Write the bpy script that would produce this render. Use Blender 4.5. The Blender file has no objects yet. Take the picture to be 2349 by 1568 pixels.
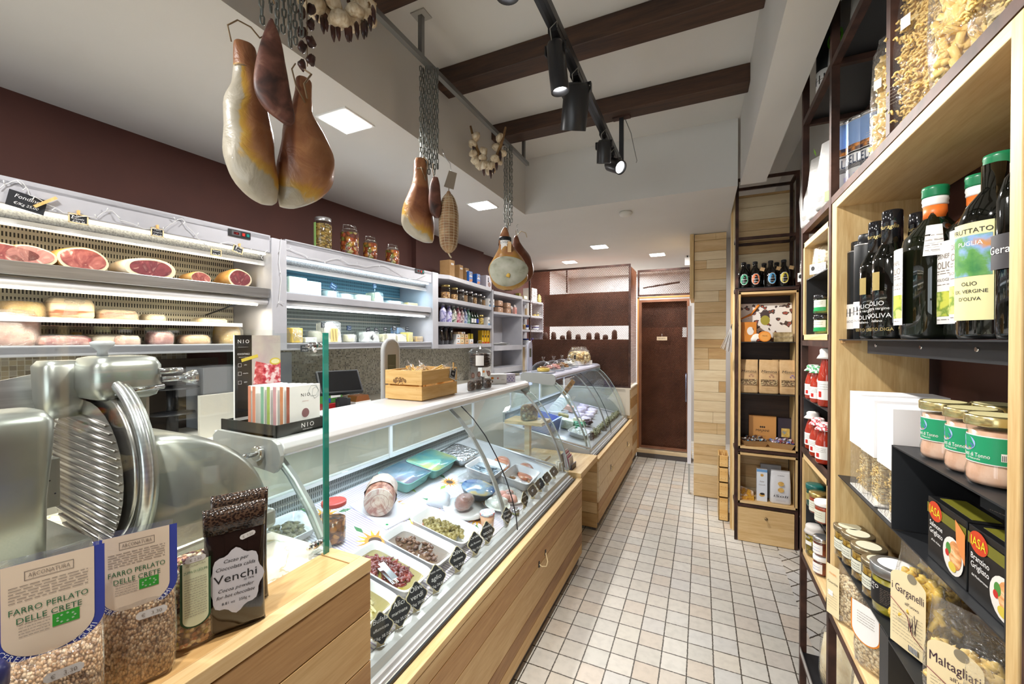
import bpy, math, random
import numpy as np
from mathutils import Matrix, Vector
PI=math.pi
rnd=random.Random(7)
sc=bpy.context.scene
COL=sc.collection
# ---------------------------------------------------------------- camera
CAMH=1.4795
cd=bpy.data.cameras.new('camera'); cam=bpy.data.objects.new('camera',cd); COL.objects.link(cam)
cam.location=(0,0,CAMH); cam.rotation_euler=(math.radians(90-.45),0,math.radians(24.66))
cd.sensor_width=36; cd.lens=946/2349*36; cd.clip_start=.02; cd.clip_end=60
sc.camera=cam
# ---------------------------------------------------------------- world (daylight as fill light, let in by the window added behind the camera)
w=bpy.data.worlds.new('daylight_fill'); sc.world=w; w.use_nodes=True
w.node_tree.nodes['Background'].inputs[0].default_value=(.93,.96,1,1)
w.node_tree.nodes['Background'].inputs[1].default_value=2.3
sc.view_settings.view_transform='Standard'; sc.view_settings.look='None'
sc.view_settings.gamma=1; sc.view_settings.exposure=0.74; sc.view_settings.use_curve_mapping=False
sc.cycles.use_denoising=True; sc.cycles.max_bounces=9; sc.cycles.diffuse_bounces=4; sc.cycles.glossy_bounces=4
sc.cycles.transparent_max_bounces=20; sc.cycles.transmission_bounces=4
sc.cycles.caustics_reflective=False; sc.cycles.caustics_refractive=False; sc.cycles.sample_clamp_indirect=6
sc.cycles.use_adaptive_sampling=True; sc.cycles.adaptive_threshold=.02
def area(name,loc,rot,size,power,col=(1,1,1),sy=None,spread=None):
    l=bpy.data.lights.new(name,'AREA'); l.energy=power; l.color=col; l.size=size
    if sy: l.shape='RECTANGLE'; l.size_y=sy
    if spread: l.spread=spread
    o=bpy.data.objects.new(name,l); o.location=loc; o.rotation_euler=rot; COL.objects.link(o); return o
# ceiling panels (x,y): the first five are in view, the last two are unseen, added to brighten the room
ZL=2.455; ZU=2.885
PANELS=[(-1.45,1.375),(-1.455,2.655),(-.983,4.357),(-.465,5.041),(-1.519,5.062),(-1.45,.1),(-1.45,-1.2)]
PP=[7,8,10,9,9,10,12]
for i,(x,y) in enumerate(PANELS):
    area('panel_light',(x,y,ZL-.012),(0,0,0),.15,PP[i],(1,.98,.96))
def spot(loc,tgt,power,ang=50,col=(1,.96,.9),blend=.6,r=.03):
    l=bpy.data.lights.new('track_spot_light','SPOT'); l.energy=power; l.color=col; l.spot_size=math.radians(ang); l.spot_blend=blend; l.shadow_soft_size=r
    o=bpy.data.objects.new('track_spot_light',l); o.location=loc
    o.rotation_euler=(Vector(tgt)-Vector(loc)).to_track_quat('-Z','Y').to_euler(); COL.objects.link(o); return o

# ---------------------------------------------------------------- pixel helper (photo coordinates onto a known plane)
_f=946.;_y=math.radians(-24.66);_p=math.radians(-.45)
_F=Vector((math.sin(_y)*math.cos(_p),math.cos(_y)*math.cos(_p),math.sin(_p)));_R=Vector((math.cos(_y),-math.sin(_y),0));_U=_R.cross(_F)
_C=Vector((0,0,CAMH))
def at(x,y,ax,v):
    d=_F+_R*((x-1174.5)/_f)-_U*((y-784)/_f); i='xyz'.index(ax); return _C+d*((v-_C[i])/d[i])
WA=math.radians(3.0); W0=Vector((-2.471,.625,0)); WU=Vector((math.sin(WA),math.cos(WA),0)); WN=Vector((math.cos(WA),-math.sin(WA),0))
def L(s,d,z=0): return W0+WU*s+WN*d+Vector((0,0,z))
def wat(x,y,d):
    q=_F+_R*((x-1174.5)/_f)-_U*((y-784)/_f); P0=W0+WN*d; t=(P0-_C).dot(WN)/q.dot(WN); p=_C+q*t; return ((p-W0).dot(WU),p.z)
# matrix: local x = out of the left wall (towards the aisle), local y = along the wall
WM=Matrix(((WN.x,WU.x,0,W0.x),(WN.y,WU.y,0,W0.y),(0,0,1,0),(0,0,0,1)))
WROT=-WA
# ---------------------------------------------------------------- materials
MATS={}
def nt(name):
    m=bpy.data.materials.new(name); m.use_nodes=True; t=m.node_tree
    return m,t,t.nodes['Principled BSDF'],t.nodes['Material Output']
def col4(c): return (c[0],c[1],c[2],1)
def hexc(h):
    h=h.lstrip('#'); r=[int(h[i:i+2],16)/255 for i in (0,2,4)]
    return tuple(((c+.055)/1.055)**2.4 if c>.04045 else c/12.92 for c in r)
def N(t,ty,**k):
    n=t.nodes.new(ty)
    for a,b in k.items():
        if a in n.inputs: n.inputs[a].default_value=b
        else: setattr(n,a,b)
    return n
def math_(t,op,a,b=None,c=None):
    n=t.nodes.new('ShaderNodeMath'); n.operation=op
    for i,v in enumerate((a,b,c)):
        if v is None: continue
        if isinstance(v,(int,float)): n.inputs[i].default_value=v
        else: t.links.new(v,n.inputs[i])
    return n.outputs[0]
def ramp(t,fac,stops,interp='LINEAR'):
    r=t.nodes.new('ShaderNodeValToRGB'); r.color_ramp.interpolation=interp
    e=r.color_ramp.elements
    while len(e)>1: e.remove(e[-1])
    e[0].position=stops[0][0]; e[0].color=col4(stops[0][1])
    for p,c in stops[1:]:
        q=e.new(p); q.color=col4(c)
    t.links.new(fac,r.inputs[0]); return r.outputs[0]
def coords(t,scale=(1,1,1),rot=(0,0,0),kind='Object'):
    tc=t.nodes.new('ShaderNodeTexCoord'); mp=t.nodes.new('ShaderNodeMapping')
    mp.inputs['Scale'].default_value=scale; mp.inputs['Rotation'].default_value=rot
    t.links.new(tc.outputs[kind],mp.inputs[0]); return mp.outputs[0]
def bump(t,b,h,strength=.3,dist=.002):
    n=t.nodes.new('ShaderNodeBump'); n.inputs['Strength'].default_value=strength; n.inputs['Distance'].default_value=dist
    t.links.new(h,n.inputs['Height']); t.links.new(n.outputs[0],b.inputs['Normal'])
def mat(name,c,rough=.5,metal=0,spec=.5,bs=0,bst=.3,bd=.002,emis=0,coat=0,ior=None):
    """plain colour, optional noise bump"""
    if name in MATS: return MATS[name]
    if isinstance(c,str): c=hexc(c)
    m,t,b,o=nt(name)
    b.inputs['Base Color'].default_value=col4(c); b.inputs['Roughness'].default_value=rough; b.inputs['Metallic'].default_value=metal
    b.inputs['Specular IOR Level'].default_value=spec; b.inputs['Coat Weight'].default_value=coat
    if emis: b.inputs['Emission Color'].default_value=col4(c); b.inputs['Emission Strength'].default_value=emis
    if bs:
        n=N(t,'ShaderNodeTexNoise',Scale=bs,Detail=4.0); t.links.new(coords(t),n.inputs[0]); bump(t,b,n.outputs[0],bst,bd)
    MATS[name]=m; return m
def noisy(name,stops,scale=20,rough=.5,detail=5,stretch=(1,1,1),bst=0,bd=.002,kind='noise',metal=0,spec=.5,coat=0,dist=0,rot=(0,0,0),interp='LINEAR'):
    if name in MATS: return MATS[name]
    m,t,b,o=nt(name); v=coords(t,stretch,rot)
    if kind=='noise':
        n=N(t,'ShaderNodeTexNoise',Scale=float(scale),Detail=float(detail),Distortion=float(dist)); t.links.new(v,n.inputs[0]); f=n.outputs[0]; h=f
    elif kind=='cells':   # random colour per voronoi cell
        n=N(t,'ShaderNodeTexVoronoi',Scale=float(scale)); t.links.new(v,n.inputs[0])
        s=N(t,'ShaderNodeSeparateColor'); t.links.new(n.outputs['Color'],s.inputs[0]); f=s.outputs[0]; h=math_(t,'MULTIPLY',n.outputs['Distance'],-1)
    elif kind=='dist':
        n=N(t,'ShaderNodeTexVoronoi',Scale=float(scale)); t.links.new(v,n.inputs[0]); f=n.outputs['Distance']; h=math_(t,'MULTIPLY',f,-1)
    stops=[(p,hexc(c) if isinstance(c,str) else c) for p,c in stops]
    r=ramp(t,f,stops,interp)
    if kind=='cells':  # darker gaps between the pieces
        g=ramp(t,n.outputs['Distance'],[(0,(1,1,1)),(.45,(1,1,1)),(.75,(.35,.3,.25))])
        mx=N(t,'ShaderNodeMix',data_type='RGBA',blend_type='MULTIPLY'); mx.inputs[0].default_value=1
        t.links.new(r,mx.inputs[6]); t.links.new(g,mx.inputs[7]); r=mx.outputs[2]
    t.links.new(r,b.inputs['Base Color']); b.inputs['Roughness'].default_value=rough; b.inputs['Metallic'].default_value=metal
    b.inputs['Specular IOR Level'].default_value=spec; b.inputs['Coat Weight'].default_value=coat
    if bst: bump(t,b,h,bst,bd)
    MATS[name]=m; return m
def wood(name,a,b_,axis='y',scale=1.0,rough=.55,c3=None):
    """grain running along axis"""
    if name in MATS: return MATS[name]
    a=hexc(a) if isinstance(a,str) else a; b_=hexc(b_) if isinstance(b_,str) else b_
    m,t,b,o=nt(name); st={'x':(1.2,14,14),'y':(14,1.2,14),'z':(14,14,1.2)}[axis]
    v=coords(t,tuple(q*scale for q in st))
    n=N(t,'ShaderNodeTexNoise',Scale=2.2,Detail=6.0,Distortion=1.1); t.links.new(v,n.inputs[0])
    v2=coords(t,tuple(q*scale*6 for q in st)); n2=N(t,'ShaderNodeTexNoise',Scale=3.0,Detail=3.0); t.links.new(v2,n2.inputs[0])
    f=math_(t,'ADD',math_(t,'MULTIPLY',n.outputs[0],.7),math_(t,'MULTIPLY',n2.outputs[0],.3))
    r=ramp(t,f,[(.33,b_),(.62,a)]); t.links.new(r,b.inputs['Base Color']); b.inputs['Roughness'].default_value=rough
    bump(t,b,f,.12,.001); MATS[name]=m; return m
def tilemat(name,pitch,grout,cols,grout_c,ax=(0,1),rot=0.0,off=(0,0),rough=.5,mott=.08,bst=.4):
    m,t,b,o=nt(name); tc=t.nodes.new('ShaderNodeTexCoord'); mp=t.nodes.new('ShaderNodeMapping')
    mp.inputs['Rotation'].default_value=(0,0,rot); t.links.new(tc.outputs['Object'],mp.inputs[0])
    s=N(t,'ShaderNodeSeparateXYZ'); t.links.new(mp.outputs[0] if ax==(0,1) else tc.outputs['Object'],s.inputs[0])
    u=math_(t,'DIVIDE',math_(t,'ADD',s.outputs[ax[0]],off[0]),pitch); v=math_(t,'DIVIDE',math_(t,'ADD',s.outputs[ax[1]],off[1]),pitch)
    nz=N(t,'ShaderNodeTexNoise',Scale=90.0,Detail=2.0); t.links.new(tc.outputs['Object'],nz.inputs[0])
    wob=math_(t,'MULTIPLY',math_(t,'SUBTRACT',nz.outputs[0],.5),grout*.9/pitch)
    fu=math_(t,'ABSOLUTE',math_(t,'SUBTRACT',math_(t,'FRACT',u),.5)); fv=math_(t,'ABSOLUTE',math_(t,'SUBTRACT',math_(t,'FRACT',v),.5))
    e=math_(t,'ADD',math_(t,'MAXIMUM',fu,fv),wob)
    g=math_(t,'SMOOTHSTEP' if False else 'GREATER_THAN',e,.5-grout/pitch/2)
    cx=N(t,'ShaderNodeCombineXYZ'); t.links.new(math_(t,'FLOOR',u),cx.inputs[0]); t.links.new(math_(t,'FLOOR',v),cx.inputs[1])
    wn=N(t,'ShaderNodeTexWhiteNoise'); t.links.new(cx.outputs[0],wn.inputs[0])
    k=len(cols); c=ramp(t,wn.outputs['Value'],[(i/k,hexc(q)) for i,q in enumerate(cols)],'CONSTANT' if mott==0 else 'LINEAR')
    n2=N(t,'ShaderNodeTexNoise',Scale=28.0,Detail=6.0); t.links.new(tc.outputs['Object'],n2.inputs[0])
    mo=ramp(t,n2.outputs[0],[(.3,(1-mott*1.6,)*3),(.55,(1,1,1))])
    mx=N(t,'ShaderNodeMix',data_type='RGBA',blend_type='MULTIPLY'); mx.inputs[0].default_value=1; t.links.new(c,mx.inputs[6]); t.links.new(mo,mx.inputs[7])
    m2=N(t,'ShaderNodeMix',data_type='RGBA'); t.links.new(g,m2.inputs[0]); t.links.new(mx.outputs[2],m2.inputs[6]); m2.inputs[7].default_value=col4(hexc(grout_c))
    t.links.new(m2.outputs[2],b.inputs['Base Color']); b.inputs['Roughness'].default_value=rough
    bump(t,b,math_(t,'SUBTRACT',1,g),bst,.002); MATS[name]=m; return m
def glassmat(name,tint=(.93,.97,.96),refl=1.0,body=0.0,bodyc=(.8,.85,.85),rough=0.0,bs=0,bst=.2):
    """thin clear sheet: transparent with fresnel reflection"""
    m,t,b,o=nt(name); t.nodes.remove(b)
    tr=N(t,'ShaderNodeBsdfTransparent'); tr.inputs[0].default_value=col4(tint)
    gl=N(t,'ShaderNodeBsdfGlossy'); gl.inputs['Roughness'].default_value=rough; gl.inputs[0].default_value=(1,1,1,1)
    fr=N(t,'ShaderNodeLayerWeight'); fr.inputs[0].default_value=.5
    if bs:
        n=N(t,'ShaderNodeTexNoise',Scale=float(bs),Detail=3.0,Distortion=1.0); t.links.new(coords(t),n.inputs[0])
        bp=N(t,'ShaderNodeBump'); bp.inputs['Strength'].default_value=bst; bp.inputs['Distance'].default_value=.01
        t.links.new(n.outputs[0],bp.inputs['Height']); t.links.new(bp.outputs[0],gl.inputs['Normal']); t.links.new(bp.outputs[0],fr.inputs['Normal'])
    fc=math_(t,'ADD',math_(t,'MULTIPLY',math_(t,'POWER',fr.outputs['Facing'],4.5),.9*min(1,refl)),.045*refl)
    mx=N(t,'ShaderNodeMixShader'); t.links.new(fc,mx.inputs[0]); t.links.new(tr.outputs[0],mx.inputs[1]); t.links.new(gl.outputs[0],mx.inputs[2])
    out=mx.outputs[0]
    if body:
        df=N(t,'ShaderNodeBsdfDiffuse'); df.inputs[0].default_value=col4(bodyc)
        m2=N(t,'ShaderNodeMixShader'); m2.inputs[0].default_value=body; t.links.new(out,m2.inputs[1]); t.links.new(df.outputs[0],m2.inputs[2]); out=m2.outputs[0]
    t.links.new(out,o.inputs[0]); MATS[name]=m; return m
def slotmat(name,base,hole,pu,pv,fu=.5,fv=.75,ax=(1,2),rough=.4,ou=0,ov=0,band=0,bandf=0):
    """sheet metal with punched slots"""
    m,t,b,o=nt(name); tc=t.nodes.new('ShaderNodeTexCoord'); s=N(t,'ShaderNodeSeparateXYZ'); t.links.new(tc.outputs['Object'],s.inputs[0])
    u=math_(t,'FRACT',math_(t,'DIVIDE',math_(t,'ADD',s.outputs[ax[0]],ou),pu)); v=math_(t,'FRACT',math_(t,'DIVIDE',math_(t,'ADD',s.outputs[ax[1]],ov),pv))
    g=math_(t,'MULTIPLY',math_(t,'LESS_THAN',u,fu),math_(t,'LESS_THAN',v,fv))
    if band: g=math_(t,'MULTIPLY',g,math_(t,'LESS_THAN',math_(t,'FRACT',math_(t,'DIVIDE',s.outputs[ax[1]],band)),bandf))
    m2=N(t,'ShaderNodeMix',data_type='RGBA'); t.links.new(g,m2.inputs[0]); m2.inputs[6].default_value=col4(hexc(base)); m2.inputs[7].default_value=col4(hexc(hole))
    t.links.new(m2.outputs[2],b.inputs['Base Color']); b.inputs['Roughness'].default_value=rough
    bump(t,b,math_(t,'SUBTRACT',1,g),.5,.001); MATS[name]=m; return m
# ---------------------------------------------------------------- mesh builder
_TX={}
def textgeo(s,spacing=1.0):
    k=(s,spacing)
    if k in _TX: return _TX[k]
    cu=bpy.data.curves.new('lettering','FONT'); cu.body=s; cu.size=1; cu.resolution_u=2; cu.space_character=spacing; cu.align_x='CENTER'; cu.space_line=.95
    ob=bpy.data.objects.new('lettering',cu); COL.objects.link(ob); dg=bpy.context.evaluated_depsgraph_get(); dg.update()
    me=bpy.data.meshes.new_from_object(ob.evaluated_get(dg))
    V=np.array([v.co[:] for v in me.vertices]) if len(me.vertices) else np.zeros((0,3)); F=[tuple(p.vertices) for p in me.polygons]
    bpy.data.objects.remove(ob); bpy.data.curves.remove(cu); bpy.data.meshes.remove(me)
    if len(V): V=V-np.array([0,(V[:,1].max()+V[:,1].min())/2,0])
    _TX[k]=(V,F); return _TX[k]
class MB:
    def __init__(s,M=None): s.V=[];s.F=[];s.m=[];s.sm=[];s.n=0;s.mats=[];s.M=M
    def mi(s,m):
        if m not in s.mats: s.mats.append(m)
        return s.mats.index(m)
    def add(s,V,F,m,smooth=False,M=None):
        V=np.asarray(V,float).reshape(-1,3)
        for T in (M,s.M):
            if T is not None:
                A=np.array(T); V=V@A[:3,:3].T+A[:3,3]
        s.V.append(V); k=s.mi(m)
        for f in F: s.F.append(tuple(i+s.n for i in f)); s.m.append(k); s.sm.append(smooth)
        s.n+=len(V); return s
    def box(s,x0,y0,z0,x1,y1,z1,m,M=None):
        V=[(x,y,z) for z in (z0,z1) for y in (y0,y1) for x in (x0,x1)]
        return s.add(V,[(0,2,3,1),(4,5,7,6),(0,1,5,4),(2,6,7,3),(0,4,6,2),(1,3,7,5)],m,False,M)
    def cbox(s,c,d,m,M=None): return s.box(c[0]-d[0]/2,c[1]-d[1]/2,c[2]-d[2]/2,c[0]+d[0]/2,c[1]+d[1]/2,c[2]+d[2]/2,m,M)
    def quad(s,a,b,c,d,m,M=None): return s.add([a,b,c,d],[(0,1,2,3)],m,False,M)
    def lathe(s,prof,m,c=(0,0,0),n=20,M=None,cap=True,sx=1,sy=1,sq=0):
        V=[];F=[]
        for r,z in prof:
            for i in range(n):
                a=2*PI*(i+.5)/n; k=1
                if sq: k=1/max(abs(math.cos(a)),abs(math.sin(a)))*sq+(1-sq)
                V.append((c[0]+r*k*math.cos(a)*sx,c[1]+r*k*math.sin(a)*sy,c[2]+z))
        for j in range(len(prof)-1):
            for i in range(n): a=j*n+i;b=j*n+(i+1)%n; F.append((a,b,b+n,a+n))
        if cap:
            F.append(tuple(range(n))[::-1]); k=(len(prof)-1)*n; F.append(tuple(range(k,k+n)))
        s.add(V,F,m,True,M); 
        if cap: s.sm[-1]=False; s.sm[-2]=False
        return s
    def cyl(s,p0,p1,r,m,r1=None,n=12,M=None,cap=True):
        p0=Vector(p0);p1=Vector(p1); d=p1-p0; T=Matrix.Translation(p0)@d.to_track_quat('Z','Y').to_matrix().to_4x4()
        if M is not None: T=M@T
        return s.lathe([(r,0),(r if r1 is None else r1,d.length)],m,n=n,M=T,cap=cap)
    def tube(s,pts,r,m,n=6,closed=False,M=None,rr=None):
        P=[Vector(p) for p in pts]; V=[];F=[];k=len(P); up=None
        for i,p in enumerate(P):
            a=P[(i-1)%k] if (closed or i>0) else p; b=P[(i+1)%k] if (closed or i<k-1) else p
            t=(b-a).normalized()
            if up is None: up=Vector((0,0,1)) if abs(t.z)<.9 else Vector((1,0,0))
            x=t.cross(up).normalized(); up=x.cross(t).normalized(); q=r if rr is None else rr[i]
            for j in range(n):
                g=2*PI*j/n; V.append(p+x*math.cos(g)*q+up*math.sin(g)*q)
        for i in range(k if closed else k-1):
            for j in range(n):
                a=i*n+j;b=i*n+(j+1)%n;c=((i+1)%k)*n+(j+1)%n;d=((i+1)%k)*n+j; F.append((a,b,c,d))
        if not closed: F.append(tuple(range(n))[::-1]); F.append(tuple(range((k-1)*n,k*n)))
        return s.add([tuple(v) for v in V],F,m,True,M)
    def prism(s,poly,z0,z1,m,M=None,smooth=False):
        n=len(poly); V=[(x,y,z0) for x,y in poly]+[(x,y,z1) for x,y in poly]
        F=[tuple(range(n))[::-1],tuple(range(n,2*n))]+[(i,(i+1)%n,(i+1)%n+n,i+n) for i in range(n)]
        return s.add(V,F,m,smooth,M)
    def grid(s,fn,nu,nv,m,smooth=True,M=None,wrap=False):
        V=[fn(i/(nu-1) if not wrap else i/nu,j/(nv-1)) for j in range(nv) for i in range(nu)]; F=[]
        for j in range(nv-1):
            for i in range(nu if wrap else nu-1):
                a=j*nu+i;b=j*nu+(i+1)%nu; F.append((a,b,b+nu,a+nu))
        return s.add(V,F,m,smooth,M)
    def text(s,st,size,m,M,spacing=1.0,width=None,shear=0):
        V,F=textgeo(st,spacing)
        if not len(V): return s
        V=V*size
        if width:
            k=width/max(1e-6,V[:,0].max()-V[:,0].min()); V=V*np.array([k,1,1])
        if shear: V=V+np.stack([V[:,1]*shear,0*V[:,0],0*V[:,0]],1)
        return s.add(V,F,m,False,M)
    def blob(s,c,r,m,n=8,k=6,seed=0,amp=.15,M=None):
        """lumpy ellipsoid; r is a 3-tuple"""
        R=random.Random(seed); V=[];F=[]
        ph=[R.uniform(0,6.28) for _ in range(6)]
        for j in range(k+1):
            b=-PI/2+PI*j/k
            for i in range(n):
                a=2*PI*i/n; q=1+amp*(math.sin(2*a+ph[0])*math.cos(b)+math.sin(3*b+ph[1]+a)+.5*math.sin(5*a+ph[2]+3*b))/2
                V.append((c[0]+r[0]*q*math.cos(a)*math.cos(b),c[1]+r[1]*q*math.sin(a)*math.cos(b),c[2]+r[2]*q*math.sin(b)))
        for j in range(k):
            for i in range(n): a=j*n+i;b=j*n+(i+1)%n; F.append((a,b,b+n,a+n))
        return s.add(V,F,m,True,M)
    def build(s,name,parent=None,loc=None,rot=None,bev=0,seg=2,label=None,M=None):
        me=bpy.data.meshes.new(name); V=np.concatenate(s.V) if s.V else np.zeros((0,3))
        me.from_pydata([tuple(v) for v in V.tolist()],[],s.F)
        for mm in s.mats: me.materials.append(mm)
        me.polygons.foreach_set('material_index',s.m); me.polygons.foreach_set('use_smooth',s.sm); me.update()
        o=bpy.data.objects.new(name,me); COL.objects.link(o)
        if parent is not None: o.parent=parent
        if loc is not None: o.location=loc
        if rot is not None: o.rotation_euler=rot if not isinstance(rot,(int,float)) else (0,0,rot)
        if M is not None: o.matrix_local=M
        if bev:
            b=o.modifiers.new('bevel','BEVEL'); b.width=bev; b.segments=seg; b.limit_method='ANGLE'; b.angle_limit=math.radians(35)
        if label: o['label']=label
        return o
def tag(o,label,cat,group=None,kind=None):
    if label: o['label']=label
    if cat: o['category']=cat
    if group: o['group']=group
    if kind: o['kind']=kind
    return o
def thing(name,label,cat,loc=(0,0,0),rz=0,group=None,rot=None):
    o=bpy.data.objects.new(name,None); COL.objects.link(o); o.location=loc; o.rotation_euler=rot if rot else (0,0,rz); o.empty_display_size=.05
    return tag(o,label,cat,group)
def struct(name,mb,**k): return tag(mb.build(name,**k),None,None,None,'structure')
def kids(o): return [c for c in COL.objects if c.parent==o]
_KID={}
def dup(root,loc=None,rz=None,label=None,group=None,rot=None,scale=None,swap=None):
    """copy of a thing with copies of its parts and sub-parts; swap replaces one material by another"""
    def sw(c):
        if swap and c.data is not None:
            hit=[i for i,q in enumerate(c.data.materials) if q in swap]
            if hit:
                c.data=c.data.copy()
                for i in hit: c.data.materials[i]=swap[c.data.materials[i]]
    r=root.copy(); COL.objects.link(r); sw(r)
    if loc is not None: r.location=loc
    if rz is not None: r.rotation_euler=(0,0,rz)
    if rot is not None: r.rotation_euler=rot
    if scale is not None: r.scale=scale if not isinstance(scale,(int,float)) else (scale,)*3
    if label: r['label']=label
    if group: r['group']=group
    for ch in root.children:
        c=ch.copy(); COL.objects.link(c); c.parent=r; sw(c)
        for g in ch.children:
            d=g.copy(); COL.objects.link(d); d.parent=c; sw(d)
    return r
def T(x,y,z): return Matrix.Translation((x,y,z))
def Rz(a): return Matrix.Rotation(a,4,'Z')
def Rx(a): return Matrix.Rotation(a,4,'X')
def Ry(a): return Matrix.Rotation(a,4,'Y')
def FACE(x,y,z,rz=0,tilt=0):
    """matrix for writing upright on a face; rz=0 reads when looking along +Y (face normal -Y); rz=90deg: normal +X; rz=-90deg: normal -X"""
    return T(x,y,z)@Rz(rz)@Rx(PI/2-tilt)
WHITE=mat('white_paint',(.8,.8,.79),.5)
CEIL=noisy('ceiling_paint',[(.3,(.66,.645,.615)),(.7,(.70,.685,.655))],2.2,.8,bst=.05)
BROWN=noisy('maroon_wall_paint',[(.3,'#4c2c26'),(.7,'#573229')],3,.75,bst=.08)
LACQ=mat('white_lacquer',(.86,.86,.87),.3,coat=.3)
LACQ2=noisy('white_shelf_paint',[(.3,'#b0b0b6'),(.7,'#bebec4')],6,.4)
STEEL=noisy('brushed_steel',[(.3,(.50,.51,.52)),(.7,(.66,.67,.68))],6,.28,stretch=(1,1,20),metal=.9)
STEELP=mat('polished_steel',(.72,.73,.74),.12,1)
ALU=mat('cast_aluminium',(.60,.61,.60),.32,.85,bs=300,bst=.05)
ALUW=mat('satin_aluminium',(.80,.81,.82),.3,.35)
GREYM=mat('grey_enamel',(.42,.43,.42),.42,.2)
GREYP=mat('grey_plastic',(.50,.51,.52),.35)
RUST=noisy('rusty_iron',[(.3,'#2b1b15'),(.55,'#4a3027'),(.75,'#5e4034')],14,.6,metal=.35,bst=.15,bd=.001)
RUSTM=noisy('rusty_expanded_metal',[(.3,'#7d5340'),(.6,'#9c6d54'),(.8,'#b07f64')],5,.5,metal=.35)
BLACKM=mat('black_sheet_metal',(.028,.03,.034),.42,.4,bs=40,bst=.03)
BLACK=mat('black_plastic',(.018,.018,.02),.35)
BLACKG=mat('black_gloss',(.012,.012,.014),.08,coat=.5)
PLINTH=mat('grey_plinth',(.12,.105,.105),.4,.3)
BEAM=wood('stained_beam_wood','#4a301f','#27170e','x',.6,.6)
OAKX=wood('pale_oak_x','#e0c08c','#c9a269','x'); OAKY=wood('pale_oak_y','#e3c795','#cfa972','y'); OAKZ=wood('pale_oak_z','#dcc08a','#c09a62','z')
OAKE=mat('oak_edge','#ecd7a8',.5)
PLA=wood('plank_oak_light','#cfae7b','#b58d58','y',.8); PLB=wood('plank_oak_mid','#c09763','#a07443','y',.8); PLC=wood('plank_oak_dark','#a67c4d','#835a33','y',.8); PLD=wood('plank_oak_honey','#d9b67f','#bf955c','y',.8)
PXA=wood('plank_pale','#efdcb8','#dcc298','x',.8); PXB=wood('plank_beige','#e2c596','#cba673','x',.8); PXC=wood('plank_tan','#d0ab76','#b58c58','x',.8)
PINE=wood('pine_crate_wood','#efc987','#dba95f','y',.9,.5); PINEX=wood('pine_crate_wood_x','#eec886','#d9a65c','x',.9,.5)
DKWOOD=wood('dark_stained_plank','#4a3427','#33231a','x',.8)
GLASS=glassmat('clear_glass',(.96,.985,.98),.8)
GLASSB=glassmat('display_glass',(.93,.975,.975),.8,.02,(.7,.85,.88))
GLASSJ=glassmat('jar_glass',(.97,.98,.97),.9)
GEDGE=mat('green_glass_edge','#1f7a6c',.15,emis=0,coat=.5)
FILM=glassmat('clear_film',(.985,.985,.98),1.6,.03,(.9,.9,.9),.10,60,.7)
FILMP=glassmat('film_tight',(.975,.975,.97),2.2,.08,(.95,.95,.92),.08,110,1.0)
PAPER=mat('white_paper','#f3f2f0',.6); PAPERC=mat('cream_paper','#ead9ae',.65); INK=mat('black_ink','#1b1a1c',.6); CHALKB=mat('chalkboard','#1d1f24',.75); CHALK=mat('chalk_writing','#e9e9ea',.8)
KRAFT=noisy('kraft_paper',[(.3,'#cda674'),(.7,'#dcb988')],30,.65); CARD=noisy('brown_cardboard',[(.3,'#a07a4c'),(.7,'#b38d5e')],12,.7)
GOLD=mat('gold_lid',(.75,.58,.22),.22,.9); SILV=mat('silver_lid',(.65,.65,.66),.22,.9); RED=mat('red_print','#c32a22',.4); GREEN=mat('green_print','#1f9a55',.4); BLUE=mat('blue_print','#3a4fae',.4)
CHAINM=mat('galvanised_chain',(.21,.22,.205),.42,.7); STRING=mat('jute_string','#8a7458',.8,bs=300,bst=.5); WIRE=mat('clear_wire',(.72,.72,.72),.35)
CERAM=mat('white_ceramic',(.84,.85,.86),.18,coat=.3); TEAL=mat('teal_ceramic','#7dbdb0',.25,coat=.3)
LEDW=mat('warm_led_strip',(1,.93,.75),.4,emis=3); LEDC=mat('cool_led_strip',(.86,.95,1),.4,emis=2.5); PANEL=mat('lit_panel',(1,1,.99),.4,emis=6); LEDS=mat('spot_lens',(1,1,1),.4,emis=25)
# ---------------------------------------------------------------- makers; every one is built with its front towards local -Y
LEFT=PI/2+WROT; CUST=PI/2; RIGHT=-PI/2; FRONT=0.0
def loft(b,rings,m,n=20,e=.5,M=None,jit=0,seed=0,cap=True):
    """rings: (z, width, depth, yoffset); super-ellipse section"""
    R=random.Random(seed); V=[];F=[]
    for r in rings:
        z,w_,d_=r[:3]; yo=r[3] if len(r)>3 else 0
        for i in range(n):
            a=2*PI*i/n; c,s_=math.cos(a),math.sin(a)
            V.append((math.copysign(abs(c)**e,c)*w_/2+R.uniform(-jit,jit),math.copysign(abs(s_)**e,s_)*d_/2+yo+R.uniform(-jit,jit),z+R.uniform(-jit,jit)*.5))
    for j in range(len(rings)-1):
        for i in range(n): a=j*n+i;c=j*n+(i+1)%n; F.append((a,c,c+n,a+n))
    if cap: F.append(tuple(range(n))[::-1]); k=(len(rings)-1)*n; F.append(tuple(range(k,k+n)))
    return b.add(V,F,m,True,M)
def patch(b,r,z0,z1,a0,a1,m,n=10,M=None,rtop=None):
    """curved label on a cylinder; angle 0 is the front (-Y)"""
    V=[];F=[]
    for z,q in ((z0,r),(z1,rtop or r)):
        for i in range(n+1):
            a=a0+(a1-a0)*i/n; V.append((q*math.sin(a),-q*math.cos(a),z))
    for i in range(n): F.append((i,i+1,i+n+2,i+n+1))
    return b.add(V,F,m,True,M)
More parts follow.
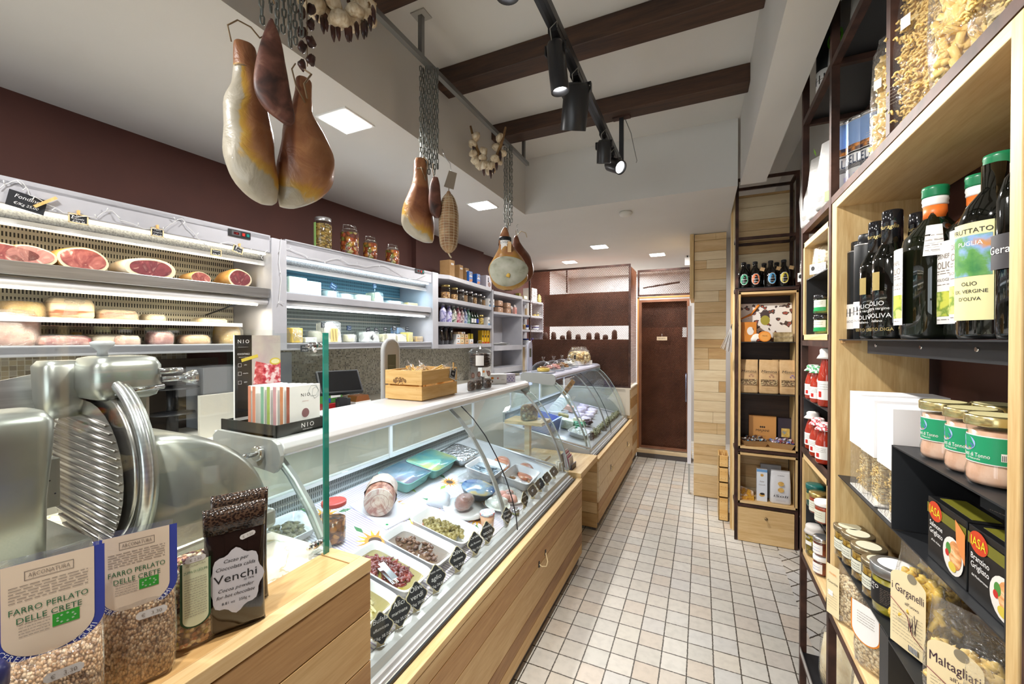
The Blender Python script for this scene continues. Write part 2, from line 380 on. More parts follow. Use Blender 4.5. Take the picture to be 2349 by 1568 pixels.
def ctext(b,st,size,m,r,z,a=0,width=None,M=None,shear=0):
    V,F=textgeo(st)
    if not len(V): return b
    V=V*size
    if width: V=V*np.array([width/max(1e-6,np.ptp(V[:,0])),1,1])
    x=V[:,0]+V[:,1]*shear; t=a+x/r
    return b.add(np.stack([r*np.sin(t),-r*np.cos(t),z+V[:,1]],1),F,m,False,M)
def disc(b,x,y,z,rx,rz_,m,n=20,M=None):
    """upright elliptical patch facing -Y"""
    return b.add([(x+rx*math.cos(2*PI*i/n),y,z+rz_*math.sin(2*PI*i/n)) for i in range(n)],[tuple(range(n))],m,False,M)
def rect(b,x0,x1,y,z0,z1,m,M=None): return b.add([(x0,y,z0),(x1,y,z0),(x1,y,z1),(x0,y,z1)],[(0,1,2,3)],m,False,M)
def lines(b,x0,x1,y,zs,m,h=.0012,M=None,seed=1):
    """rows of small print"""
    R=random.Random(seed)
    for z in zs:
        x=x0
        while x<x1-.001:
            l=min(R.uniform(.003,.010)*(x1-x0)/.06,x1-x); rect(b,x,x+l,y,z,z+h,m,M); x+=l+.0015*(x1-x0)/.06
def clines(b,r,a0,a1,zs,m,h=.0012,M=None,seed=1):
    R=random.Random(seed)
    for z in zs:
        a=a0
        while a<a1: l=min(R.uniform(.08,.22),a1-a); patch(b,r,z,z+h,a,a+l,m,2,M); a+=l+.04
def jar(label,r,h,cont,lid,loc,rz=0,group=None,cat='jar',name='jar',fill=.84,neck=.86,lidh=.014,shoulder=.84,clip=False,lab=None,gm=None,lidtop=None,sq=0):
    t=thing(name,label,cat,loc,rz,group); hn=h-lidh
    b=MB(); b.lathe([(r*.9,0),(r,.006),(r,h*shoulder-.012),(r*neck,h*shoulder+.008),(r*neck,hn)],gm or GLASSJ,n=22,cap=False,sq=sq); b.build('jar_glass',t)
    b=MB(); zt=hn*fill; b.lathe([(r*.86,.003),(r*.955,.009),(r*.955,min(zt,h*shoulder-.014)),(r*neck*.9 if zt>h*shoulder else r*.93,zt),(r*.3,zt+.004)],cont,n=22,sq=sq); b.build('contents',t)
    b=MB(); rl=r*neck*1.07
    if clip:
        b.lathe([(rl,hn-.004),(rl*1.03,hn),(rl*1.03,hn+.004),(rl*.9,h),(rl*.4,h+.004)],GLASSJ,n=20); b.build('lid',t)
        b=MB(); b.tube([(rl*1.08*math.cos(2*PI*i/16),rl*1.08*math.sin(2*PI*i/16),hn-.006) for i in range(16)],.0016,STEELP,5,True)
        b.tube([(rl*1.05,0,hn-.01),(rl*1.2,0,hn+.002),(rl*1.1,0,h),(0,0,h+.008),(-rl*1.1,0,h),(-rl*1.15,0,hn-.02)],.0015,STEELP,5); b.build('wire_clip',t)
    else:
        b.lathe([(rl,hn-.002),(rl*1.02,hn+.001),(rl*1.02,h-.002),(rl*.97,h),(rl*.3,h+.0004)],lid,n=22)
        if lidtop: b.lathe([(rl*.72,h+.0003),(rl*.7,h+.001)],lidtop,n=20)
        b.build('lid',t)
    if lab:
        b=MB(); lab(b,r*1.008,h); b.build('label',t)
    return t
def bottle(label,prof,m,loc,rz=0,group=None,cat='bottle',name='bottle',cap=None,lab=None,sq=0,n=22,parts=None):
    t=thing(name,label,cat,loc,rz,group); b=MB(); b.lathe(prof,m,n=n,sq=sq); b.build('bottle_body',t)
    if cap: b=MB(); cap(b); b.build('cap',t)
    if lab: b=MB(); lab(b); b.build('label',t)
    if parts:
        for nm,fn in parts: b=MB(); fn(b); b.build(nm,t)
    return t
def carton(label,w_,d_,h,m,loc,rz=0,group=None,cat='box',name='box',deco=None,bev=.0012):
    b=MB(); b.box(-w_/2,-d_/2,0,w_/2,d_/2,h,m)
    if deco: deco(b,w_,d_,h)
    return tag(b.build(name,loc=loc,rot=(0,0,rz),bev=bev,seg=1),label,cat,group)
def bag(label,w_,d_,h,cm,loc,rz=0,group=None,cat='bag',name='bag',fill=.7,film=None,lab=None,lean=0,seed=0,cname='contents',rot=None,top=.9,kids_=None):
    """filled bag with a pinched top"""
    t=thing(name,label,cat,loc,rz,group,rot)
    f=film or FILM; zf=h*fill
    ring=[(0,w_*.86,d_*.8),(.006,w_*.95,d_*.95),(h*.25,w_,d_*1.05),(h*.5,w_*.98,d_),(zf,w_*.96,d_*.72),(zf+(h-zf)*.45,w_*.93,d_*.28),(h*.97,w_*top,d_*.06),(h,w_*top,d_*.04)]
    b=MB(); loft(b,ring,f,24,.62,jit=w_*.006,seed=seed,cap=False); b.build('film' if film is None or film in (FILM,FILMP) else 'pouch',t)
    if cm is not None:
        b=MB(); loft(b,[(.003,w_*.8,d_*.74),(.009,w_*.91,d_*.89),(h*.25,w_*.965,d_*.99),(h*.5,w_*.94,d_*.93),(zf*.96,w_*.86,d_*.62),(zf*1.02,w_*.5,d_*.25)],cm,28,.62,jit=w_*.008,seed=seed+1); b.build(cname,t)
    if lab: b=MB(); lab(b,w_,d_,h); b.build('label',t)
    return t
def chalkcard(b,w_,h,lines_,m=None,back=None,y=0,M=None,ts=1.0,border=None,tilt=0,shear=.2):
    """small blackboard with written lines, in the XZ plane, base at z=0"""
    b.box(-w_/2,y,0,w_/2,y+.003,h,back or CHALKB,M)
    if border:
        for q in ((-w_/2,0,w_/2,.004),(-w_/2,h-.004,w_/2,h),(-w_/2,0,-w_/2+.004,h),(w_/2-.004,0,w_/2,h)): b.box(q[0],y-.001,q[1],q[2],y+.003,q[3],border,M)
    k=len(lines_)
    for i,s_ in enumerate(lines_):
        MM=FACE(0,y-.0014,h*(1-(i+.62)/(k+.15)))
        if M is not None: MM=M@MM
        b.text(s_,min(h/(k+.3)*.95,w_*1.45/max(4,len(s_)))*ts,m or CHALK,MM,shear=shear)
def lathe_thing(nm,label,cat,parts,loc,rz=0,group=None,rot=None):
    t=thing(nm,label,cat,loc,rz,group,rot)
    for pn,fn in parts: b=MB(); fn(b); b.build(pn,t)
    return t
def vary(m,k):  # not used for shading: only picks another paint of the same family
    return m
# ================================================================ the room
T11=.11; XO=6.5*T11; YO=-16.25*T11
FLOORM=tilemat('floor_tiles',T11,.0055,['#dcd8cd','#d2cfc7','#ddd6c9','#d6d5d1','#d8ccbd','#d3d2cb','#e0dcd3'],'#4f493f',off=(XO+20*T11,-YO+20*T11-18*T11*0),rough=.42,mott=.07)
FLOORD=tilemat('floor_tiles_diagonal',T11,.008,['#dcd8cd','#d2cfc7','#ddd6c9','#d6d5d1'],'#4a443a',rot=PI/4,off=(5+.02,5),rough=.42,mott=.07)
XD=at(1784,1262,'z',0).x
b=MB(); b.quad((-3.2,-3.5,0),(XD,-3.5,0),(XD,6.6,0),(-3.2,6.6,0),FLOORM); struct('floor',b)
b=MB(); b.quad((XD,-3.5,0),(.66,-3.5,0),(.66,3.4,0),(XD,3.4,0),FLOORD); b.quad((XD,3.4,0),(.66,3.4,0),(.66,6.6,0),(XD,6.6,0),FLOORM); struct('floor',b)
XS=-1.262; XR0=.222; XR1=.36; YS=2.996; XW=.63
b=MB(); 
b.quad((-3.2,-3.5,ZL),(XS,-3.5,ZL),(XS,YS,ZL),(-3.2,YS,ZL),CEIL); b.quad((-3.2,YS,ZL),(.208,YS,ZL),(.208,6.6,ZL),(-3.2,6.6,ZL),CEIL)
b.quad((XS,-3.5,ZU),(XW,-3.5,ZU),(XW,6.6,ZU),(XS,6.6,ZU),CEIL)
b.quad((XS,-3.5,ZL),(XS,YS,ZL),(XS,YS,ZU),(XS,-3.5,ZU),CEIL)
b.quad((XS,YS,ZL),(.208,YS,ZL),(.208,YS,ZU),(XS,YS,ZU),CEIL)
b.quad((.208,YS,ZL),(.208,6.6,ZL),(.208,6.6,ZU),(.208,YS,ZU),CEIL)
struct('ceiling',b)
b=MB(); b.box(XR0,-3.5,ZL,XR1,YS,ZU,CEIL); struct('trim_1',b)
# left wall (turned three degrees against the tiles) and the walls round the room
MOSB=tilemat('mosaic_brown',.0205,.0022,['#8d8272','#a3957f','#b5a78e','#7f7465','#9c9078','#aaa294'],'#c9c2b2',ax=(1,2),rough=.25,mott=0,bst=.3)
MOSG=tilemat('mosaic_small',.0118,.0016,['#aaa594','#b4b0a0','#9a9684','#8a8777','#bab7a9','#a8a391','#726f66'],'#cfccc2',ax=(1,2),rough=.25,mott=0,bst=.3)
b=MB(); b.quad((0,-4.5,0),(0,5.3,0),(0,5.3,ZL),(0,-4.5,ZL),BROWN); struct('wall_left',b,M=WM)
b=MB(); b.box(0,2.42,.9,.006,5.2,1.40,MOSG); b.box(0,.86,.9,.006,2.42,1.42,MOSG); struct('trim_2',b,M=WM)
b=MB(); b.box(0,-2,.9,.006,.62,1.42,MOSB); struct('trim_3',b,M=WM)
b=MB(); b.box(0,2.35,1.9,.05,3.49,ZL,BROWN); struct('wall_left_pier',b,M=WM)
b=MB(); b.quad((-2.6,5.53,0),(-1.95,5.53,0),(-1.95,5.53,ZL),(-2.6,5.53,ZL),BROWN); struct('wall_back',b)
RWW=mat('white_store_wall',(.66,.65,.64),.8)
b=MB(); b.quad((-1.95,6.5,0),(.66,6.5,0),(.66,6.5,ZU),(-1.95,6.5,ZU),RWW); b.quad((-1.95,5.53,0),(-1.95,6.5,0),(-1.95,6.5,ZL),(-1.95,5.53,ZL),RWW); struct('wall_far',b)
b=MB(); b.quad((XW,-3.5,0),(XW,6.6,0),(XW,6.6,1.93),(XW,-3.5,1.93),BROWN); b.quad((XW,-3.5,1.93),(XW,6.6,1.93),(XW,6.6,ZU),(XW,-3.5,ZU),CEIL); struct('wall_right',b)
# wall behind the camera, with a wide window added to let fill light in
b=MB(); F_=CEIL
b.box(-3.2,-3.6,0,XW,-3.5,.25,F_); b.box(-3.2,-3.6,2.35,XW,-3.5,ZU,F_); b.box(-3.2,-3.6,.25,-2.75,-3.5,2.35,F_); b.box(XW-.12,-3.6,.25,XW,-3.5,2.35,F_); struct('wall_front',b)
b=MB(); b.box(-2.75,-3.58,.25,XW-.12,-3.57,2.35,GLASS); o=struct('fill_window_1',b)
b=MB(); [b.box(x,-3.59,.25,x+.05,-3.53,2.35,BLACKM) for x in (-2.75,-1.7,-.65,.46)]; b.box(-2.75,-3.59,.25,XW-.12,-3.53,.3,BLACKM); b.box(-2.75,-3.59,2.3,XW-.12,-3.53,2.35,BLACKM); b.build('fill_window_frame',parent=o)
# ceiling beams
for i,y in enumerate((-1.2,-.59,.01,.61,1.20,1.805,2.42)):
    b=MB(); b.box(XS,y,2.79,XR0,y+.112,ZU,BEAM)
    o=b.build('ceiling_beam',bev=.003,seg=1)
    tag(o,{6:'dark stained wooden ceiling beam farthest from the camera, the track post hangs from it',5:'dark stained wooden ceiling beam next nearest after the farthest one',4:'dark stained wooden ceiling beam crossing above the string of garlic'}.get(i,'dark stained wooden ceiling beam above the camera'),'beam','ceiling beams')
# lit ceiling panels
pl=['square lit ceiling panel nearest, beside the pair of big hams','square lit ceiling panel above the ham with netted salami','square lit ceiling panel in the middle of the far ceiling','square lit ceiling panel in front of the brown door','square lit ceiling panel above the left end of the mesh screen','added square ceiling panel, unseen behind the camera','added square ceiling panel, unseen behind the camera']
for i,(x,y) in enumerate(PANELS):
    t=thing('ceiling_light',pl[i],'light',(x,y,ZL),0,'square ceiling panels')
    b=MB(); b.box(-.088,-.088,-.006,.088,.088,0,WHITE); b.build('frame',t); b=MB(); b.box(-.076,-.076,-.009,.076,.076,-.005,PANEL); b.build('diffuser',t)
# smoke detector
b=MB(); b.lathe([(.045,0),(.05,-.012),(.042,-.028),(.015,-.033)][::-1],mat('cream_plastic',(.66,.64,.58),.5)); p=at(1435,486,'z',ZL); tag(b.build('smoke_detector',loc=p),'round cream smoke detector on the low ceiling','smoke detector')
# ================================================================ open wall fridges (built in wall coordinates: x out of the wall, y along it)
SLOTW=slotmat('slotted_cream_panel','#ece6d0','#332e24',.0098,.030,.46,.58,rough=.4)
SLOTC=slotmat('slotted_blue_panel','#78a8b8','#35505e',.0085,.024,.5,.62,rough=.35)
SLOTG=slotmat('slotted_grey_panel','#a9b3ad','#3c4846',.0095,.024,.5,.62,rough=.35)
ROLL=noisy('rolled_blind',[(.3,'#77787a'),(.7,'#b5b6b6')],160,.5,bst=.6)
CREAMP=mat('cream_panel',(.66,.63,.53),.45)
FD=.45
def fridge(s0,s1,label,led,slot_up,slot_dn,cool):
    t=thing('wall_fridge',label,'fridge'); t.matrix_local=WM
    b=MB(); b.box(.0,s0,1.43,.10,s1,2.0,CREAMP); b.box(.0,s0,1.975,FD,s1,2.0,LACQ2); b.build('cabinet',t)
    b=MB(); b.box(FD-.03,s0,1.912,FD,s1,1.999,LACQ2); b.build('header',t,bev=.004)
    b=MB(); b.box(.10,s0+.002,1.735,.125,s1-.002,1.97,slot_up); b.build('back_panel',t,label='upper slotted back panel')
    b=MB(); b.box(.10,s0+.002,1.46,.125,s1-.002,1.70,slot_dn); b.build('back_panel',t,label='lower slotted back panel')
    b=MB(); b.box(.115,s0+.002,1.80,.13,s1-.002,1.806,CREAMP); b.box(.115,s0+.002,1.60,.13,s1-.002,1.606,CREAMP); b.build('panel_rail',t)
    b=MB(); b.tube([(FD-.075,s0+.01,1.895),(FD-.075,s1-.01,1.895)],.021,ROLL,12); b.build('rolled_blind',t)
    b=MB(); b.box(FD-.10,s0,1.868,FD-.055,s1,1.876,ALUW); b.box(FD-.058,s0,1.852,FD-.05,s1,1.876,ALUW); b.build('blind_rail',t)
    b=MB(); b.box(FD-.036,s0+.01,1.903,FD-.022,s1-.01,1.909,led); b.box(FD-.052,s0+.01,1.915,FD-.044,s1-.01,1.92,led); b.build('light_strip',t)
    b=MB(); b.box(.12,s0+.002,1.715,FD-.01,s1-.002,1.727,STEEL if not cool else LACQ2); b.box(FD-.012,s0+.002,1.688 if not cool else 1.683,FD,s1-.002,1.733 if not cool else 1.722,STEEL if not cool else LACQ2); b.build('shelf',t,bev=.002,label='upper shelf')
    b=MB(); b.tube([(FD-.03,s0+.004,1.668),(FD-.03,s1-.004,1.668)],.017,LACQ,14); b.build('lamp_cover',t)
    b=MB(); b.tube([(FD-.028,s0+.01,1.650),(FD-.028,s1-.05,1.650)],.0065,led,8); b.build('lamp_tube',t)
    b=MB(); b.box(.0,s0,1.425,FD,s1,1.453,LACQ2); b.box(FD-.01,s0,1.418,FD,s1,1.456,LACQ2); b.build('base',t,bev=.003)
    return t
f1=fridge(-.9,.787,'white open wall fridge at the left with hams and cured meat under warm light',LEDW,SLOTW,SLOTW,0)
b=MB(); b.box(.12,-.9,1.546,.36,.70,1.552,CREAMP); b.box(.355,-.9,1.538,.362,.70,1.556,LACQ2); b.build('shelf',f1,bev=.001,label='middle wire shelf')
b=MB(); b.cyl((.12,.65,1.60),(.40,.65,1.645),.004,BLACKM); b.build('shelf_bracket',f1)
f2=fridge(.867,2.066,'white open wall fridge in the middle with cheeses under cold blue light',LEDC,SLOTC,SLOTG,1)
for s0,s1,z0,z1,lb in ((.787,.867,1.418,1.99,'white post between the two wall fridges'),(2.066,2.136,1.40,2.0,'white end post at the right of the cheese fridge')):
    b=MB(); b.box(.02,s0,z0,FD+.012,s1,z1,LACQ2); o=b.build('fridge_post',bev=.004,M=WM); tag(o,lb,'post')
area('fridge_lamp',L(.05,FD-.05,1.636),(0,0,WROT),.02,3.0,(1,.88,.66),sy=1.4); area('fridge_lamp',L(.05,FD-.06,1.86),(0,0,WROT),.03,2.2,(1,.88,.62),sy=1.4)
area('fridge_lamp',L(1.46,FD-.05,1.636),(0,0,WROT),.02,1.3,(.85,.95,1),sy=1.1); area('fridge_lamp',L(1.46,FD-.07,1.86),(0,0,WROT),.03,2.0,(.50,.82,1),sy=1.1)
# thermostat panels on the headers
for px,py,lb in ((549,537,'black thermostat panel on the header of the meat fridge'),(962,622,'black thermostat panel on the header of the cheese fridge')):
    s_,z_=wat(px,py,FD); t=thing('thermostat',lb,'thermostat',L(s_,FD+.001,z_),LEFT)
    b=MB(); b.box(-.05,-.004,-.016,.05,0,.016,BLACK); b.build('panel',t,bev=.001)
    b=MB(); rect(b,-.036,.002,-.0045,-.010,.011,mat('grey_display','#55585c',.3)); rect(b,-.028,-.004,-.005,-.006,.006,mat('dark_red_display','#4a1215',.2)); b.text('4',.010,RED,FACE(-.014,-.0052,0)); b.build('display',t)
    for x,mm,q in ((.016,mat('red_switch','#b9332c',.3),'red switch'),(.036,mat('teal_switch','#127a72',.3),'green switch')):
        b=MB(); b.box(x-.006,-.0065,-.007,x+.006,-.004,.007,mm); b.build('switch',t,label=q)
# ---- price cards hanging from the header of fridge 1
def wallcard(px,py,w_,h,ls,label,roll=0,peg=True,pegroll=None,d=FD+.006):
    s_,z_=wat(px,py,d); t=thing('price_card',label,'price card',L(s_,d,z_),LEFT,'blackboard price cards on the wall fridges')
    M=Ry(roll)@T(0,0,-h/2)
    b=MB(); chalkcard(b,w_,h,ls,border=None if w_>.07 else OAKE,M=M); b.build('board',t)
    if peg:
        b=MB(); MM=Ry(pegroll if pegroll is not None else roll)
        b.box(-.003,-.006,h/2-.003,.003,-.002,h/2+.013,PINE,MM); b.box(-.003,.003,h/2-.003,.003,.006,h/2+.013,PINE,MM); b.build('clothes_peg',t)
    return t
t=wallcard(62,464,.085,.052,['Fondino','€/Kg 25,00'],'largest slanting chalk price card reading Fondino, held by a clothes peg',.18,False)
b=MB(); b.box(-.008,-.010,-.005,.060,-.004,.004,PINE,T(.02,0,-.005)@Ry(-.72)); b.build('clothes_peg',t)
wallcard(180,502,.052,.034,['San','Daniele','€/Kg 36'],'chalk price card reading San Daniele')
wallcard(361,533,.043,.034,['Mora','romagnola','€/Kg 42'],'chalk price card reading Mora romagnola')
wallcard(496,579,.044,.030,['Toscano','€/Kg 28'],'chalk price card reading Toscano',peg=False)
wallcard(546,572,.046,.034,['Parma','30 mesi','€/Kg 36'],'tilted chalk price card reading Parma',.25)
# ---- clear light wire draped along both headers
def wire(px,label,d=FD+.008):
    P=[]
    for i,(x,y) in enumerate(px):
        s_,z_=wat(x,y,d); P.append(L(s_,d,z_))
    Q=[]
    for i in range(len(P)-1):
        for k in range(4): 
            u=k/4; Q.append(P[i].lerp(P[i+1],u)+Vector((0,0,.004*math.sin(u*PI)+rnd.uniform(-.0008,.0008))))
    b=MB(); b.tube(Q,.0013,WIRE,5)
    for i in range(2,len(Q),5): b.cyl(Q[i],Q[i]+Vector((.004,rnd.uniform(-.01,.01),rnd.choice((-.012,.012)))),.0012,WIRE,r1=.002,n=5)
    o=b.build('string_light'); tag(o,label,'string light')
wire([(0,432),(20,420),(45,414),(60,430),(68,448),(110,470),(145,488),(175,498),(222,500),(240,486),(258,484),(275,505),(330,525),(375,528),(398,510),(418,502),(430,520),(455,548),(470,562),(500,560),(530,556),(560,575),(580,578),(600,590),(618,570)],'thin clear string of lights draped along the meat fridge header')
wire([(645,548),(640,600),(645,640),(640,690),(655,700)],'short clear string of lights hanging down the white fridge post',FD+.02)
wire([(655,570),(680,578),(710,592),(745,600),(775,592),(800,605),(840,612),(880,608),(900,616),(935,640),(955,640),(985,628)],'thin clear string of lights draped along the cheese fridge header')

# ---- cured hams and meat in fridge 1
HAMRED=noisy('cut_ham_face',[(.30,'#efd3c4'),(.38,'#b3706a'),(.5,'#955453'),(.62,'#7f4245'),(.72,'#c49488')],16,.35,detail=4,dist=2.2,spec=.5,bst=.05)
HAMRED2=noisy('cut_ham_face_pale',[(.30,'#ead5ca'),(.4,'#c99088'),(.55,'#b07a76'),(.72,'#e0c4ba')],16,.35,detail=4,dist=2.2,bst=.05)
HAMDK=noisy('cut_ham_face_dark',[(.30,'#d3b0a5'),(.38,'#7f434a'),(.55,'#60303a'),(.72,'#b38884')],14,.35,detail=4,dist=2.2,bst=.05)
HAMFAT=noisy('ham_fat',[(.3,'#f3e6d3'),(.7,'#e2cba9')],12,.4,bst=.1); HAMSKIN=noisy('ham_skin_gold',[(.3,'#c98b45'),(.55,'#e2b77a'),(.75,'#efd8ad')],9,.4,bst=.1)
def cutham(px,py,w_,h,label,face,skin=HAMSKIN,d=.29,roll=0,z=None,depth=.16,thick=.86,seed=1):
    """half ham lying on its side, cut face to the front"""
    s_,zz=wat(px,py,d+.08); t=thing('cured_ham',label,'ham',L(s_,d,z if z is not None else 1.727),LEFT,'hams in the wall fridge')
    R=random.Random(seed); n=26; ph=R.uniform(0,6)
    out=[(w_/2*math.cos(a)*(1+.06*math.sin(2*a+ph)),h/2+h/2*math.sin(a)*(1+.05*math.sin(3*a+ph))) for a in [2*PI*i/n for i in range(n)]]
    V=[];F=[]
    for y,k in ((-.07,.97),(-.066,1.0),(-.03,1.0),(.03,.9),(.08,.62),(.11,.3)):
        for x,zz_ in out: V.append((x*k-.25*w_*(y+.07)/.18,y*depth/.18,max(.001,(zz_-h/2)*k+h/2*min(1,k*1.02))))
    for j in range(5):
        for i in range(n): a=j*n+i;c=j*n+(i+1)%n; F.append((a,c,c+n,a+n))
    F.append(tuple(range(5*n,6*n))); b=MB(); b.add(V,F,skin,True); b.build('skin',t)
    b=MB(); y0=-.0702*depth/.18
    b.add([(x*.97,y0,(zz_-h/2)*.97+h/2) for x,zz_ in out],[tuple(range(n))],HAMFAT); b.build('fat_rim',t)
    b=MB(); b.add([(x*thick,y0-.001,(zz_-h/2)*(thick-.06)+h/2+.03*h) for x,zz_ in out],[tuple(range(n))],face); b.build('cut_face',t)
    return t
cutham(2,598,.20,.075,'cut cured ham cropped by the left edge of the photo, on the top fridge shelf',HAMRED,seed=3)
cutham(75,600,.125,.078,'pale pink cut cured ham, second from the left on the top fridge shelf',HAMRED2,seed=4)
cutham(197,610,.150,.094,'large red cut cured ham with white veins on the top fridge shelf',HAMRED,seed=5)
cutham(352,628,.190,.090,'long cut ham with a dark core and thick white fat on the top shelf',HAMDK,HAMFAT,seed=6,thick=.8)
cutham(466,642,.080,.060,'smallest cut ham, between the dark core ham and the round one',HAMRED,seed=7,thick=.9)
cutham(556,640,.108,.098,'round deep red cut ham at the right end of the top fridge shelf',HAMDK,seed=8)
BACON=noisy('layered_bacon',[(.36,'#a06a55'),(.46,'#e9d3b0'),(.62,'#f4e6c9'),(.72,'#b98a70')],5,.35,detail=4,stretch=(1,1,9),dist=.4,bst=.05)
YEL=noisy('yellow_rind_meat',[(.3,'#b98a3c'),(.5,'#dcb865'),(.7,'#efd9a0')],12,.4,bst=.2)
GUAN=noisy('cream_cured_fat',[(.3,'#c9a878'),(.5,'#efe0bf'),(.7,'#f7edd6')],10,.4,bst=.1)
def slab(px,py,w_,h,m,label,d,z,depth=.12,cat='cured meat',name='cured_meat',film=True,seed=0,e=.5,group='cured meat in the wall fridge'):
    s_,_=wat(px,py,d+depth*.4); t=thing(name,label,cat,L(s_,d,z),LEFT,group)
    b=MB(); loft(b,[(0.0005,w_*.92,depth*.9),(h*.2,w_,depth),(h*.7,w_*.98,depth*.96),(h*.97,w_*.86,depth*.8),(h,w_*.6,depth*.5)],m,26,e,jit=h*.03,seed=seed); b.build('meat',t)
    if film: b=MB(); loft(b,[(0,w_*1.0,depth),(h*.2,w_*1.04,depth*1.06),(h*.75,w_*1.02,depth*1.02),(h*1.06,w_*.8,depth*.8),(h*1.1,w_*.5,depth*.5)],FILMP,18,.7,jit=h*.05,seed=seed+3); b.build('film_wrap',t)
    return t
slab(60,704,.115,.062,YEL,'golden brown wrapped piece of meat at the left of the middle fridge shelf',.22,1.553,seed=1,e=.8)
slab(168,700,.125,.082,BACON,'tall wrapped block of layered bacon on the middle fridge shelf',.23,1.553,seed=2,e=.25)
slab(278,716,.13,.045,BACON,'low wrapped slab of layered bacon right of the tall block',.24,1.553,seed=3,e=.6)
slab(362,721,.075,.034,GUAN,'small pale wedge of cured fat on the middle fridge shelf',.24,1.553,seed=4,e=.7)
slab(492,729,.13,.026,GUAN,'flat pale bar of lard at the right end of the middle fridge shelf',.24,1.553,seed=5,e=.4)
MORT=noisy('pink_wrapped_meat',[(.3,'#a8695e'),(.5,'#cf9c8b'),(.7,'#ecd0bd')],18,.35,bst=.15); SALRED=noisy('dark_red_cut_meat',[(.35,'#d7a79c'),(.5,'#9c4b4e'),(.7,'#85343c')],22,.35,dist=1)
slab(18,770,.17,.115,MORT,'big grey pink wrapped joint at the left end of the fridge floor',.27,1.455,.17,seed=6,e=.75)
slab(150,779,.155,.036,SALRED,'long dark red vacuum packed slice of meat on the fridge floor',.30,1.455,.10,seed=7,e=.6)
slab(255,775,.12,.040,GUAN,'flat pale vacuum packed meat on the fridge floor',.27,1.455,.13,seed=8,e=.6)
slab(300,783,.075,.035,MORT,'small marbled red piece of meat on the fridge floor',.34,1.455,.09,seed=9,e=.8)
slab(378,779,.085,.055,SALRED,'wrapped dark salami end on the fridge floor beneath the lard wedge',.30,1.455,.12,seed=10,e=.8)
slab(455,779,.12,.042,noisy('orange_cured_meat',[(.3,'#c08a55'),(.7,'#e8c08f')],14,.4),'long orange cured piece on the fridge floor',.30,1.455,.11,seed=11,e=.7)
slab(535,768,.11,.088,YEL,'big domed yellow rind joint at the right end of the fridge floor',.28,1.455,.14,seed=12,e=.95)
slab(178,762,.03,.05,YEL,'small upright yellow packet behind the dark red slice',.20,1.455,.04,seed=13,e=.4)

# ---- cheeses in fridge 2
CH={k:noisy('cheese_'+k,[(.3,a),(.7,c)],14,.45,bst=.06) for k,a,c in (('pale','#e9e3b8','#f3eecd'),('cream','#f3ecd0','#faf6e4'),('white','#e9f0e6','#f7faf4'),('yellow','#e0cf6a','#efe28b'),('gold','#e3b94b','#efcf6a'),('rind','#c9a76c','#dcc08a'))}
def cheese(px,py,w_,h,m,label,d,z,kind='block',depth=.10,seed=0,rz=0,film=True,roll=0):
    w_*=1.28; s_,_=wat(px,py,d+depth*.4); t=thing('cheese',label,'cheese',L(s_,d,z),LEFT+rz,'cheeses in the wall fridge')
    b=MB()
    if kind=='block': b.box(-w_/2,-depth/2,0.0005,w_/2,depth/2,h,m)
    elif kind=='wedge': b.prism([(-w_/2,0.0005),(w_/2,0.0005),(w_*.40,h*.55),(-w_*.12,h),(-w_/2,h*.92)],-depth/2,depth/2,m,M=Rx(PI/2))
    elif kind=='round': b.lathe([(w_*.46,0.0005),(w_/2,h*.15),(w_/2,h*.85),(w_*.44,h)],m,n=26,sy=depth/w_)
    elif kind=='half': 
        pts=[(w_/2*math.cos(PI*i/14),depth*math.sin(PI*i/14)-depth/2) for i in range(15)]; b.prism(pts,0.0005,h,m)
    b.build('cheese_body',t,bev=.004)
    if film: b=MB(); loft(b,[(0,w_*1.0,depth*1.0),(h*.5,w_*1.05,depth*1.1),(h*.95,w_*1.0,depth*1.04),(h*1.05,w_*.7,depth*.7)],FILMP,16,.35,jit=.002,seed=seed); b.build('film_wrap',t)
    return t
zt=1.728
cheese(682,652,.085,.100,CH['pale'],'large pale cheese half at the left end of the upper cheese shelf',.28,zt,'half',.12,1)
cheese(719,661,.070,.088,CH['cream'],'second large cream cheese block on the upper cheese shelf',.28,zt,'block',.12,2)
cheese(765,675,.060,.050,CH['white'],'small white mould cheese with a price flag on the upper shelf',.28,zt,'round',.10,3)
cheese(798,680,.065,.042,CH['white'],'low white cheese wheel in the middle of the upper shelf',.28,zt,'round',.11,4)
cheese(835,681,.080,.045,CH['cream'],'wide wrapped low cream cheese on the upper shelf',.28,zt,'block',.11,5)
cheese(869,674,.060,.078,CH['pale'],'tall pointed cheese wedge behind the second price flag',.28,zt,'wedge',.10,6)
cheese(898,690,.040,.030,CH['white'],'tiny white cheese after the tall wedge',.28,zt,'block',.09,7)
cheese(915,692,.060,.032,CH['cream'],'squat cream cheese wheel on the right half of the upper shelf',.28,zt,'round',.10,8)
cheese(945,695,.090,.030,CH['rind'],'flat cheese with a tan rind near the right end of the upper shelf',.28,zt,'block',.10,9)
cheese(985,699,.050,.026,CH['pale'],'pale green cheese slice at the right end of the upper shelf',.28,zt,'block',.08,10)
zb=1.457
cheese(680,765,.052,.082,CH['gold'],'tall bright yellow cheese block on the lower cheese shelf',.33,zb,'block',.09,11)
cheese(712,775,.055,.030,CH['white'],'flat white wrapped cheese with green leaves print',.33,zb,'block',.09,12)
cheese(735,765,.070,.070,CH['cream'],'cream wrapped cheese left of the paper wrapped wedge',.29,zb,'round',.10,13)
t=cheese(765,757,.085,.125,CH['cream'],'tall leaning cheese wedge wrapped in printed cream paper',.33,zb,'wedge',.10,14)
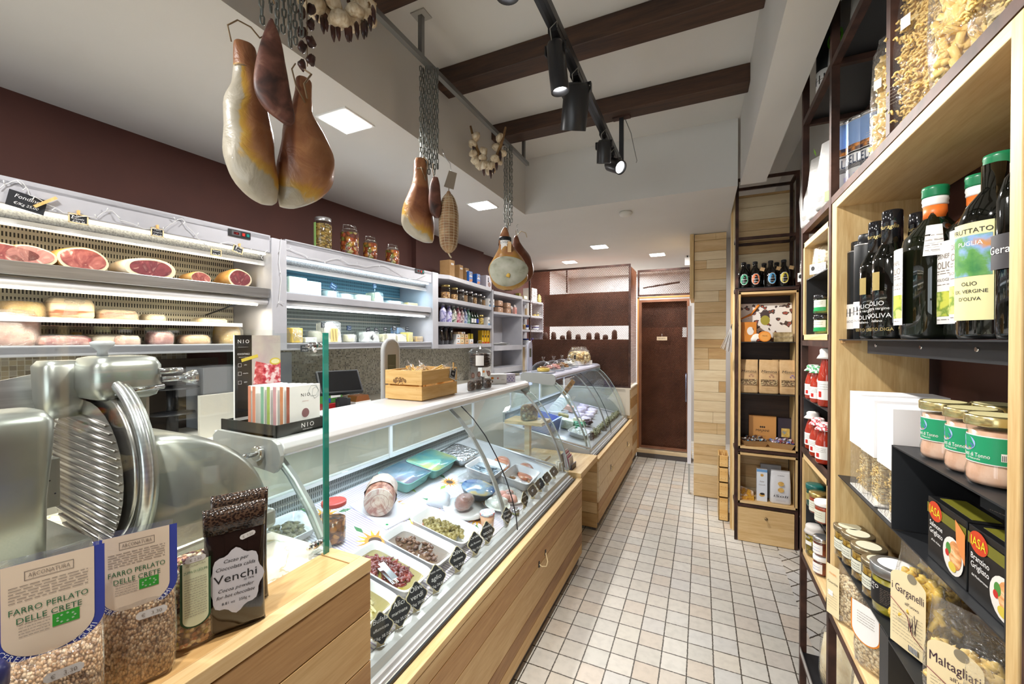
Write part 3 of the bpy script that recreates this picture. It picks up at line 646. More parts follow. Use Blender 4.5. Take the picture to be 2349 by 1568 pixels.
b=MB(); [b.text('FORMAGGIO',.012,mat('brown_ink','#5a4326',.6),T(x,-.056,.045)@Rx(PI/2)@Rz(PI/2+.1)) for x in (-.016,.004)]; rect(b,-.032,.018,-.0555,.004,.085,mat('wrap_yellow','#e6cd86',.6)); b.build('paper_label',t)
cheese(808,772,.052,.050,CH['pale'],'pale yellow round cheese beside the paper wrapped wedge',.33,zb,'round',.08,15)
cheese(838,770,.06,.070,noisy('green_mould_rind',[(.3,'#56655a'),(.7,'#8a968a')],30,.6),'dark grey green rind cheese behind the white zebra wrapped one',.28,zb,'round',.10,16)
t=cheese(855,771,.088,.070,CH['white'],'white cheese wrapped in paper with black stripes',.34,zb,'wedge',.08,17)
b=MB(); [b.box(-.042+.004*i,-.046,.004,-.0395+.004*i,-.0455,.03+.012*math.sin(i),INK,Ry(.5)) for i in range(7)]; b.build('striped_wrap',t)
cheese(883,770,.040,.055,CH['pale'],'narrow pale cheese right of the striped wrap',.31,zb,'block',.08,18)
cheese(899,772,.052,.058,CH['cream'],'cream cheese block below two price flags',.34,zb,'block',.08,19)
cheese(922,772,.070,.056,CH['cream'],'white sloping cheese wedge before the gold block',.34,zb,'wedge',.08,20)
cheese(940,768,.042,.070,CH['yellow'],'narrow gold cheese block standing upright',.34,zb,'block',.08,21)
cheese(961,778,.060,.040,CH['rind'],'small wrapped cheese half with an orange rind',.34,zb,'half',.08,22)
cheese(985,780,.075,.030,CH['cream'],'flat cheese packet at the far right of the lower shelf',.33,zb,'block',.06,23)
t=cheese(920,748,.075,.050,mat('blue_wrap','#9fc0e6',.35),'blue wrapped cheese packet leaning at the back of the lower shelf',.24,zb+.06,'wedge',.07,24)
b=MB(); b.box(-.02,-.02,-.06,.02,.02,0.002,CH['white']); b.build('cheese_base',t)
def flag(px,py,w_,h,ls,label,d,z0,roll=0,blue=False):
    s_,z_=wat(px,py,d); t=thing('price_flag',label,'price card',L(s_,d,z_),LEFT,'price cards among the cheeses')
    b=MB(); chalkcard(b,w_,h,ls,M=Ry(roll)@T(0,0,-h/2),back=mat('navy_board','#1e3450',.6) if blue else None); b.build('board',t)
    b=MB(); b.cyl((0,.002,z0-z_),(0,.002,0),.0012,STEELP,n=5); b.build('pin',t); return t
flag(765,657,.048,.036,['Raschera','€/Kg 19,90'],'slanting navy price flag in the left cheese on the upper shelf',.33,1.76,.4,True)
flag(860,655,.03,.034,['Pecorino','€/Kg 24'],'upright navy price flag before the tall wedge on the upper shelf',.33,1.76,-.15,True)
flag(743,745,.036,.034,['Gorgonzola','Dolce','€/Kg 18'],'leftmost black price flag of the lower cheese shelf',.36,1.51)
flag(801,752,.034,.03,['Taleggio','€/Kg 16'],'pale blue price flag behind the yellow round cheese',.30,1.50,0,True)
flag(845,757,.034,.036,['Robiola','€/Kg 21'],'black price flag stuck in the striped cheese, slightly tilted',.37,1.51,-.12)
flag(863,757,.034,.032,['Fontina','€/Kg 20'],'black price flag just right of the tilted one',.37,1.51)
flag(884,755,.034,.032,['Caciotta','€/Kg 15,90'],'black price flag above the narrow pale cheese',.37,1.51)
flag(905,752,.040,.032,['Asiago','€/Kg 17'],'wider black price flag above the cream cheese block',.375,1.51)
flag(934,753,.036,.032,['Provolone','€/Kg 14'],'rightmost black price flag of the lower cheese shelf',.38,1.52)
flag(699,799,.045,.036,['Gruyere','€/Kg 20'],'black price card hanging on the front lip below the bright yellow block',.457,1.42)
# ================================================================ counters on the customer side
def yat(px,X): return X/math.tan(math.atan((px-1174.5)/946)-math.radians(24.66))
XC=-.715; ZC=.555
def planks(b,x0,x1,y0,y1,z0,z1,hs,mats,seed=0,face='x'):
    """horizontal boards with small gaps; hs are the joints from the bottom"""
    R=random.Random(seed); zs=[z0]+hs+[z1]
    for i in range(len(zs)-1):
        m=mats[i%len(mats)] if isinstance(mats,list) else mats
        b.box(x0,y0,zs[i]+.0012,x1,y1,zs[i+1]-.0012,m)
# ---- wooden block at the near left with the marble slab behind it
t=thing('wooden_counter','oak plank counter block at the near left carrying the bagged grains','counter',(-.778,.15,0))
b=MB(T(.778,-.15,0)); planks(b,-.735,-.714,-.6,.748,.02,.925,[.18,.36,.54,.715,.835],[PLA,PLB,PLD,PLB,PLD,PLB]); b.box(-.838,.728,.02,-.735,.746,.925,PLB); b.box(-.84,-.6,0,-.735,.728,.925,PLC); b.build('plank_front',t,bev=.001,seg=1)
b=MB(T(.778,-.15,0)); b.box(-.745,-.6,.927,-.7125,.7485,.956,OAKY); b.box(-.842,.715,.927,-.745,.7485,.956,OAKX); b.box(-.842,-.6,.927,-.747,.713,.9545,PLD); b.build('top_board',t,bev=.0015)
MARB=noisy('veined_marble',[(.40,'#e9e6d6'),(.49,'#e2dcc2'),(.505,'#bfae7c'),(.52,'#e6e1cc'),(.7,'#efecdf')],4,.22,detail=7,dist=1.5)
b=MB(); b.box(-1.78,-.6,.92,-.844,.752,.95,MARB); o=b.build('marble_slab',bev=.002); tag(o,'pale veined marble slab under the meat slicer','worktop')
b=MB(); b.box(-1.74,-.6,0,-.85,.74,.92,mat('cream_laminate','#d8d2c2',.5)); tag(b.build('base_cabinet'),'cream cabinet body beneath the marble slab','cabinet')
# ---- glass screen round the slicer
t=thing('glass_screen','tall clear glass screen with a green edge round the meat slicer','screen',(-1.01,.2,.95))
b=MB(T(1.01,-.2,-.95)); b.box(-1.018,-.5,.951,-1.010,.718,1.502,GLASS); b.build('front_pane',t)
b=MB(T(1.01,-.2,-.95)); b.box(-1.010,.718,.951,-.834,.728,1.494,GLASS); b.build('side_pane',t)
b=MB(T(1.01,-.2,-.95)); b.box(-.834,.716,.951,-.829,.730,1.494,GEDGE); b.build('pane_edge',t,label='green polished pane edge')
for z in (1.462,.972):
    b=MB(T(1.01,-.2,-.95)); b.cyl((-.862,.705,z),(-.862,.742,z),.009,STEELP,n=16); b.cyl((-.862,.708,z),(-.84,.700,z-.012 if z>1.2 else z+.012),.004,STEELP); b.cyl((-.862,.695,z),(-.862,.705,z),.005,STEELP); b.build('glass_clamp',t)
# ---- curved glass display cases
PROF=[(-.785,.578),(-.792,.64),(-.812,.72),(-.845,.81),(-.895,.91),(-.955,1.005),(-1.025,1.085),(-1.098,1.145)]
def pz(x0,o=0): return None
SLOTD=slotmat('case_slotted_panel','#9aa09e','#39403f',.0105,.030,.5,.68,ax=(1,2),rough=.35)
def deckz(x): return .60+max(0,(-.80-x))*.21
BODYW=mat('case_white_body','#dcdcd6',.4)
def case(y0,y1,label,joints,rail_m=ALUW,hi=0):
    t=thing('display_case',label,'display case',(-1.1,(y0+y1)/2,0)); O=T(1.1,-(y0+y1)/2,0); yc=(y0+y1)/2
    b=MB(O); b.box(-1.55,y0,.0,-.76,y1,.56,BODYW); b.build('body',t)
    b=MB(O); b.prism([(-.79,.58),(-.80,.60),(-1.55,deckz(-1.55)),(-1.55,.56),(-.79,.56)],-y1,-y0,mat('steel_deck',(.62,.63,.64),.35,.3),M=Rx(PI/2)); b.build('deck',t)
    b=MB(O); b.box(-1.565,y0+.02,.757,-1.545,y1-.02,.838,SLOTD); b.box(-1.57,y0+.02,.838,-1.53,y1-.02,.846,ALUW); b.build('slotted_panel',t)
    js=[y0]+joints+[y1]
    for i in range(len(js)-1):
        b=MB(O); P=PROF; V=[];F=[]
        for k,(x,z) in enumerate(P): V+=[(x,js[i]+.003,z),(x,js[i+1]-.003,z)]
        for k in range(len(P)-1): F.append((2*k,2*k+1,2*k+3,2*k+2))
        b.add(V,F,GLASSB,True); b.build('curved_glass',t)
    for y in joints:
        b=MB(O); b.tube([(x+.001,y,z) for x,z in PROF],.0028,BLACK,5); b.build('glass_seal',t)
    for y in [y0+.012]+[j-.055 for j in joints]+[y1-.03]:
        b=MB(O); q=[(x-.03-.02*k/7,z+.0) for k,(x,z) in enumerate(PROF)]
        for k in range(len(q)-1):
            (xa,za),(xb,zb)=q[k],q[k+1]; b.add([(xa,y,za),(xa,y+.028,za),(xb,y+.028,zb),(xb,y,zb),(xa-.008,y,za),(xa-.008,y+.028,za),(xb-.008,y+.028,zb),(xb-.008,y,zb)],[(0,1,2,3),(7,6,5,4),(0,3,7,4),(1,5,6,2)],GREYM)
        b.build('support_arm',t)
    EP=[(-.80,.60)]+[(x-.004,z) for x,z in PROF]+[(-1.36,1.150),(-1.52,.80),(-1.53,.75)]
    for y in (y0,y1):
        b=MB(O); b.prism(EP,-y-.003,-y+.003,GLASSB,M=Rx(PI/2)); b.build('end_glass',t)
        b=MB(O); b.tube([(x,y,z) for x,z in [(-.79,.62)]+EP[2:]][:-2],.004,mat('glass_edge_pale',(.55,.66,.64),.2),5); b.tube([(-1.53,y,.75),(-.79,y,.615)],.008,ALUW,6); b.build('end_trim',t)
        b=MB(O); s_=1 if y==y1 else -1
        b.prism([(-1.385,1.125),(-1.10,1.098),(-1.078,1.115),(-1.072,1.15),(-1.085,1.18),(-1.11,1.192),(-1.36,1.198),(-1.385,1.18)],-y-.012*(s_==1),-y+.012*(s_==-1),GREYM,M=Rx(PI/2)); b.build('end_cap',t,bev=.001)
    b=MB(O); b.prism([(-1.40,1.168),(-1.12,1.140),(-1.095,1.140),(-1.078,1.150),(-1.072,1.167),(-1.082,1.183),(-1.105,1.19),(-1.40,1.19)],-y1,-y0,rail_m,M=Rx(PI/2)); b.build('top_shelf',t,bev=.003)
    b=MB(O); b.box(-1.34,y0+.05,1.150,-1.28,y1-.05,1.162,LEDC); b.build('lamp',t)
    b=MB(O); b.box(-1.515,y0+.02,.846,-1.50,y1-.02,.862,ALUW); [b.box(-1.505,y,.85,-1.495,y+.02,1.14,ALUW) for y in [y0+.02]+[j-.06 for j in joints]+[y1-.04]]; b.box(-1.515,y0+.02,1.125,-1.40,y1-.02,1.145,ALUW); b.build('rear_frame',t)
    b=MB(O); b.box(-1.503,y0+.04,.862,-1.499,y1-.04,1.13,GLASS); b.build('rear_glass',t)
    b=MB(O); b.box(-.795,y0,.556,-.778,y1,.580,ALUW); b.box(-.770,y0,.556,-.764,y1,.572,LACQ); b.box(-.756,y0,.553,-.748,y1,.566,BLACKM); b.box(-.80,y0,.553,-.748,y1,.558,LACQ); b.build('base_rail',t,bev=.001)
    area('case_lamp',(-1.27,yc,1.12),(0,math.radians(8),0),.05,4.2*(y1-y0)/1.8,(.76,.88,1) if not hi else (.70,.76,1),sy=(y1-y0)*.9)
    return t
c1=case(.79,2.62,'near curved glass display case full of antipasti trays',[1.77])
c2=case(3.20,4.80,'far curved glass display case with fresh cheeses',[3.99],mat('lilac_aluminium',(.66,.68,.82),.3,.3),1)
def front(y0,y1,label,mats,hs,handles,hm,seed=0):
    t=thing('counter',label,'counter',(XC,(y0+y1)/2,0)); O=T(-XC,-(y0+y1)/2,0)
    b=MB(O); planks(b,XC-.03,XC,y0,y1,.060,.532,hs,mats); b.build('plank_front',t,bev=.0012,seg=1)
    b=MB(O); b.box(XC-.034,y0,.533,XC+.001,y1,ZC,OAKY); b.build('top_board',t,bev=.0015)
    b=MB(O); b.box(XC-.05,y0,.0,XC-.022,y1,.060,PLINTH); b.build('plinth',t)
    for y in handles:
        if hm:   # looped leather cord
            b=MB(O); z=.395; b.tube([(XC+.003,y-.045,z-.012),(XC+.010,y-.03,z-.028),(XC+.022,y,z-.040),(XC+.020,y+.028,z-.030),(XC+.006,y+.040,z-.002),(XC+.003,y+.045,z+.003)],.0028,OAKE,6); b.build('cord_handle',t)
            for dy,dz in ((-.045,-.012),(.045,.003)): b=MB(O); b.box(XC,y+dy-.005,z+dz-.014,XC+.004,y+dy+.005,z+dz+.014,BLACKM); b.build('handle_bracket',t)
        else:
            z=.36; b=MB(O); b.box(XC,y-.012,z-.018,XC+.004,y+.012,z+.022,mat('grey_bracket',(.3,.28,.25),.5)); b.build('handle_bracket',t)
            b=MB(O); b.tube([(XC+.004,y-.03,z-.02),(XC+.018,y-.02,z-.025),(XC+.02,y+.02,z-.005),(XC+.004,y+.03,z)],.006,OAKE,6); b.build('cord_handle',t)
    return t
front(.76,2.668,'long oak plank front below the near display case',[PLD,PLC,PLA,PLB,PLA],[.128,.20,.375,.478],[.99,1.915],1)
front(3.155,4.87,'pale plank front below the far display case',[PLA,PLB,PXA,PXA,PXA],[.15,.215,.335,.455],[3.62,4.50],0)
# side boards of the far counter, half wall and step
b=MB(); planks(b,-1.55,-.727,3.150,3.168,.02,.553,[.13,.215,.30,.45],[PXC,PXB,PXC,PXB]); tag(b.build('counter_side_panel',bev=.001,seg=1),'stacked plank side of the far counter facing the camera','panel')
b=MB(); planks(b,-.77,-.732,4.875,5.42,.06,.897,[.13,.22,.33,.45,.56,.67,.79],[PXB,PXA,PXC,PXA,PXB,PXA,PXC,PXA]); b.box(-2.1,4.85,.0,-.77,4.90,.897,mat('limed_board','#d9cdb8',.5)); b.box(-.79,4.868,.0,-.75,5.42,.06,PLINTH); b.box(-.79,4.84,.60,-.74,4.875,.897,mat('limed_board','#d9cdb8',.5)); b.box(-2.1,4.84,.897,-.728,5.42,.915,mat('limed_board','#d9cdb8',.5)); tag(b.build('half_wall',bev=.001,seg=1),'plank half wall carrying the brown mesh screen','wall panel')
# bridging shelf between the two cases
b=MB(); b.box(-1.25,2.672,.545,-.722,3.148,.585,OAKY); tag(b.build('bridge_shelf',bev=.002),'oak shelf bridging the gap between the two display cases','shelf')
# ---- service side floor and back counter
b=MB(); b.box(.008,-2,0,.50,4.1,1.005,mat('service_cabinet','#cdc6b5',.5)); tag(b.build('back_cabinet',M=WM),'cream cabinets along the left wall below the worktop','cabinet')
b=MB(); b.box(.008,-2,1.006,.55,4.1,1.04,noisy('pale_worktop',[(.3,'#ded8c8'),(.7,'#ece8dc')],8,.35)); tag(b.build('worktop',M=WM,bev=.003),'pale worktop along the left wall','worktop')
# ================================================================ meat slicer
t=thing('meat_slicer','large cast aluminium meat slicer behind the glass screen','slicer',(-1.22,.43,.95)); O=T(1.22,-.43,-.95)
ALUB=noisy('slicer_aluminium',[(.3,(.38,.39,.36)),(.7,(.48,.49,.455))],9,.34,metal=.88)
b=MB(O); b.box(-1.42,.30,.965,-1.06,.76,1.015,ALUB); b.box(-1.36,.22,.975,-1.10,.34,1.005,ALUB); b.build('base',t,bev=.012,seg=3)
for x in (-1.39,-1.09):
    for y in (.33,.73): b=MB(O); b.cyl((x,y,.951),(x,y,.967),.016,BLACK); b.build('foot',t)
# motor housing: quarter ellipse falling towards the far side
n=14; pr=[(.465,1.005)]+[(.47+.285*math.sin(a),1.0+.27*math.cos(a)) for a in [PI/2*i/n for i in range(n+1)]]
b=MB(O); V=[];F=[]; xs=[(-1.33,.0),(-1.325,.92),(-1.30,.985),(-1.26,1.0),(-1.12,1.0),(-1.085,.985),(-1.065,.93),(-1.06,.0)]
for x,k in xs[1:-1]:
    for y,z in pr: V.append((x,.47+(y-.47)*k,1.0+(z-1.0)*k))
m_=len(pr)
for j in range(len(xs)-3):
    for i in range(m_-1): a=j*m_+i; F.append((a,a+1,a+1+m_,a+m_))
F.append(tuple(range(m_))[::-1]); F.append(tuple(range((len(xs)-3)*m_,(len(xs)-2)*m_))); b.add(V,F,ALUB,True); b.build('motor_housing',t,bev=0)
b=MB(O); b.cyl((-1.22,.466,1.195),(-1.22,.452,1.195),.208,ALUB,n=56); b.build('blade_guard',t)
b=MB(O); b.tube([(-1.22+.203*math.cos(2*PI*i/56),.448,1.195+.203*math.sin(2*PI*i/56)) for i in range(56)],.011,STEEL,8,True); b.build('guard_ring',t)
DISC=noisy('blade_plate',[(.3,(.40,.37,.35)),(.7,(.54,.51,.48))],7,.27,metal=.9,stretch=(1,1,6))
b=MB(O); b.cyl((-1.22,.452,1.195),(-1.22,.440,1.195),.178,DISC,r1=.172,n=48); b.build('blade',t)
# ribbed gauge plate in front of the blade
b=MB(O); 
for i in range(17):
    z=1.045+i*.0165; hw=math.sqrt(max(.001,.165**2-(z-1.18)**2))
    b.tube([(-1.235-hw,.428,z+.012),(-1.225+hw*.9,.428,z-.012)],.0030,DISC,6)
V=[(-1.235+.17*math.cos(2*PI*k/32),.430,1.18+.165*math.sin(2*PI*k/32)) for k in range(32)]; b.add(V,[tuple(range(32))],DISC); b.build('ribbed_plate',t)
# sharpener on top
b=MB(O); loft(b,[(1.345,.10,.075),(1.352,.125,.11),(1.375,.14,.125),(1.42,.138,.125),(1.437,.12,.108),(1.441,.09,.08)],ALUB,28,.4,M=T(-1.20,.475,0)); b.build('sharpener_housing',t)
b=MB(O); loft(b,[(1.31,.05,.06),(1.35,.085,.07),(1.42,.09,.075),(1.432,.07,.06)],ALUB,20,.5,M=T(-1.27,.405,0)); b.build('guard_arm',t)
b=MB(O); b.lathe([(.010,0),(.008,.014),(.019,.026),(.021,.034),(.012,.037)],GREYP,c=(-1.215,.455,1.438),n=18); b.build('top_knob',t)
b=MB(O); b.cyl((-1.14,.53,1.385),(-1.14,.575,1.385),.006,STEELP); b.cyl((-1.14,.575,1.385),(-1.14,.60,1.385),.010,STEELP,r1=.019,n=8); b.build('side_knob',t)
b=MB(O); b.cyl((-1.13,.52,1.405),(-1.13,.567,1.405),.007,STEELP); b.cyl((-1.13,.44,1.365),(-1.13,.53,1.37),.006,STEELP); b.build('sharpener_pin',t)
b=MB(O); b.box(-1.24,.455,1.20,-1.16,.52,1.36,ALUB); b.build('neck',t,bev=.01)
b=MB(O); b.cyl((-1.16,.70,1.15),(-1.16,.765,1.15),.007,STEELP); b.lathe([(.019,0),(.022,.004),(.022,.024),(.018,.028)],STEELP,n=12,M=T(-1.16,.762,1.15)@Rx(-PI/2)); b.build('gauge_knob',t)
# carriage with hand guard at the left
b=MB(O); loft(b,[(1.06,.11,.10),(1.20,.115,.105),(1.30,.13,.12),(1.335,.13,.12),(1.352,.11,.10)],ALUB,26,.38,M=T(-1.10,.270,0)); b.build('hand_guard',t)
b=MB(O); b.box(-1.16,.315,1.165,-1.10,.350,1.255,ALUB); b.cyl((-1.13,.29,1.262),(-1.13,.345,1.262),.017,STEELP,n=16); [b.cyl((-1.0995,.322+.007*i,1.19+.013*(i%3)),(-1.0985,.322+.007*i,1.19+.013*(i%3)),.0016,BLACK,n=6) for i in range(4)]; b.build('holder_plate',t,bev=.003)
b=MB(O); b.box(-1.30,.18,1.04,-1.07,.385,1.095,ALUB); b.build('carriage',t,bev=.004)
b=MB(O); b.add([(-1.36,.25,1.09),(-1.36,.40,1.09),(-1.38,.40,1.40),(-1.40,.22,1.36),(-1.354,.25,1.09),(-1.354,.40,1.09),(-1.374,.40,1.40),(-1.394,.22,1.36)],[(0,1,2,3),(7,6,5,4),(0,4,5,1),(1,5,6,2),(2,6,7,3),(3,7,4,0)],STEEL); b.build('food_fence',t)
b=MB(O); b.lathe([(.018,0),(.02,.01),(.012,.022),(.012,.030),(.020,.042),(.020,.056),(.015,.06)],BLACKG,n=16,M=T(-1.07,.365,1.018)@Ry(PI/2)); b.build('lock_knob',t)
# ================================================================ bags standing on the near wooden counter
FARRO=noisy('pearled_spelt',[(0,'#a37a4f'),(.4,'#c29a6e'),(.8,'#dcbc94'),(1,'#e8cfac')],330,.6,kind='cells',stretch=(1,1,.6),bst=.9,bd=.003)
BEANS=noisy('mixed_beans',[(0,'#5a2c33'),(.18,'#c98f72'),(.36,'#efe3c4'),(.5,'#b5a75c'),(.62,'#d8b08c'),(.78,'#f4ecd8'),(.9,'#a2613f')],150,.35,kind='cells',interp='CONSTANT',bst=.9,bd=.005)
BLUEL=mat('label_blue','#3a48a0',.45); CRL=mat('label_cream','#e8d5bd',.5); GRN=mat('label_green_text','#2f6b46',.5); EUG=mat('eu_leaf_green','#35a035',.45); GRYT=mat('label_grey_text','#85786c',.6); PRICE=mat('price_sticker','#dad6d2',.5)
def sticker(b,x,y,z,w_,h,tx,rz=0):
    c=h*.3; M=T(x,y,z)@Ry(rz); b.add([(-w_/2+c,0,-h/2),(w_/2-c,0,-h/2),(w_/2,0,-h/2+c),(w_/2,0,h/2-c),(w_/2-c,0,h/2),(-w_/2+c,0,h/2),(-w_/2,0,h/2-c),(-w_/2,0,-h/2+c)],[tuple(range(8))],PRICE,M=M)
    b.text(tx,h*.62,GRYT,M@FACE(0,-.0008,0))
def farro_label(b,w_,d_,h):
    y=-d_*.32
    def U(k,m,yy):
        n=20; a=w_*.50*k; zb=h*.52+(1-k)*h*.075; V=[(-a,yy,h*.99),(-a,yy,zb+a*.55)]+[(-a*math.cos(PI*i/n),yy-.0,zb+a*.55-a*.78*math.sin(PI*i/n)) for i in range(n+1)]+[(a,yy,h*.99)]
        b.add(V,[tuple(range(len(V)))],m)
    sl=-.17
    U(1.0,BLUEL,0); U(.80,CRL,-.0006)
    X=lambda z: FACE(0,-.0014,z)
    b.text('ARCONATURA',.0075,GRYT,X(h*.925),width=w_*.36); rect(b,-w_*.21,w_*.21,-.0010,h*.945,h*.948,GRYT); rect(b,-w_*.21,w_*.21,-.0010,h*.9,h*.903,GRYT); rect(b,-w_*.212,-w_*.205,-.0010,h*.9,h*.948,GRYT); rect(b,w_*.205,w_*.212,-.0010,h*.9,h*.948,GRYT)
    lines(b,-w_*.34,w_*.34,-.0012,[h*q for q in (.80,.815,.83,.845,.86,.875)],GRYT,.0009,seed=4)
    b.text('FARRO PERLATO',.0105,GRN,X(h*.755),width=w_*.68); b.text('DELLE CRETE',.0105,GRN,X(h*.705),width=w_*.56)
    rect(b,w_*.02,w_*.26,-.0012,h*.62,h*.685,EUG)
    for i in range(9): a=2*PI*i/9; b.text('*',.006,PAPER,FACE(w_*.14+w_*.08*math.cos(a),-.0018,h*.652+h*.02*math.sin(a)))
    lines(b,-w_*.26,w_*.0,-.0012,[h*q for q in (.62,.635,.65,.665,.68)],GRYT,.0007,seed=5)
    s='CEREALI & LEGUMI'
    for i,c in enumerate(s):
        a=-1.12+2.24*i/(len(s)-1); b.text(c,.0088,PAPER,FACE(w_*.445*math.sin(a),-.0016,h*.5275+w_*.2475-w_*.345*math.cos(a))@Rz(a*.9))
def mkbag(label,px,X,w_,d_,h,cm,rz,fill,lab,film=None,stick=None,seed=0,top=.9,z=.957):
    Y=yat(px,X); t=bag(label,w_,d_,h,cm,(X,Y,z),math.radians(rz),'bags on the wooden counter',fill=fill,film=film,seed=seed,top=top)
    b=MB(T(0,-d_*.40,0)); 
    if lab: lab(b,w_,d_,h)
    b.build('label',t)
    if stick: b=MB(); sticker(b,stick[0],-d_*.56,stick[1],.036,.012,stick[2],-.0); b.build('price_sticker',t)
    return t
mkbag('clear bag of pearled spelt with a blue and cream header, nearest the camera',112,-.775,.100,.046,.246,FARRO,70,.50,farro_label,stick=(.012,.092,'€   3.30'),seed=1)
mkbag('clear bag of pearled spelt with a blue header, between its twin and the beans',312,-.785,.093,.044,.235,FARRO,66,.58,farro_label,stick=(.016,.108,'€   3.30'),seed=2)
def zup(b,w_,d_,h):
    n=14; g=mat('dark_green_label','#2f5a38',.45)
    for k,m,yy in ((1,g,-.012),(.84,mat('pale_green_label','#d9dcb8',.5),-.0128)):
        a=w_*.29*k; V=[(-a,yy,h*.74),(-a,yy,h*.28)]+[(-a*math.cos(PI*i/n),yy,h*.28-a*.8*math.sin(PI*i/n)) for i in range(n+1)]+[(a,yy,h*.74)]; b.add(V,[tuple(range(len(V)))],m)
    b.text('ARCONATURA',.004,GRYT,FACE(0,-.0136,h*.71)); b.text('ZUPPA DI LEGUMI',.006,GRN,FACE(0,-.0136,h*.66),width=w_*.44); lines(b,-w_*.21,w_*.21,-.0135,[h*(.30+.02*i) for i in range(16)],GRYT,.0008,seed=7)
t=mkbag('clear bag of mixed soup beans with a dark green label',437,-.795,.072,.042,.205,BEANS,72,.74,zup,seed=3)
b=MB(); sticker(b,.0,-.030,.155,.028,.010,'€ 2.50'); b.build('price_sticker',t)
COCO=noisy('dark_foil_pattern',[(.35,'#1c130e'),(.5,'#33231a'),(.65,'#4c3a2c')],220,.22,kind='dist',bst=.5,coat=.4); COCOP=mat('dark_foil','#1d130f',.18,coat=.6,bs=25,bst=.25,bd=.006)
SILL=mat('silver_label','#cfccd0',.35,bs=40,bst=.2)
def venchi(b,w_,d_,h):
    n=40; cz=h*.43; V=[((w_*.42+.0028*math.cos(8*a))*math.cos(a)*(1.02),-.013,cz+(h*.245+.004*math.cos(8*a))*math.sin(a)) for a in [2*PI*i/n for i in range(n)]]; b.add(V,[tuple(range(n))],SILL)
    X=lambda z,x=0: FACE(x,-.0136,z)
    b.text('Cacao per',.0088,INK,X(cz+h*.165),shear=.3); b.text('Cioccolata calda',.0088,INK,X(cz+h*.115),width=w_*.62,shear=.3); b.text('Venchi',.020,INK,X(cz+h*.035),width=w_*.68); b.text('dal 1878',.0045,INK,X(cz-h*.012,w_*.2)); b.text('Cocoa powder',.0085,INK,X(cz-h*.06),width=w_*.56,shear=.3); b.text('for hot chocolate',.0085,INK,X(cz-h*.105),width=w_*.6,shear=.3); b.text('8.81 oz   250g e',.0065,INK,X(cz-h*.165))
def foilbag(label,px,X,rz,seed,lab):
    w_,d_,h=.094,.036,.222; Y=yat(px,X); t=thing('bag',label,'bag',(X,Y,.957),math.radians(rz),'bags on the wooden counter')
    b=MB(); loft(b,[(0,w_*1.0,d_*.2),(.012,w_*.98,d_*.75),(h*.3,w_*.95,d_),(h*.6,w_*.95,d_*.85),(h*.80,w_*.97,d_*.35),(h*.9,w_*.98,d_*.1),(h,w_*.99,d_*.06)],COCOP,26,.6,jit=.0006,seed=seed); b.build('pouch',t)
    b=MB(); loft(b,[(h*.80,w_*.99,d_*.42),(h*.9,w_*1.0,d_*.14),(h*1.004,w_*1.01,d_*.09)],COCO,26,.6); b.build('patterned_top',t,label='embossed chain pattern band at the top')
    if lab:
        b=MB(T(0,-.006,0)); venchi(b,w_,d_,h); b.build('label',t); b=MB(); sticker(b,.018,-.0145,h*.76,.024,.009,'€  7.50',-.25); b.build('price_sticker',t)
    return t
foilbag('dark brown cocoa pouch with a scalloped silver label, at the far end of the bags',537,-.765,62,5,True)
foilbag('second dark brown cocoa pouch, hidden behind the labelled one',549,-.822,60,6,False)
GB=mat('dark_green_bottle_glass','#0f2a1a',.08,coat=.6)
bottle('dark green bottle with a navy stopper at the bottom left corner of the photo',[(.030,0),(.032,.006),(.032,.075),(.024,.098),(.011,.108),(.010,.118)],GB,(-.745,.178,.957),CUST,cap=lambda b:b.lathe([(.012,.114),(.0155,.118),(.0155,.138),(.011,.146)],mat('navy_stopper','#20234e',.3),n=18))
# ================================================================ white shelves along the left wall beyond the fridges
t=thing('wall_shelving','white built-in shelves with jars and soda bottles right of the cheese fridge','shelves'); t.matrix_local=WM
def slope_shelf(z,name='shelf'):
    b=MB(); b.prism([(.01,2.15),(.33,2.16),(.42,2.34),(.275,3.285),(.01,3.285)],z-.035,z,LACQ2); b.build(name,t,bev=.002)
for z in (2.015,1.819,1.621,1.430): slope_shelf(z)
b=MB(); b.box(.01,3.285,1.06,.285,3.305,2.0,LACQ2); b.build('divider',t)
b=MB(); b.box(.01,3.305,1.955,.29,3.985,1.99,LACQ2); b.build('shelf',t,bev=.002)
b=MB(); b.box(.01,3.305,1.745,.29,3.985,1.77,LACQ2); b.build('shelf',t,bev=.002)
for z0,z1 in ((1.35,1.405),(1.10,1.16)): 
    b=MB(); b.box(.01,3.305,z0,.30,3.985,z1,LACQ2); b.build('drawer_box',t,bev=.002)
b=MB(); b.box(.006,3.305,1.04,.012,4.70,1.99,LACQ2); b.build('back_board',t)
b=MB(); b.box(.01,3.985,1.06,.285,4.01,1.985,LACQ2); b.build('divider',t)
for z in (1.965,1.775,1.592,1.402): b=MB(); b.box(.012,4.01,z-.025,.28,4.64,z,LACQ2); b.build('shelf',t,bev=.002)
b=MB(); b.box(.10,4.64,1.38,.28,4.655,1.965,LACQ2); b.build('side_board',t)
b=MB(); b.box(.012,4.02,1.05,.02,4.62,1.37,noisy('beige_board',[(.3,'#a89878'),(.7,'#bba98a')],8,.6)); b.build('back_board',t,label='beige board below the last shelves')
def SP(px,py,z,d): s_,_=wat(px,py,d); return tuple(L(s_,d,z))
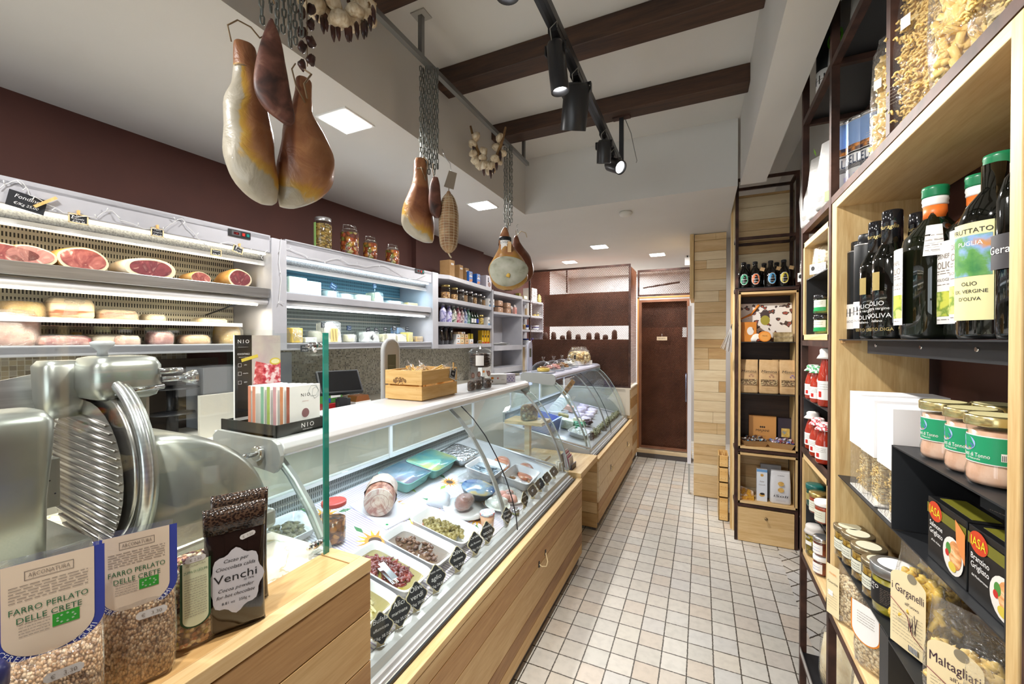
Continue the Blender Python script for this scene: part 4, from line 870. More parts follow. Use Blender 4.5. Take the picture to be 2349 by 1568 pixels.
# ---- big pickle jars on top of the cheese fridge
PICK=noisy('giardiniera',[(0,'#8f4422'),(.2,'#b87c33'),(.38,'#c2a24a'),(.5,'#7d7a35'),(.62,'#6b3a38'),(.76,'#a5502f'),(.9,'#c9b27a')],42,.25,kind='cells',interp='CONSTANT',bst=.6,bd=.01)
ARTI=noisy('pickled_artichokes',[(0,'#6d5626'),(.3,'#8f7232'),(.55,'#a58842'),(.8,'#655a24'),(1,'#b89a58')],55,.25,kind='cells',bst=.8,bd=.01,stretch=(1,1,1.6))
for px,r,h,z,cm,lid,clip,lb in ((741,.052,.205,2.001,ARTI,SILV,False,'tallest jar of golden pickled artichokes with a flat metal lid, on the cheese fridge'),(802,.058,.205,2.001,PICK,SILV,True,'large clip top jar of mixed pickled vegetables, second on the cheese fridge'),(849,.047,.170,2.001,PICK,SILV,True,'medium clip top pickle jar, third from the left on the cheese fridge'),(900,.050,.158,2.001,PICK,SILV,True,'smallest clip top pickle jar at the right end of the cheese fridge')):
    t=jar(lb,r,h,cm,lid,SP(px,560,z,.33),LEFT,'pickle jars on the cheese fridge',fill=.9 if not clip else .86,clip=clip,neck=.72 if clip else .84,lidh=.022)
    if px==741: b=MB(); patch(b,r*1.02,.01,.17,-1.9,-1.45,mat('leafy_label','#8fb56a',.4)); b.build('label',t)
# ---- top of the shelves: cartons
for i,(px,w_,h,lb) in enumerate(((1026,.075,.165,'leftmost and largest brown carton on top of the white shelves'),(1047,.06,.152,'middle brown carton with a white sticker on top of the white shelves'),(1061,.06,.148,'third brown carton with a white sticker on top of the white shelves'))):
    def dc(b,w_,d_,h): rect(b,-.018,.02,-d_/2-.001,h*.74,h*.84,PAPER); b.text('100%',.012,INK,FACE(0,-d_/2-.0016,h*.79)); (rect(b,-.03,.03,-d_/2-.001,h*.03,h*.12,PAPER) if w_>.07 else None)
    carton(lb,w_,.11,h,CARD,SP(px,640,2.016,.26-.03*i),LEFT,'cartons on the white shelves',deco=dc)
BLUEB=mat('blue_carton','#2268c4',.4); ORG=mat('orange_print','#e58a2a',.4)
for px,lb in ((1075,'blue carton with orange print, left of its twin, on the white shelves'),(1093,'blue carton with orange print, right of its twin, on the white shelves')):
    def dc(b,w_,d_,h): disc(b,0,-d_/2-.001,h*.8,.014,.014,PAPER); disc(b,.002,-d_/2-.0015,h*.81,.007,.009,INK); rect(b,-w_*.4,w_*.4,-d_/2-.001,h*.55,h*.66,PAPER); [disc(b,-w_*.25+w_*.17*k,-d_/2-.001,h*.22+.008*(k%2),.012,.010,ORG) for k in range(4)]; rect(b,-w_/2,w_/2,-d_/2-.001,0,h*.1,RED)
    carton(lb,.062,.05,.118,BLUEB,SP(px,650,2.016,.255 if px<1080 else .235),LEFT,'blue cartons on the white shelves',deco=dc)
def dc(b,w_,d_,h): disc(b,.01,-d_/2-.001,h*.30,.03,.026,mat('brown_figure','#8a5a4a',.5)); b.cyl((-.01,-d_/2-.002,h*.5),(-.01,-d_/2-.002,h*.85),.003,INK,n=5); rect(b,-.02,.0,-d_/2-.001,h*.48,h*.56,INK)
carton('white carton with a brown round print behind the hanging ham',.11,.08,.135,mat('pale_lilac_carton','#d8d3de',.5),SP(1114,655,2.016,.20),LEFT,deco=dc)
def dc(b,w_,d_,h): disc(b,0,-d_/2-.001,h*.66,.006,.014,INK); b.text('BERLIN',.03,GRYT,FACE(0,-d_/2-.0012,h*.42),width=w_*.5); rect(b,-w_*.2,w_*.2,-d_/2-.001,h*.3,h*.32,GRYT)
carton('white square carton with small grey print on top of the last white shelves',.16,.13,.17,PAPER,SP(1216,690,1.967,.19),LEFT,deco=dc)
carton('white box standing on the upper shelf of the last unit, below the square carton',.12,.03,.155,PAPER,SP(1213,700,1.776,.25),LEFT,deco=lambda b,w_,d_,h:(b.text('BERLIN',.02,GRYT,FACE(0,-d_/2-.0012,h*.7))))
carton('small yellow and green packet on the white shelves beside the white carton',.05,.05,.05,mat('olive_pack','#8f8432',.5),SP(1189,680,1.991,.2),LEFT)
carton('low cream tray carton at the end of the middle shelf top',.09,.1,.035,PAPERC,SP(1198,682,1.991,.15),LEFT)
b=MB(); loft(b,[(0,.06,.05),(.03,.07,.05),(.09,.06,.04),(.12,.03,.01)],noisy('yellow_print_bag',[(.3,'#c9b348'),(.7,'#e6df9a')],30,.4),16,.7,jit=.002); tag(b.build('bag',loc=SP(1237,690,1.967,.2),rot=(0,0,LEFT)),'small yellow printed bag behind the square white carton','bag')
# ---- shelf 1: glass jars of dry goods
def pj(b,r,h): patch(b,r,h*.25,h*.6,-.7,.7,PAPER); 
NUT=noisy('mixed_nuts',[(0,'#8a5a30'),(.5,'#c99b62'),(1,'#e2c28f')],90,.5,kind='cells',bst=.5); DKT=noisy('dark_tea_leaves',[(.3,'#241f1b'),(.7,'#4a4038')],80,.6,bst=.5)
for i,(px,r,h,cm) in enumerate(((1022,.052,.125,NUT),(1042,.042,.118,NUT),(1056,.044,.115,DKT),(1066,.036,.112,noisy('brown_spice',[(.3,'#7a5a3a'),(.7,'#a8845a')],60,.6)),(1077,.045,.118,DKT),(1088,.035,.112,NUT),(1098,.044,.115,DKT),(1108,.034,.108,noisy('brown_spice',[(.3,'#7a5a3a'),(.7,'#a8845a')],60,.6)))):
    names=['widest glass jar of nuts at the left of the top open shelf','second glass jar of nuts, narrower than its left neighbour','glass jar of dark tea, third on the top open shelf','slim glass jar of brown spice between two dark jars','biggest dark tea jar in the middle of the top open shelf','slim glass jar of nuts right of the biggest dark jar','dark jar with white letters near the right end of the shelf','last slim jar of brown spice on the top open shelf']
    jar(names[i],r*.78,h,cm,GOLD if i<2 else SILV,SP(px,700,1.820,.33-.018*i),LEFT,'glass jars on the top open shelf',fill=.55 if i<2 else .7,clip=False,lab=(lambda b,r,h:ctext(b,'tè',.03,PAPER,r,h*.45)) if i in (2,4,6) else None)
def wbox(b,w_,d_,h): disc(b,0,-d_/2-.001,h*.6,.008,.011,INK); rect(b,-w_*.4,w_*.4,-d_/2-.001,0,h*.25,mat('pale_blue_print','#6f9fc8',.5))
for px,z,lb in ((1119,1.820,'small white carton with a black emblem, left one on the top open shelf'),(1127,1.820,'small white carton with a black emblem, right one on the top open shelf'),(1117,1.622,'small white carton, left one at the end of the soda shelf'),(1125,1.622,'small white carton, right one at the end of the soda shelf')):
    carton(lb,.045,.05,.085,PAPER,SP(px,710,z,.235),LEFT,'small white cartons on the open shelves',deco=wbox)
# ---- shelf 2: patterned soda bottles
cols=[('#c9c6e2','#5f63a8','pale lilac soda bottle, first on the soda shelf'),('#d9d8ee','#6d5ab8','lilac and white patterned soda bottle, second on the soda shelf'),('#e3ddd0','#3f6a4c','white and green patterned soda bottle'),('#d8b0b8','#a62b4a','dark pink flowered soda bottle'),('#dcd4cf','#7a3f55','white and plum patterned soda bottle'),('#c3cfe2','#4a6ab0','light blue soda bottle with purple fruit print'),('#b9dcca','#3f8a6a','mint green soda bottle at the end of the row')]
for i,(a_,c_,lb) in enumerate(cols):
    m=noisy('soda_print_%d'%i,[(.42,a_),(.5,c_),(.58,a_),(.66,c_)],24,.3,dist=1.5,interp='CONSTANT'); px=1016+ (0,13.5,24.5,34,42.5,50,58)[i]; k=1-.02*i
    bottle(lb,[(.026*k,0),(.029*k,.006),(.029*k,.085),(.022*k,.108),(.0125*k,.122),(.0125*k,.142)],m,SP(px,760,1.622,.36-.018*i),LEFT,'patterned soda bottles',cap=lambda b,k=k:b.lathe([(.0135*k,.140),(.0135*k,.152),(.009,.154)],GREYP,n=14),lab=lambda b,k=k:ctext(b,'ARIZ',.016,mat('dark_violet_ink','#3b2f66',.4),.0298*k,.05))
for i,(px,lb) in enumerate(((1081,'dark green bottle with a white label, left one on the soda shelf'),(1087,'dark green bottle with a white label, middle one on the soda shelf'),(1093,'dark green bottle with a blue label, right one on the soda shelf'))):
    bottle(lb,[(.022,0),(.023,.005),(.023,.07),(.010,.10),(.009,.118),(.010,.12)],GB,SP(px,760,1.622,.275-.008*i),LEFT,'dark green bottles on the soda shelf',lab=lambda b,i=i:patch(b,.0235,.015,.055,-.9,.9,PAPER if i<2 else BLUE))
jar('glass jar of yellow pasta shapes on the soda shelf',.034,.10,noisy('yellow_shapes',[(0,'#b98d33'),(.6,'#e0c261'),(1,'#f0dc8c')],70,.5,kind='cells',bst=.5),GOLD,SP(1102,760,1.622,.255),LEFT,fill=.8)
# ---- shelf 3: black bags, tea packets, spaghetti boxes
for i,(px,lb) in enumerate(((1010,'black shiny bag leaning at the left end of the lowest open shelf'),(1020,'black shiny bag, second on the lowest open shelf'),(1030,'black shiny bag, third and most tilted on the lowest open shelf'))):
    b=MB(); loft(b,[(0,.055,.05),(.05,.06,.055),(.12,.05,.03),(.15,.048,.006)],BLACKG,16,.6,jit=.002,seed=i); tag(b.build('bag',loc=SP(px,780,1.431,.33-.01*i),rot=(0,.10*i,LEFT)),lb,'bag','black bags on the lowest open shelf')
k=0
for row,(z,xs,h) in enumerate(((1.431,(1046,1055,1066,1077),.045),(1.4765,(1046,1055,1065),.045),(1.522,(1050,1058),.02))):
    for px in xs:
        lb='%s tea packet in the %s row of the stacked tea packets'%(('first','second','third','fourth')[xs.index(px)],('bottom','middle','top')[row])
        carton(lb,.058,.05,h,[PAPER,mat('tan_packet','#d9b98f',.5),PAPERC][(k*2+row)%3],SP(px,785,z,.32-.012*xs.index(px)),LEFT,'stacked tea packets',deco=lambda b,w_,d_,h:(disc(b,0,-d_/2-.001,h*.55,.006,.006,INK),rect(b,-w_*.4,w_*.4,-d_/2-.001,h*.1,h*.22,ORG))); k+=1
for i,(px,lb) in enumerate(((1075,'yellow packet leaning behind the tea packets, left one'),(1082,'yellow packet leaning behind the tea packets, right one'))):
    carton(lb,.035,.012,.10,mat('yellow_packet','#d8c233',.4),SP(px,785,1.431+(0.0),.22),LEFT,'leaning yellow packets')
for i,px in enumerate((1103,1109,1115,1121)):
    carton('%s tall yellow and black box of the row at the divider'%('first','second','third','last')[i],.032,.05,.135,mat('yellow_box','#e2b52a',.4),SP(px,785,1.431,.23),LEFT,'tall yellow boxes',deco=lambda b,w_,d_,h:(rect(b,-w_/2,w_/2,-d_/2-.001,0,h*.12,RED),disc(b,0,-d_/2-.001,h*.55,.011,.014,INK),rect(b,-.003,.003,-d_/2-.001,h*.7,h*.95,INK)))
# ---- middle unit: wrapped trays, papers
for i,(px,z,w_,lb) in enumerate(((1140,1.771,.11,'lower left wrapped tan packet on the middle shelf unit'),(1140,1.845,.10,'upper left wrapped tan packet on the middle shelf unit'),(1159,1.771,.10,'lower right wrapped tan packet on the middle shelf unit'),(1159,1.835,.09,'upper right wrapped tan packet on the middle shelf unit'))):
    b=MB(); b.box(-w_/2,-.05,0.001,w_/2,.05,.06,mat('tan_wrap','#b99377',.35,bs=60,bst=.4)); rect(b,-.02,.0,-.0505,.025,.035,PAPER); t=b.build('packet',loc=SP(px,720,z,.2),rot=(0,0,LEFT),bev=.006); tag(t,lb,'packet','wrapped tan packets')
for i,(px,h,lb) in enumerate(((1173,.10,'crumpled white paper bag on the middle shelf unit'),(1181,.12,'taller white and pink paper bag on the middle shelf unit'))):
    b=MB(); loft(b,[(0,.05,.045),(h*.6,.052,.04),(h*.85,.045,.02),(h,.04,.006)],mat('white_pink_paper','#e8dcd8',.6,bs=50,bst=.4),14,.6,jit=.003,seed=i); tag(b.build('bag',loc=SP(px,720,1.771,.2),rot=(0,0,LEFT)),lb,'bag','paper bags on the middle shelf unit')
carton('small pink printed carton in front of the paper bags',.05,.03,.08,mat('pink_carton','#d9a79c',.5),SP(1181,722,1.771,.26),LEFT,deco=lambda b,w_,d_,h:[rect(b,-.02+.012*k,-.014+.012*k,-d_/2-.001,h*.2+.015*j,h*.2+.015*j+.008,RED) for k in range(4) for j in range(3)])
b=MB()
for i in range(5): b.grid(lambda u,v,i=i:((u-.5)*.2+.01*i-.02,(v-.5)*.13,.003+.004*i+.012*math.sin(3*u+i)*(v-.3)+.02*u*v*(i%2)),8,6,PAPER,False)
tag(b.build('paper_stack',loc=SP(1150,785,1.407,.2),rot=(0,0,LEFT)),'loose stack of white papers on the middle shelf unit','papers')
# ---- last unit
lathe_thing('glass_cloche','glass dome over cakes on the upper shelf of the last unit','cake dome',[('dome',lambda b:b.lathe([(.085,.012),(.083,.04),(.06,.085),(.02,.10),(.008,.105)],GLASSJ,n=24,cap=False)),('cakes',lambda b:[b.blob((x,y,.02),(.025,.02,.014),CH['gold'],seed=i) for i,(x,y) in enumerate(((-.03,0),(.03,.01),(0,-.03),(0,.035)))]),('plate',lambda b:b.lathe([(.07,0),(.095,.008),(.095,.012)],CERAM,n=24))],SP(1229,725,1.776,.18),LEFT)
for i,(px,lb) in enumerate(((1207,'yellow tall packet, left one beside the glass dome'),(1212,'yellow tall packet, right one beside the glass dome'))): carton(lb,.03,.03,.085,mat('tan_packet','#d9b98f',.5),SP(px,722,1.776,.24),LEFT,'tall packets beside the glass dome')
for i,(px,z,r,lb) in enumerate(((1209,1.593,.055,'lower dark blue rimmed bowl on the third shelf of the last unit'),(1227,1.593,.055,'blue and white striped bowl stack on the third shelf of the last unit'))):
    b=MB(); b.lathe([(r*.6,0),(r,.012),(r,.03)],CERAM,n=24); b.lathe([(r*.98,.03),(r*1.02,.033),(r*1.02,.04),(r*.98,.043)],mat('navy_glaze','#1c2f7a',.2),n=24); b.lathe([(r*.96,.043),(r*1.0,.046),(r*1.0,.062),(r*.5,.064)],CERAM if i else mat('navy_glaze','#1c2f7a',.2),n=24); tag(b.build('bowl',loc=SP(px,757,z,.19)),lb,'bowl','blue and white bowls')
jar('small jar with a golden lid on the third shelf of the last unit',.026,.06,NUT,GOLD,SP(1198.5+3,757,1.593,.24),LEFT)
for j in range(4):
    b=MB(); b.lathe([(.05,0),(.056,.006),(.056,.017),(.05,.019)],CERAM if j<3 else mat('navy_glaze','#1c2f7a',.2),n=22); tag(b.build('bowl',loc=SP(1209,792,1.403+.0198*j,.19)),'%s bowl of the white stack on the lowest shelf of the last unit'%('bottom','second','third','topmost, navy blue')[j],'bowl','stack of white bowls')
b=MB(); b.lathe([(.018,0),(.02,.01),(.02,.07),(.012,.08),(.012,.09)],mat('cobalt_jar','#2638a8',.25),n=16); tag(b.build('bottle',loc=SP(1221,792,1.403,.2)),'small cobalt blue bottle beside the bowl stack','bottle')
jar('small clear jar next to the cobalt blue bottle',.018,.085,CH['pale'],SILV,SP(1229,792,1.403,.2),LEFT,fill=.4)
carton('brown open carton on the lowest shelf of the last unit',.07,.08,.055,CARD,SP(1235,792,1.403,.17),LEFT)
# ---- on the back worktop beneath the fridges
ZW=1.041
t=thing('lid_stand','black post stand with two round black plates behind the slicer','stand',SP(395,930,ZW,.28),LEFT)
b=MB(); b.cyl((0,0,0),(0,0,.27),.022,mat('dark_satin_post','#2b2a2c',.25,.6),n=18); b.build('post',t)
for z,r in ((.10,.085),(.215,.10)): b=MB(); b.lathe([(r,z),(r,z+.004),(.03,z+.014)],BLACK,n=28); b.build('plate',t)
b=MB(); b.box(-.16,-.02,0,.16,.02,.34,mat('dark_brown_board','#3d3229',.6)); tag(b.build('board',loc=SP(415,930,ZW,.10),rot=(0,0,LEFT)),'dark brown board standing against the mosaic under the meat fridge','board')
carton('light grey metal box under the right end of the meat fridge',.20,.16,.30,mat('light_grey_metal','#a9acb4',.4,.2),SP(498,900,ZW,.2),LEFT,cat='cabinet')
carton('cream board leaning on the worktop right of the slicer knob',.17,.02,.19,mat('cream_board','#d9d3c6',.5),SP(505,960,ZW,.46),LEFT,cat='board',name='board')
carton('grey cabinet standing under the post between the fridges',.13,.14,.36,mat('blue_grey_metal','#9aa0ac',.4,.2),SP(628,900,ZW,.16),LEFT,cat='cabinet')
for k in range(11):
    b=MB(); b.lathe([(.05,0),(.088,.010),(.090,.012),(.088,.013),(.05,.004)],mat('stone_plate','#b9ae97',.35),n=26); tag(b.build('plate',loc=SP(768,900,ZW+.0128*k,.25)),'beige plate in the tall stack under the cheese fridge','plate','stack of beige plates')
b=MB(); b.lathe([(.06,0),(.09,.05),(.092,.05)],glassmat('plastic_tub',(.85,.85,.84),1.5,.25,(.8,.8,.78),.2),n=26,cap=False); tag(b.build('tub',loc=SP(768,880,ZW+.0128*11+.003,.25)),'clear plastic tub on top of the beige plates','tub')
for k in range(6): b=MB(); b.lathe([(.032,0),(.040,.03),(.041,.03)],MATS['plastic_tub'],n=18,cap=False); tag(b.build('cup',loc=SP(810,905,ZW+.013*k,.30)),'clear plastic cup in the stack beside the monitor','cup','stack of clear cups')
carton('green and white produce box on the worktop right of the glass screen',.13,.10,.05,mat('green_box','#4d8f3f',.5),SP(752,905,ZW+.056,.36),LEFT,deco=lambda b,w_,d_,h:(rect(b,-.06,-.02,-d_/2-.001,.005,.03,BLUE),rect(b,-.02,.05,-d_/2-.001,.03,.045,PAPER)))
carton('red box below the green produce box',.17,.12,.055,mat('red_box','#b3262a',.45),SP(762,925,ZW,.36),LEFT,deco=lambda b,w_,d_,h:rect(b,.02,.07,-d_/2-.001,.01,.045,mat('dark_red_strip','#7a1216',.5)))
carton('small black box right of the red box',.07,.05,.085,BLACK,SP(787,925,ZW,.47),LEFT)
b=MB(); loft(b,[(0,.12,.09),(.04,.13,.10),(.075,.10,.07),(.085,.05,.03)],FILMP,16,.8,jit=.004); tag(b.build('plastic_bag',loc=SP(778,915,ZW,.30),rot=(0,0,LEFT)),'crumpled clear plastic bag before the beige plates','plastic bag')
b=MB(); b.box(-.06,-.045,0,.06,.045,.05,PAPER); b.prism([(-.055,.05),(.055,.05),(.045,.085),(-.045,.085)],-.04,.04,mat('copper_foil','#b8744a',.25,.7),M=Rx(PI/2)); tag(b.build('takeaway_box',loc=SP(822,918,ZW,.44),rot=(0,0,LEFT)),'white box with a copper foil top in front of the monitor','box')
lathe_thing('copper_mug','small copper mug beside the white box','mug',[('body',lambda b:b.lathe([(.014,0),(.016,.035),(.014,.05)],mat('copper_foil','#b8744a',.25,.7),n=16))],SP(838,905,ZW,.46))
t=thing('monitor','black monitor tilted back on the worktop behind the counter','monitor',(-1.72,1.60,1.19),math.radians(62))
b=MB(); b.box(-.02,-.02,-.14,.02,.02,-.02,BLACK); b.box(-.08,-.07,-.149,.08,.07,-.14,BLACK); b.build('stand',t)
b=MB(Rx(-.75)); b.box(-.11,-.012,-.0,.11,.012,.15,BLACK); b.build('housing',t,bev=.004); b=MB(Rx(-.75)); rect(b,-.10,.10,-.0135,.01,.14,mat('dark_screen','#0d0e11',.12)); b.build('screen',t)
# ================================================================ things standing on the top of the near display case
ZT=1.191
# cocktail display: tray, poster and gift boxes
DARKC=mat('dark_card','#211e1d',.35); 
t=thing('cocktail_stand','black cocktail display stand with poster and a low black tray','display stand',(-1.25,.885,ZT),CUST)
b=MB(); b.box(-.085,-.13,0,.085,.13,.006,DARKC); b.box(-.085,-.13,0,.085,-.126,.036,DARKC); b.box(-.085,.126,0,.085,.13,.032,DARKC); b.box(-.085,-.13,0,-.081,.13,.036,DARKC); b.box(.081,-.13,0,.085,.13,.036,DARKC); b.build('tray',t)
b=MB(); b.text('NIO',.020,PAPER,FACE(.02,-.1305,.021),spacing=1.5); b.text('NEEDS ICE ONLY',.0045,PAPER,FACE(.02,-.1305,.008)); b.build('lettering',t)
b=MB(); b.box(-.076,.075,.03,.078,.082,.30,PAPER); rect(b,-.076,-.022,.0745,.04,.30,DARKC); b.build('poster_board',t)
PINK=noisy('cocktail_photo',[(.3,'#b9a0a8'),(.5,'#c7bfb5'),(.7,'#cfc6b8')],9,.3); b=MB(); rect(b,-.022,.078,.0743,.135,.30,PINK)
b.add([(-.018,.0740,.14),(.078,.0740,.137),(.078,.0740,.215),(.03,.0740,.205),(-.010,.0740,.215)],[(0,1,2,3,4)],noisy('crushed_ice_drink',[(.35,'#a92433'),(.5,'#d8606a'),(.6,'#f0d5d5')],60,.3))
disc(b,.058,.0736,.212,.020,.012,mat('lemon','#d9c24a',.4)); disc(b,.058,.0733,.212,.015,.008,mat('lemon_flesh','#ece6b0',.4)); b.box(-.005,.073,.222,.05,.0738,.232,mat('lemon','#d9c24a',.4),T(0,0,.02)@Ry(-.25)@T(0,0,-.02)); b.build('poster_picture',t)
b=MB(); b.text('NIO',.016,PAPER,FACE(-.049,.0738,.280),spacing=1.5); b.text('COCKTAILS',.0072,PAPER,FACE(-.049,.0738,.240)); rect(b,-.066,-.034,.0738,.262,.2624,PAPER); b.text('MIXOLOGY FOR ALL',.0032,PAPER,FACE(-.049,.0738,.230))
for z,s_ in ((.205,'APRI'),(.178,'STRAPPA'),(.150,'SERVI')): 
    for q in ((-.066,-.056,z+.005,z+.0056),(-.066,-.056,z-.0056,z-.005),(-.066,-.0654,z-.005,z+.005),(-.0566,-.056,z-.005,z+.005)): rect(b,q[0],q[1],.0738,q[2],q[3],PAPER)
    b.text(s_,.0042,PAPER,FACE(-.043,.0738,z))
b.build('poster_text',t)
def gift(x,y,ang,edge,label,front=False,tint='#f3f2ef'):
    g=thing('gift_box',label,'gift box',tuple(Vector((-1.25,.885,ZT+.0075))+Rz(CUST)@Vector((x,y,0))),CUST+ang,'flat cocktail gift boxes')
    b=MB(); b.box(-.055,-.006,0,.055,.006,.135,mat('gift_white'+tint,tint,.45)); b.build('box',g,bev=.001)
    b=MB(); b.box(-.0562,-.0063,.001,-.0552,.0063,.134,edge); b.build('coloured_edge',g)
    if front:
        b=MB(); b.text('NIO',.014,INK,FACE(.0,-.0066,.105),spacing=1.5); b.text('COCKTAILS',.0045,mat('rose_text','#c08a80',.5),FACE(0,-.0066,.085)); disc(b,.0,-.0065,.048,.016,.017,PAPER); disc(b,.0,-.0068,.048,.0135,.0145,mat('mauve_disc','#8f6468',.4))
        b.tube([(.03+.019*math.cos(a),-.0066,.115+.019*math.sin(a)) for a in [2*PI*i/6 for i in range(6)]],.0005,mat('fine_line','#9aa5a8',.5),4,True); b.tube([(.037+.013*math.cos(a),-.0066,.108+.019*math.sin(a)) for a in [2*PI*i/6+.3 for i in range(6)]],.0005,MATS['fine_line'],4,True); b.build('print',g)
E_=lambda n,c: mat('edge_'+n,c,.5)
gift(.025,-.108,0,E_('rust','#a4513a'),'front white gift box with a round mauve window',True)
gift(.018,-.088,0,E_('orange','#d58a5a'),'white gift box with an orange edge behind the front one')
gift(.010,-.068,0,E_('pink','#d9a3a8'),'white gift box with a pink edge'); gift(.004,-.048,0,E_('lime','#a9c063'),'white gift box with a lime edge')
gift(-.002,-.028,0,E_('mint','#7fb59a'),'white gift box with a mint edge'); gift(-.008,.002,.0,E_('coral','#d98b70'),'white gift box with a coral edge, leaning by the poster'); gift(-.006,.026,0,E_('coral','#d98b70'),'rearmost gift box with a coral edge next to the poster')
# scale column
t=thing('scale','grey arched counter scale column with a small window','scale',(-1.43,1.64,.0),CUST)
b=MB(T(0,0,1.05)); R_=.052; P=[(-R_,0,-.0),(-R_,0,.35)]+[(-R_*math.cos(a),0,.37+R_*math.sin(a)) for a in [PI*i/10 for i in range(11)]]+[(R_,0,.35),(R_,0,.0)]; b.tube(P,.013,GREYP,10); b.build('arch',t)
b=MB(T(0,0,1.05)); b.prism([(x,z) for x,y,z in P],-.010,.010,mat('light_grey_plastic',(.55,.56,.57),.4),M=Rx(PI/2)); b.build('column',t)
b=MB(T(0,0,1.05)); rect(b,-.032,.028,-.0108,.24,.35,mat('grey_window','#5d6154',.15)); b.build('display',t)
b=MB(T(0,0,1.05)); rect(b,-.03,.03,-.0108,.205,.232,PAPER); lines(b,-.024,.024,-.0112,[.210,.216,.222],INK); b.build('sticker',t)
# crate of wrapped breadsticks
t=thing('wooden_crate','slatted pine crate full of wrapped breadsticks on the display case','crate',(-1.272,1.695,ZT),0)
W_,D_,H_=.215,.300,.140
for z0,z1 in ((.004,.066),(.074,.140)):
    for nm,q in (('slat',(-W_/2,-D_/2,W_/2,-D_/2+.008)),('slat',(-W_/2,D_/2-.008,W_/2,D_/2)),('slat',(-W_/2,-D_/2+.008,-W_/2+.008,D_/2-.008)),('slat',(W_/2-.008,-D_/2+.008,W_/2,D_/2-.008))):
        b=MB(); b.box(q[0],q[1],z0,q[2],q[3],z1,PINEX if q[2]-q[0]>.1 else PINE)
        if q[2]-q[0]>.1:
            for x in (-W_*.42,W_*.36):
                for z in (z0+.012,z1-.012): b.cyl((x,q[1]-.0004,z),(x,q[1]+.001,z),.0014,RUST,n=6)
        b.build(nm,t,bev=.0012,seg=1)
for x,y in ((-1,-1),(1,-1),(-1,1),(1,1)): b=MB(); b.cbox((x*(W_/2-.016),y*(D_/2-.016),.07),(.014,.014,.13),PINE); b.build('corner_post',t)
b=MB(); b.box(-W_/2+.009,-D_/2+.009,0,W_/2-.009,D_/2-.009,.006,PINE); b.build('bottom',t)
b=MB(); disc(b,-.02,-D_/2-.0006,.09,.040,.018,noisy('burnt_mark',[(.45,'#e3b36b'),(.5,'#5d3f22'),(.6,'#8a623a')],90,.6,dist=1)); b.build('printed_mark',t)
BREAD=noisy('breadstick',[(.3,'#c08a3c'),(.6,'#e4bd6a'),(.8,'#efd795')],40,.5,bst=.2)
pos=[(-.06,-.10),(.03,-.09),(-.05,-.02),(.05,-.01),(-.05,.06),(.05,.07),(0,.11),(.0,-.05)]
for i,(x,y) in enumerate(pos):
    o=thing('breadstick_bag','clear bag of breadsticks in the pine crate','bag',(-1.272+x,1.695+y,ZT+.105+.006*(i%3)),0,'bags of breadsticks in the crate',rot=(.35*math.sin(i*2.1),-.55+.2*math.cos(i),i*1.3))
    b=MB(); [b.tube([(-.035,k*.010,.01*j),(.035,k*.010+.002,.01*j)],.0048,BREAD,6) for k in (-1.5,-.5,.5,1.5) for j in (0,1,2)]; b.build('breadsticks',o)
    b=MB(); loft(b,[(-.045,.052,.034),(-.02,.056,.04),(.03,.054,.036),(.045,.04,.012),(.075,.055,.004)],FILM,14,.7,jit=.003,seed=i,M=Ry(PI/2)); b.build('film_wrap',o)
t=thing('price_card','small white framed price card clipped to the pine crate','price card',(-1.272+W_/2+.004,1.80,ZT+.112),CUST)
b=MB(); chalkcard(b,.052,.058,['Farri','dei','Monti'],border=PAPER,M=Ry(.3)@T(0,0,-.03)); b.build('board',t); b=MB(); b.box(-.004,-.004,.015,.004,0,.055,PINE,Ry(.05)); b.build('clothes_peg',t)
# two storey glass jar with coffee
t=thing('glass_jar','tall two storey glass jar of liquorice and coffee with a ball knob lid','jar',(-1.215,2.185,ZT),CUST)
LIQ=noisy('liquorice_sticks',[(0,'#1d1613'),(.5,'#3b2c25'),(1,'#5a4438')],60,.4,kind='cells',stretch=(.5,.5,2.5),bst=.8,bd=.01)
b=MB(); b.lathe([(.060,0),(.064,.006),(.064,.10),(.066,.106),(.066,.112),(.068,.12),(.069,.20)],GLASSJ,n=28,cap=False); b.build('glass_body',t)
b=MB(); b.lathe([(.050,.118),(.064,.126),(.064,.20),(.03,.203)],LIQ,n=26); b.build('contents',t,label='dark liquorice in the upper storey')
b=MB(); b.lathe([(.052,.006),(.050,.03),(.03,.052),(.008,.062)],noisy('coffee_beans',[(0,'#17100c'),(1,'#3b291f')],110,.4,kind='cells',bst=.8,bd=.01),n=22); b.build('contents',t,label='heap of dark coffee in the lower storey')
b=MB(); b.lathe([(.073,.200),(.074,.206),(.055,.226),(.022,.236),(.012,.245)],GLASSJ,n=28,cap=False); b.lathe([(.010,.243),(.018,.252),(.020,.262),(.015,.274),(.004,.279)],GLASSJ,n=18); b.build('lid',t)
b=MB(); patch(b,.0700,.13,.19,-1.45,-.75,PAPER); ctext(b,'Caffè',.03,PAPER,.0702,.155,.65); b.build('label',t)
for i,(x,y,lb) in enumerate(((-1.14,1.955,'small clear bag of truffles nearest the crate'),(-1.15,2.04,'taller clear bag of truffles in the middle of three'),(-1.125,2.11,'clear bag of truffles nearest the tall glass jar'))):
    o=bag(lb,.052,.032,.105,noisy('chocolate_truffles',[(0,'#33231b'),(.6,'#5d4436'),(1,'#7a6152')],90,.5,kind='cells',bst=.8,bd=.006),(x,y,ZT+.001),math.radians(75),'small bags of truffles',fill=.55,seed=i,lab=lambda b,w_,d_,h:(disc(b,0,-.010,h*.83,.014,.016,mat('taupe_badge','#8f7268',.5)),disc(b,0,-.0105,h*.83,.010,.011,mat('badge_face','#c9a9a4',.5)),rect(b,.008,.018,-.0165,h*.32,h*.42,PAPER)))
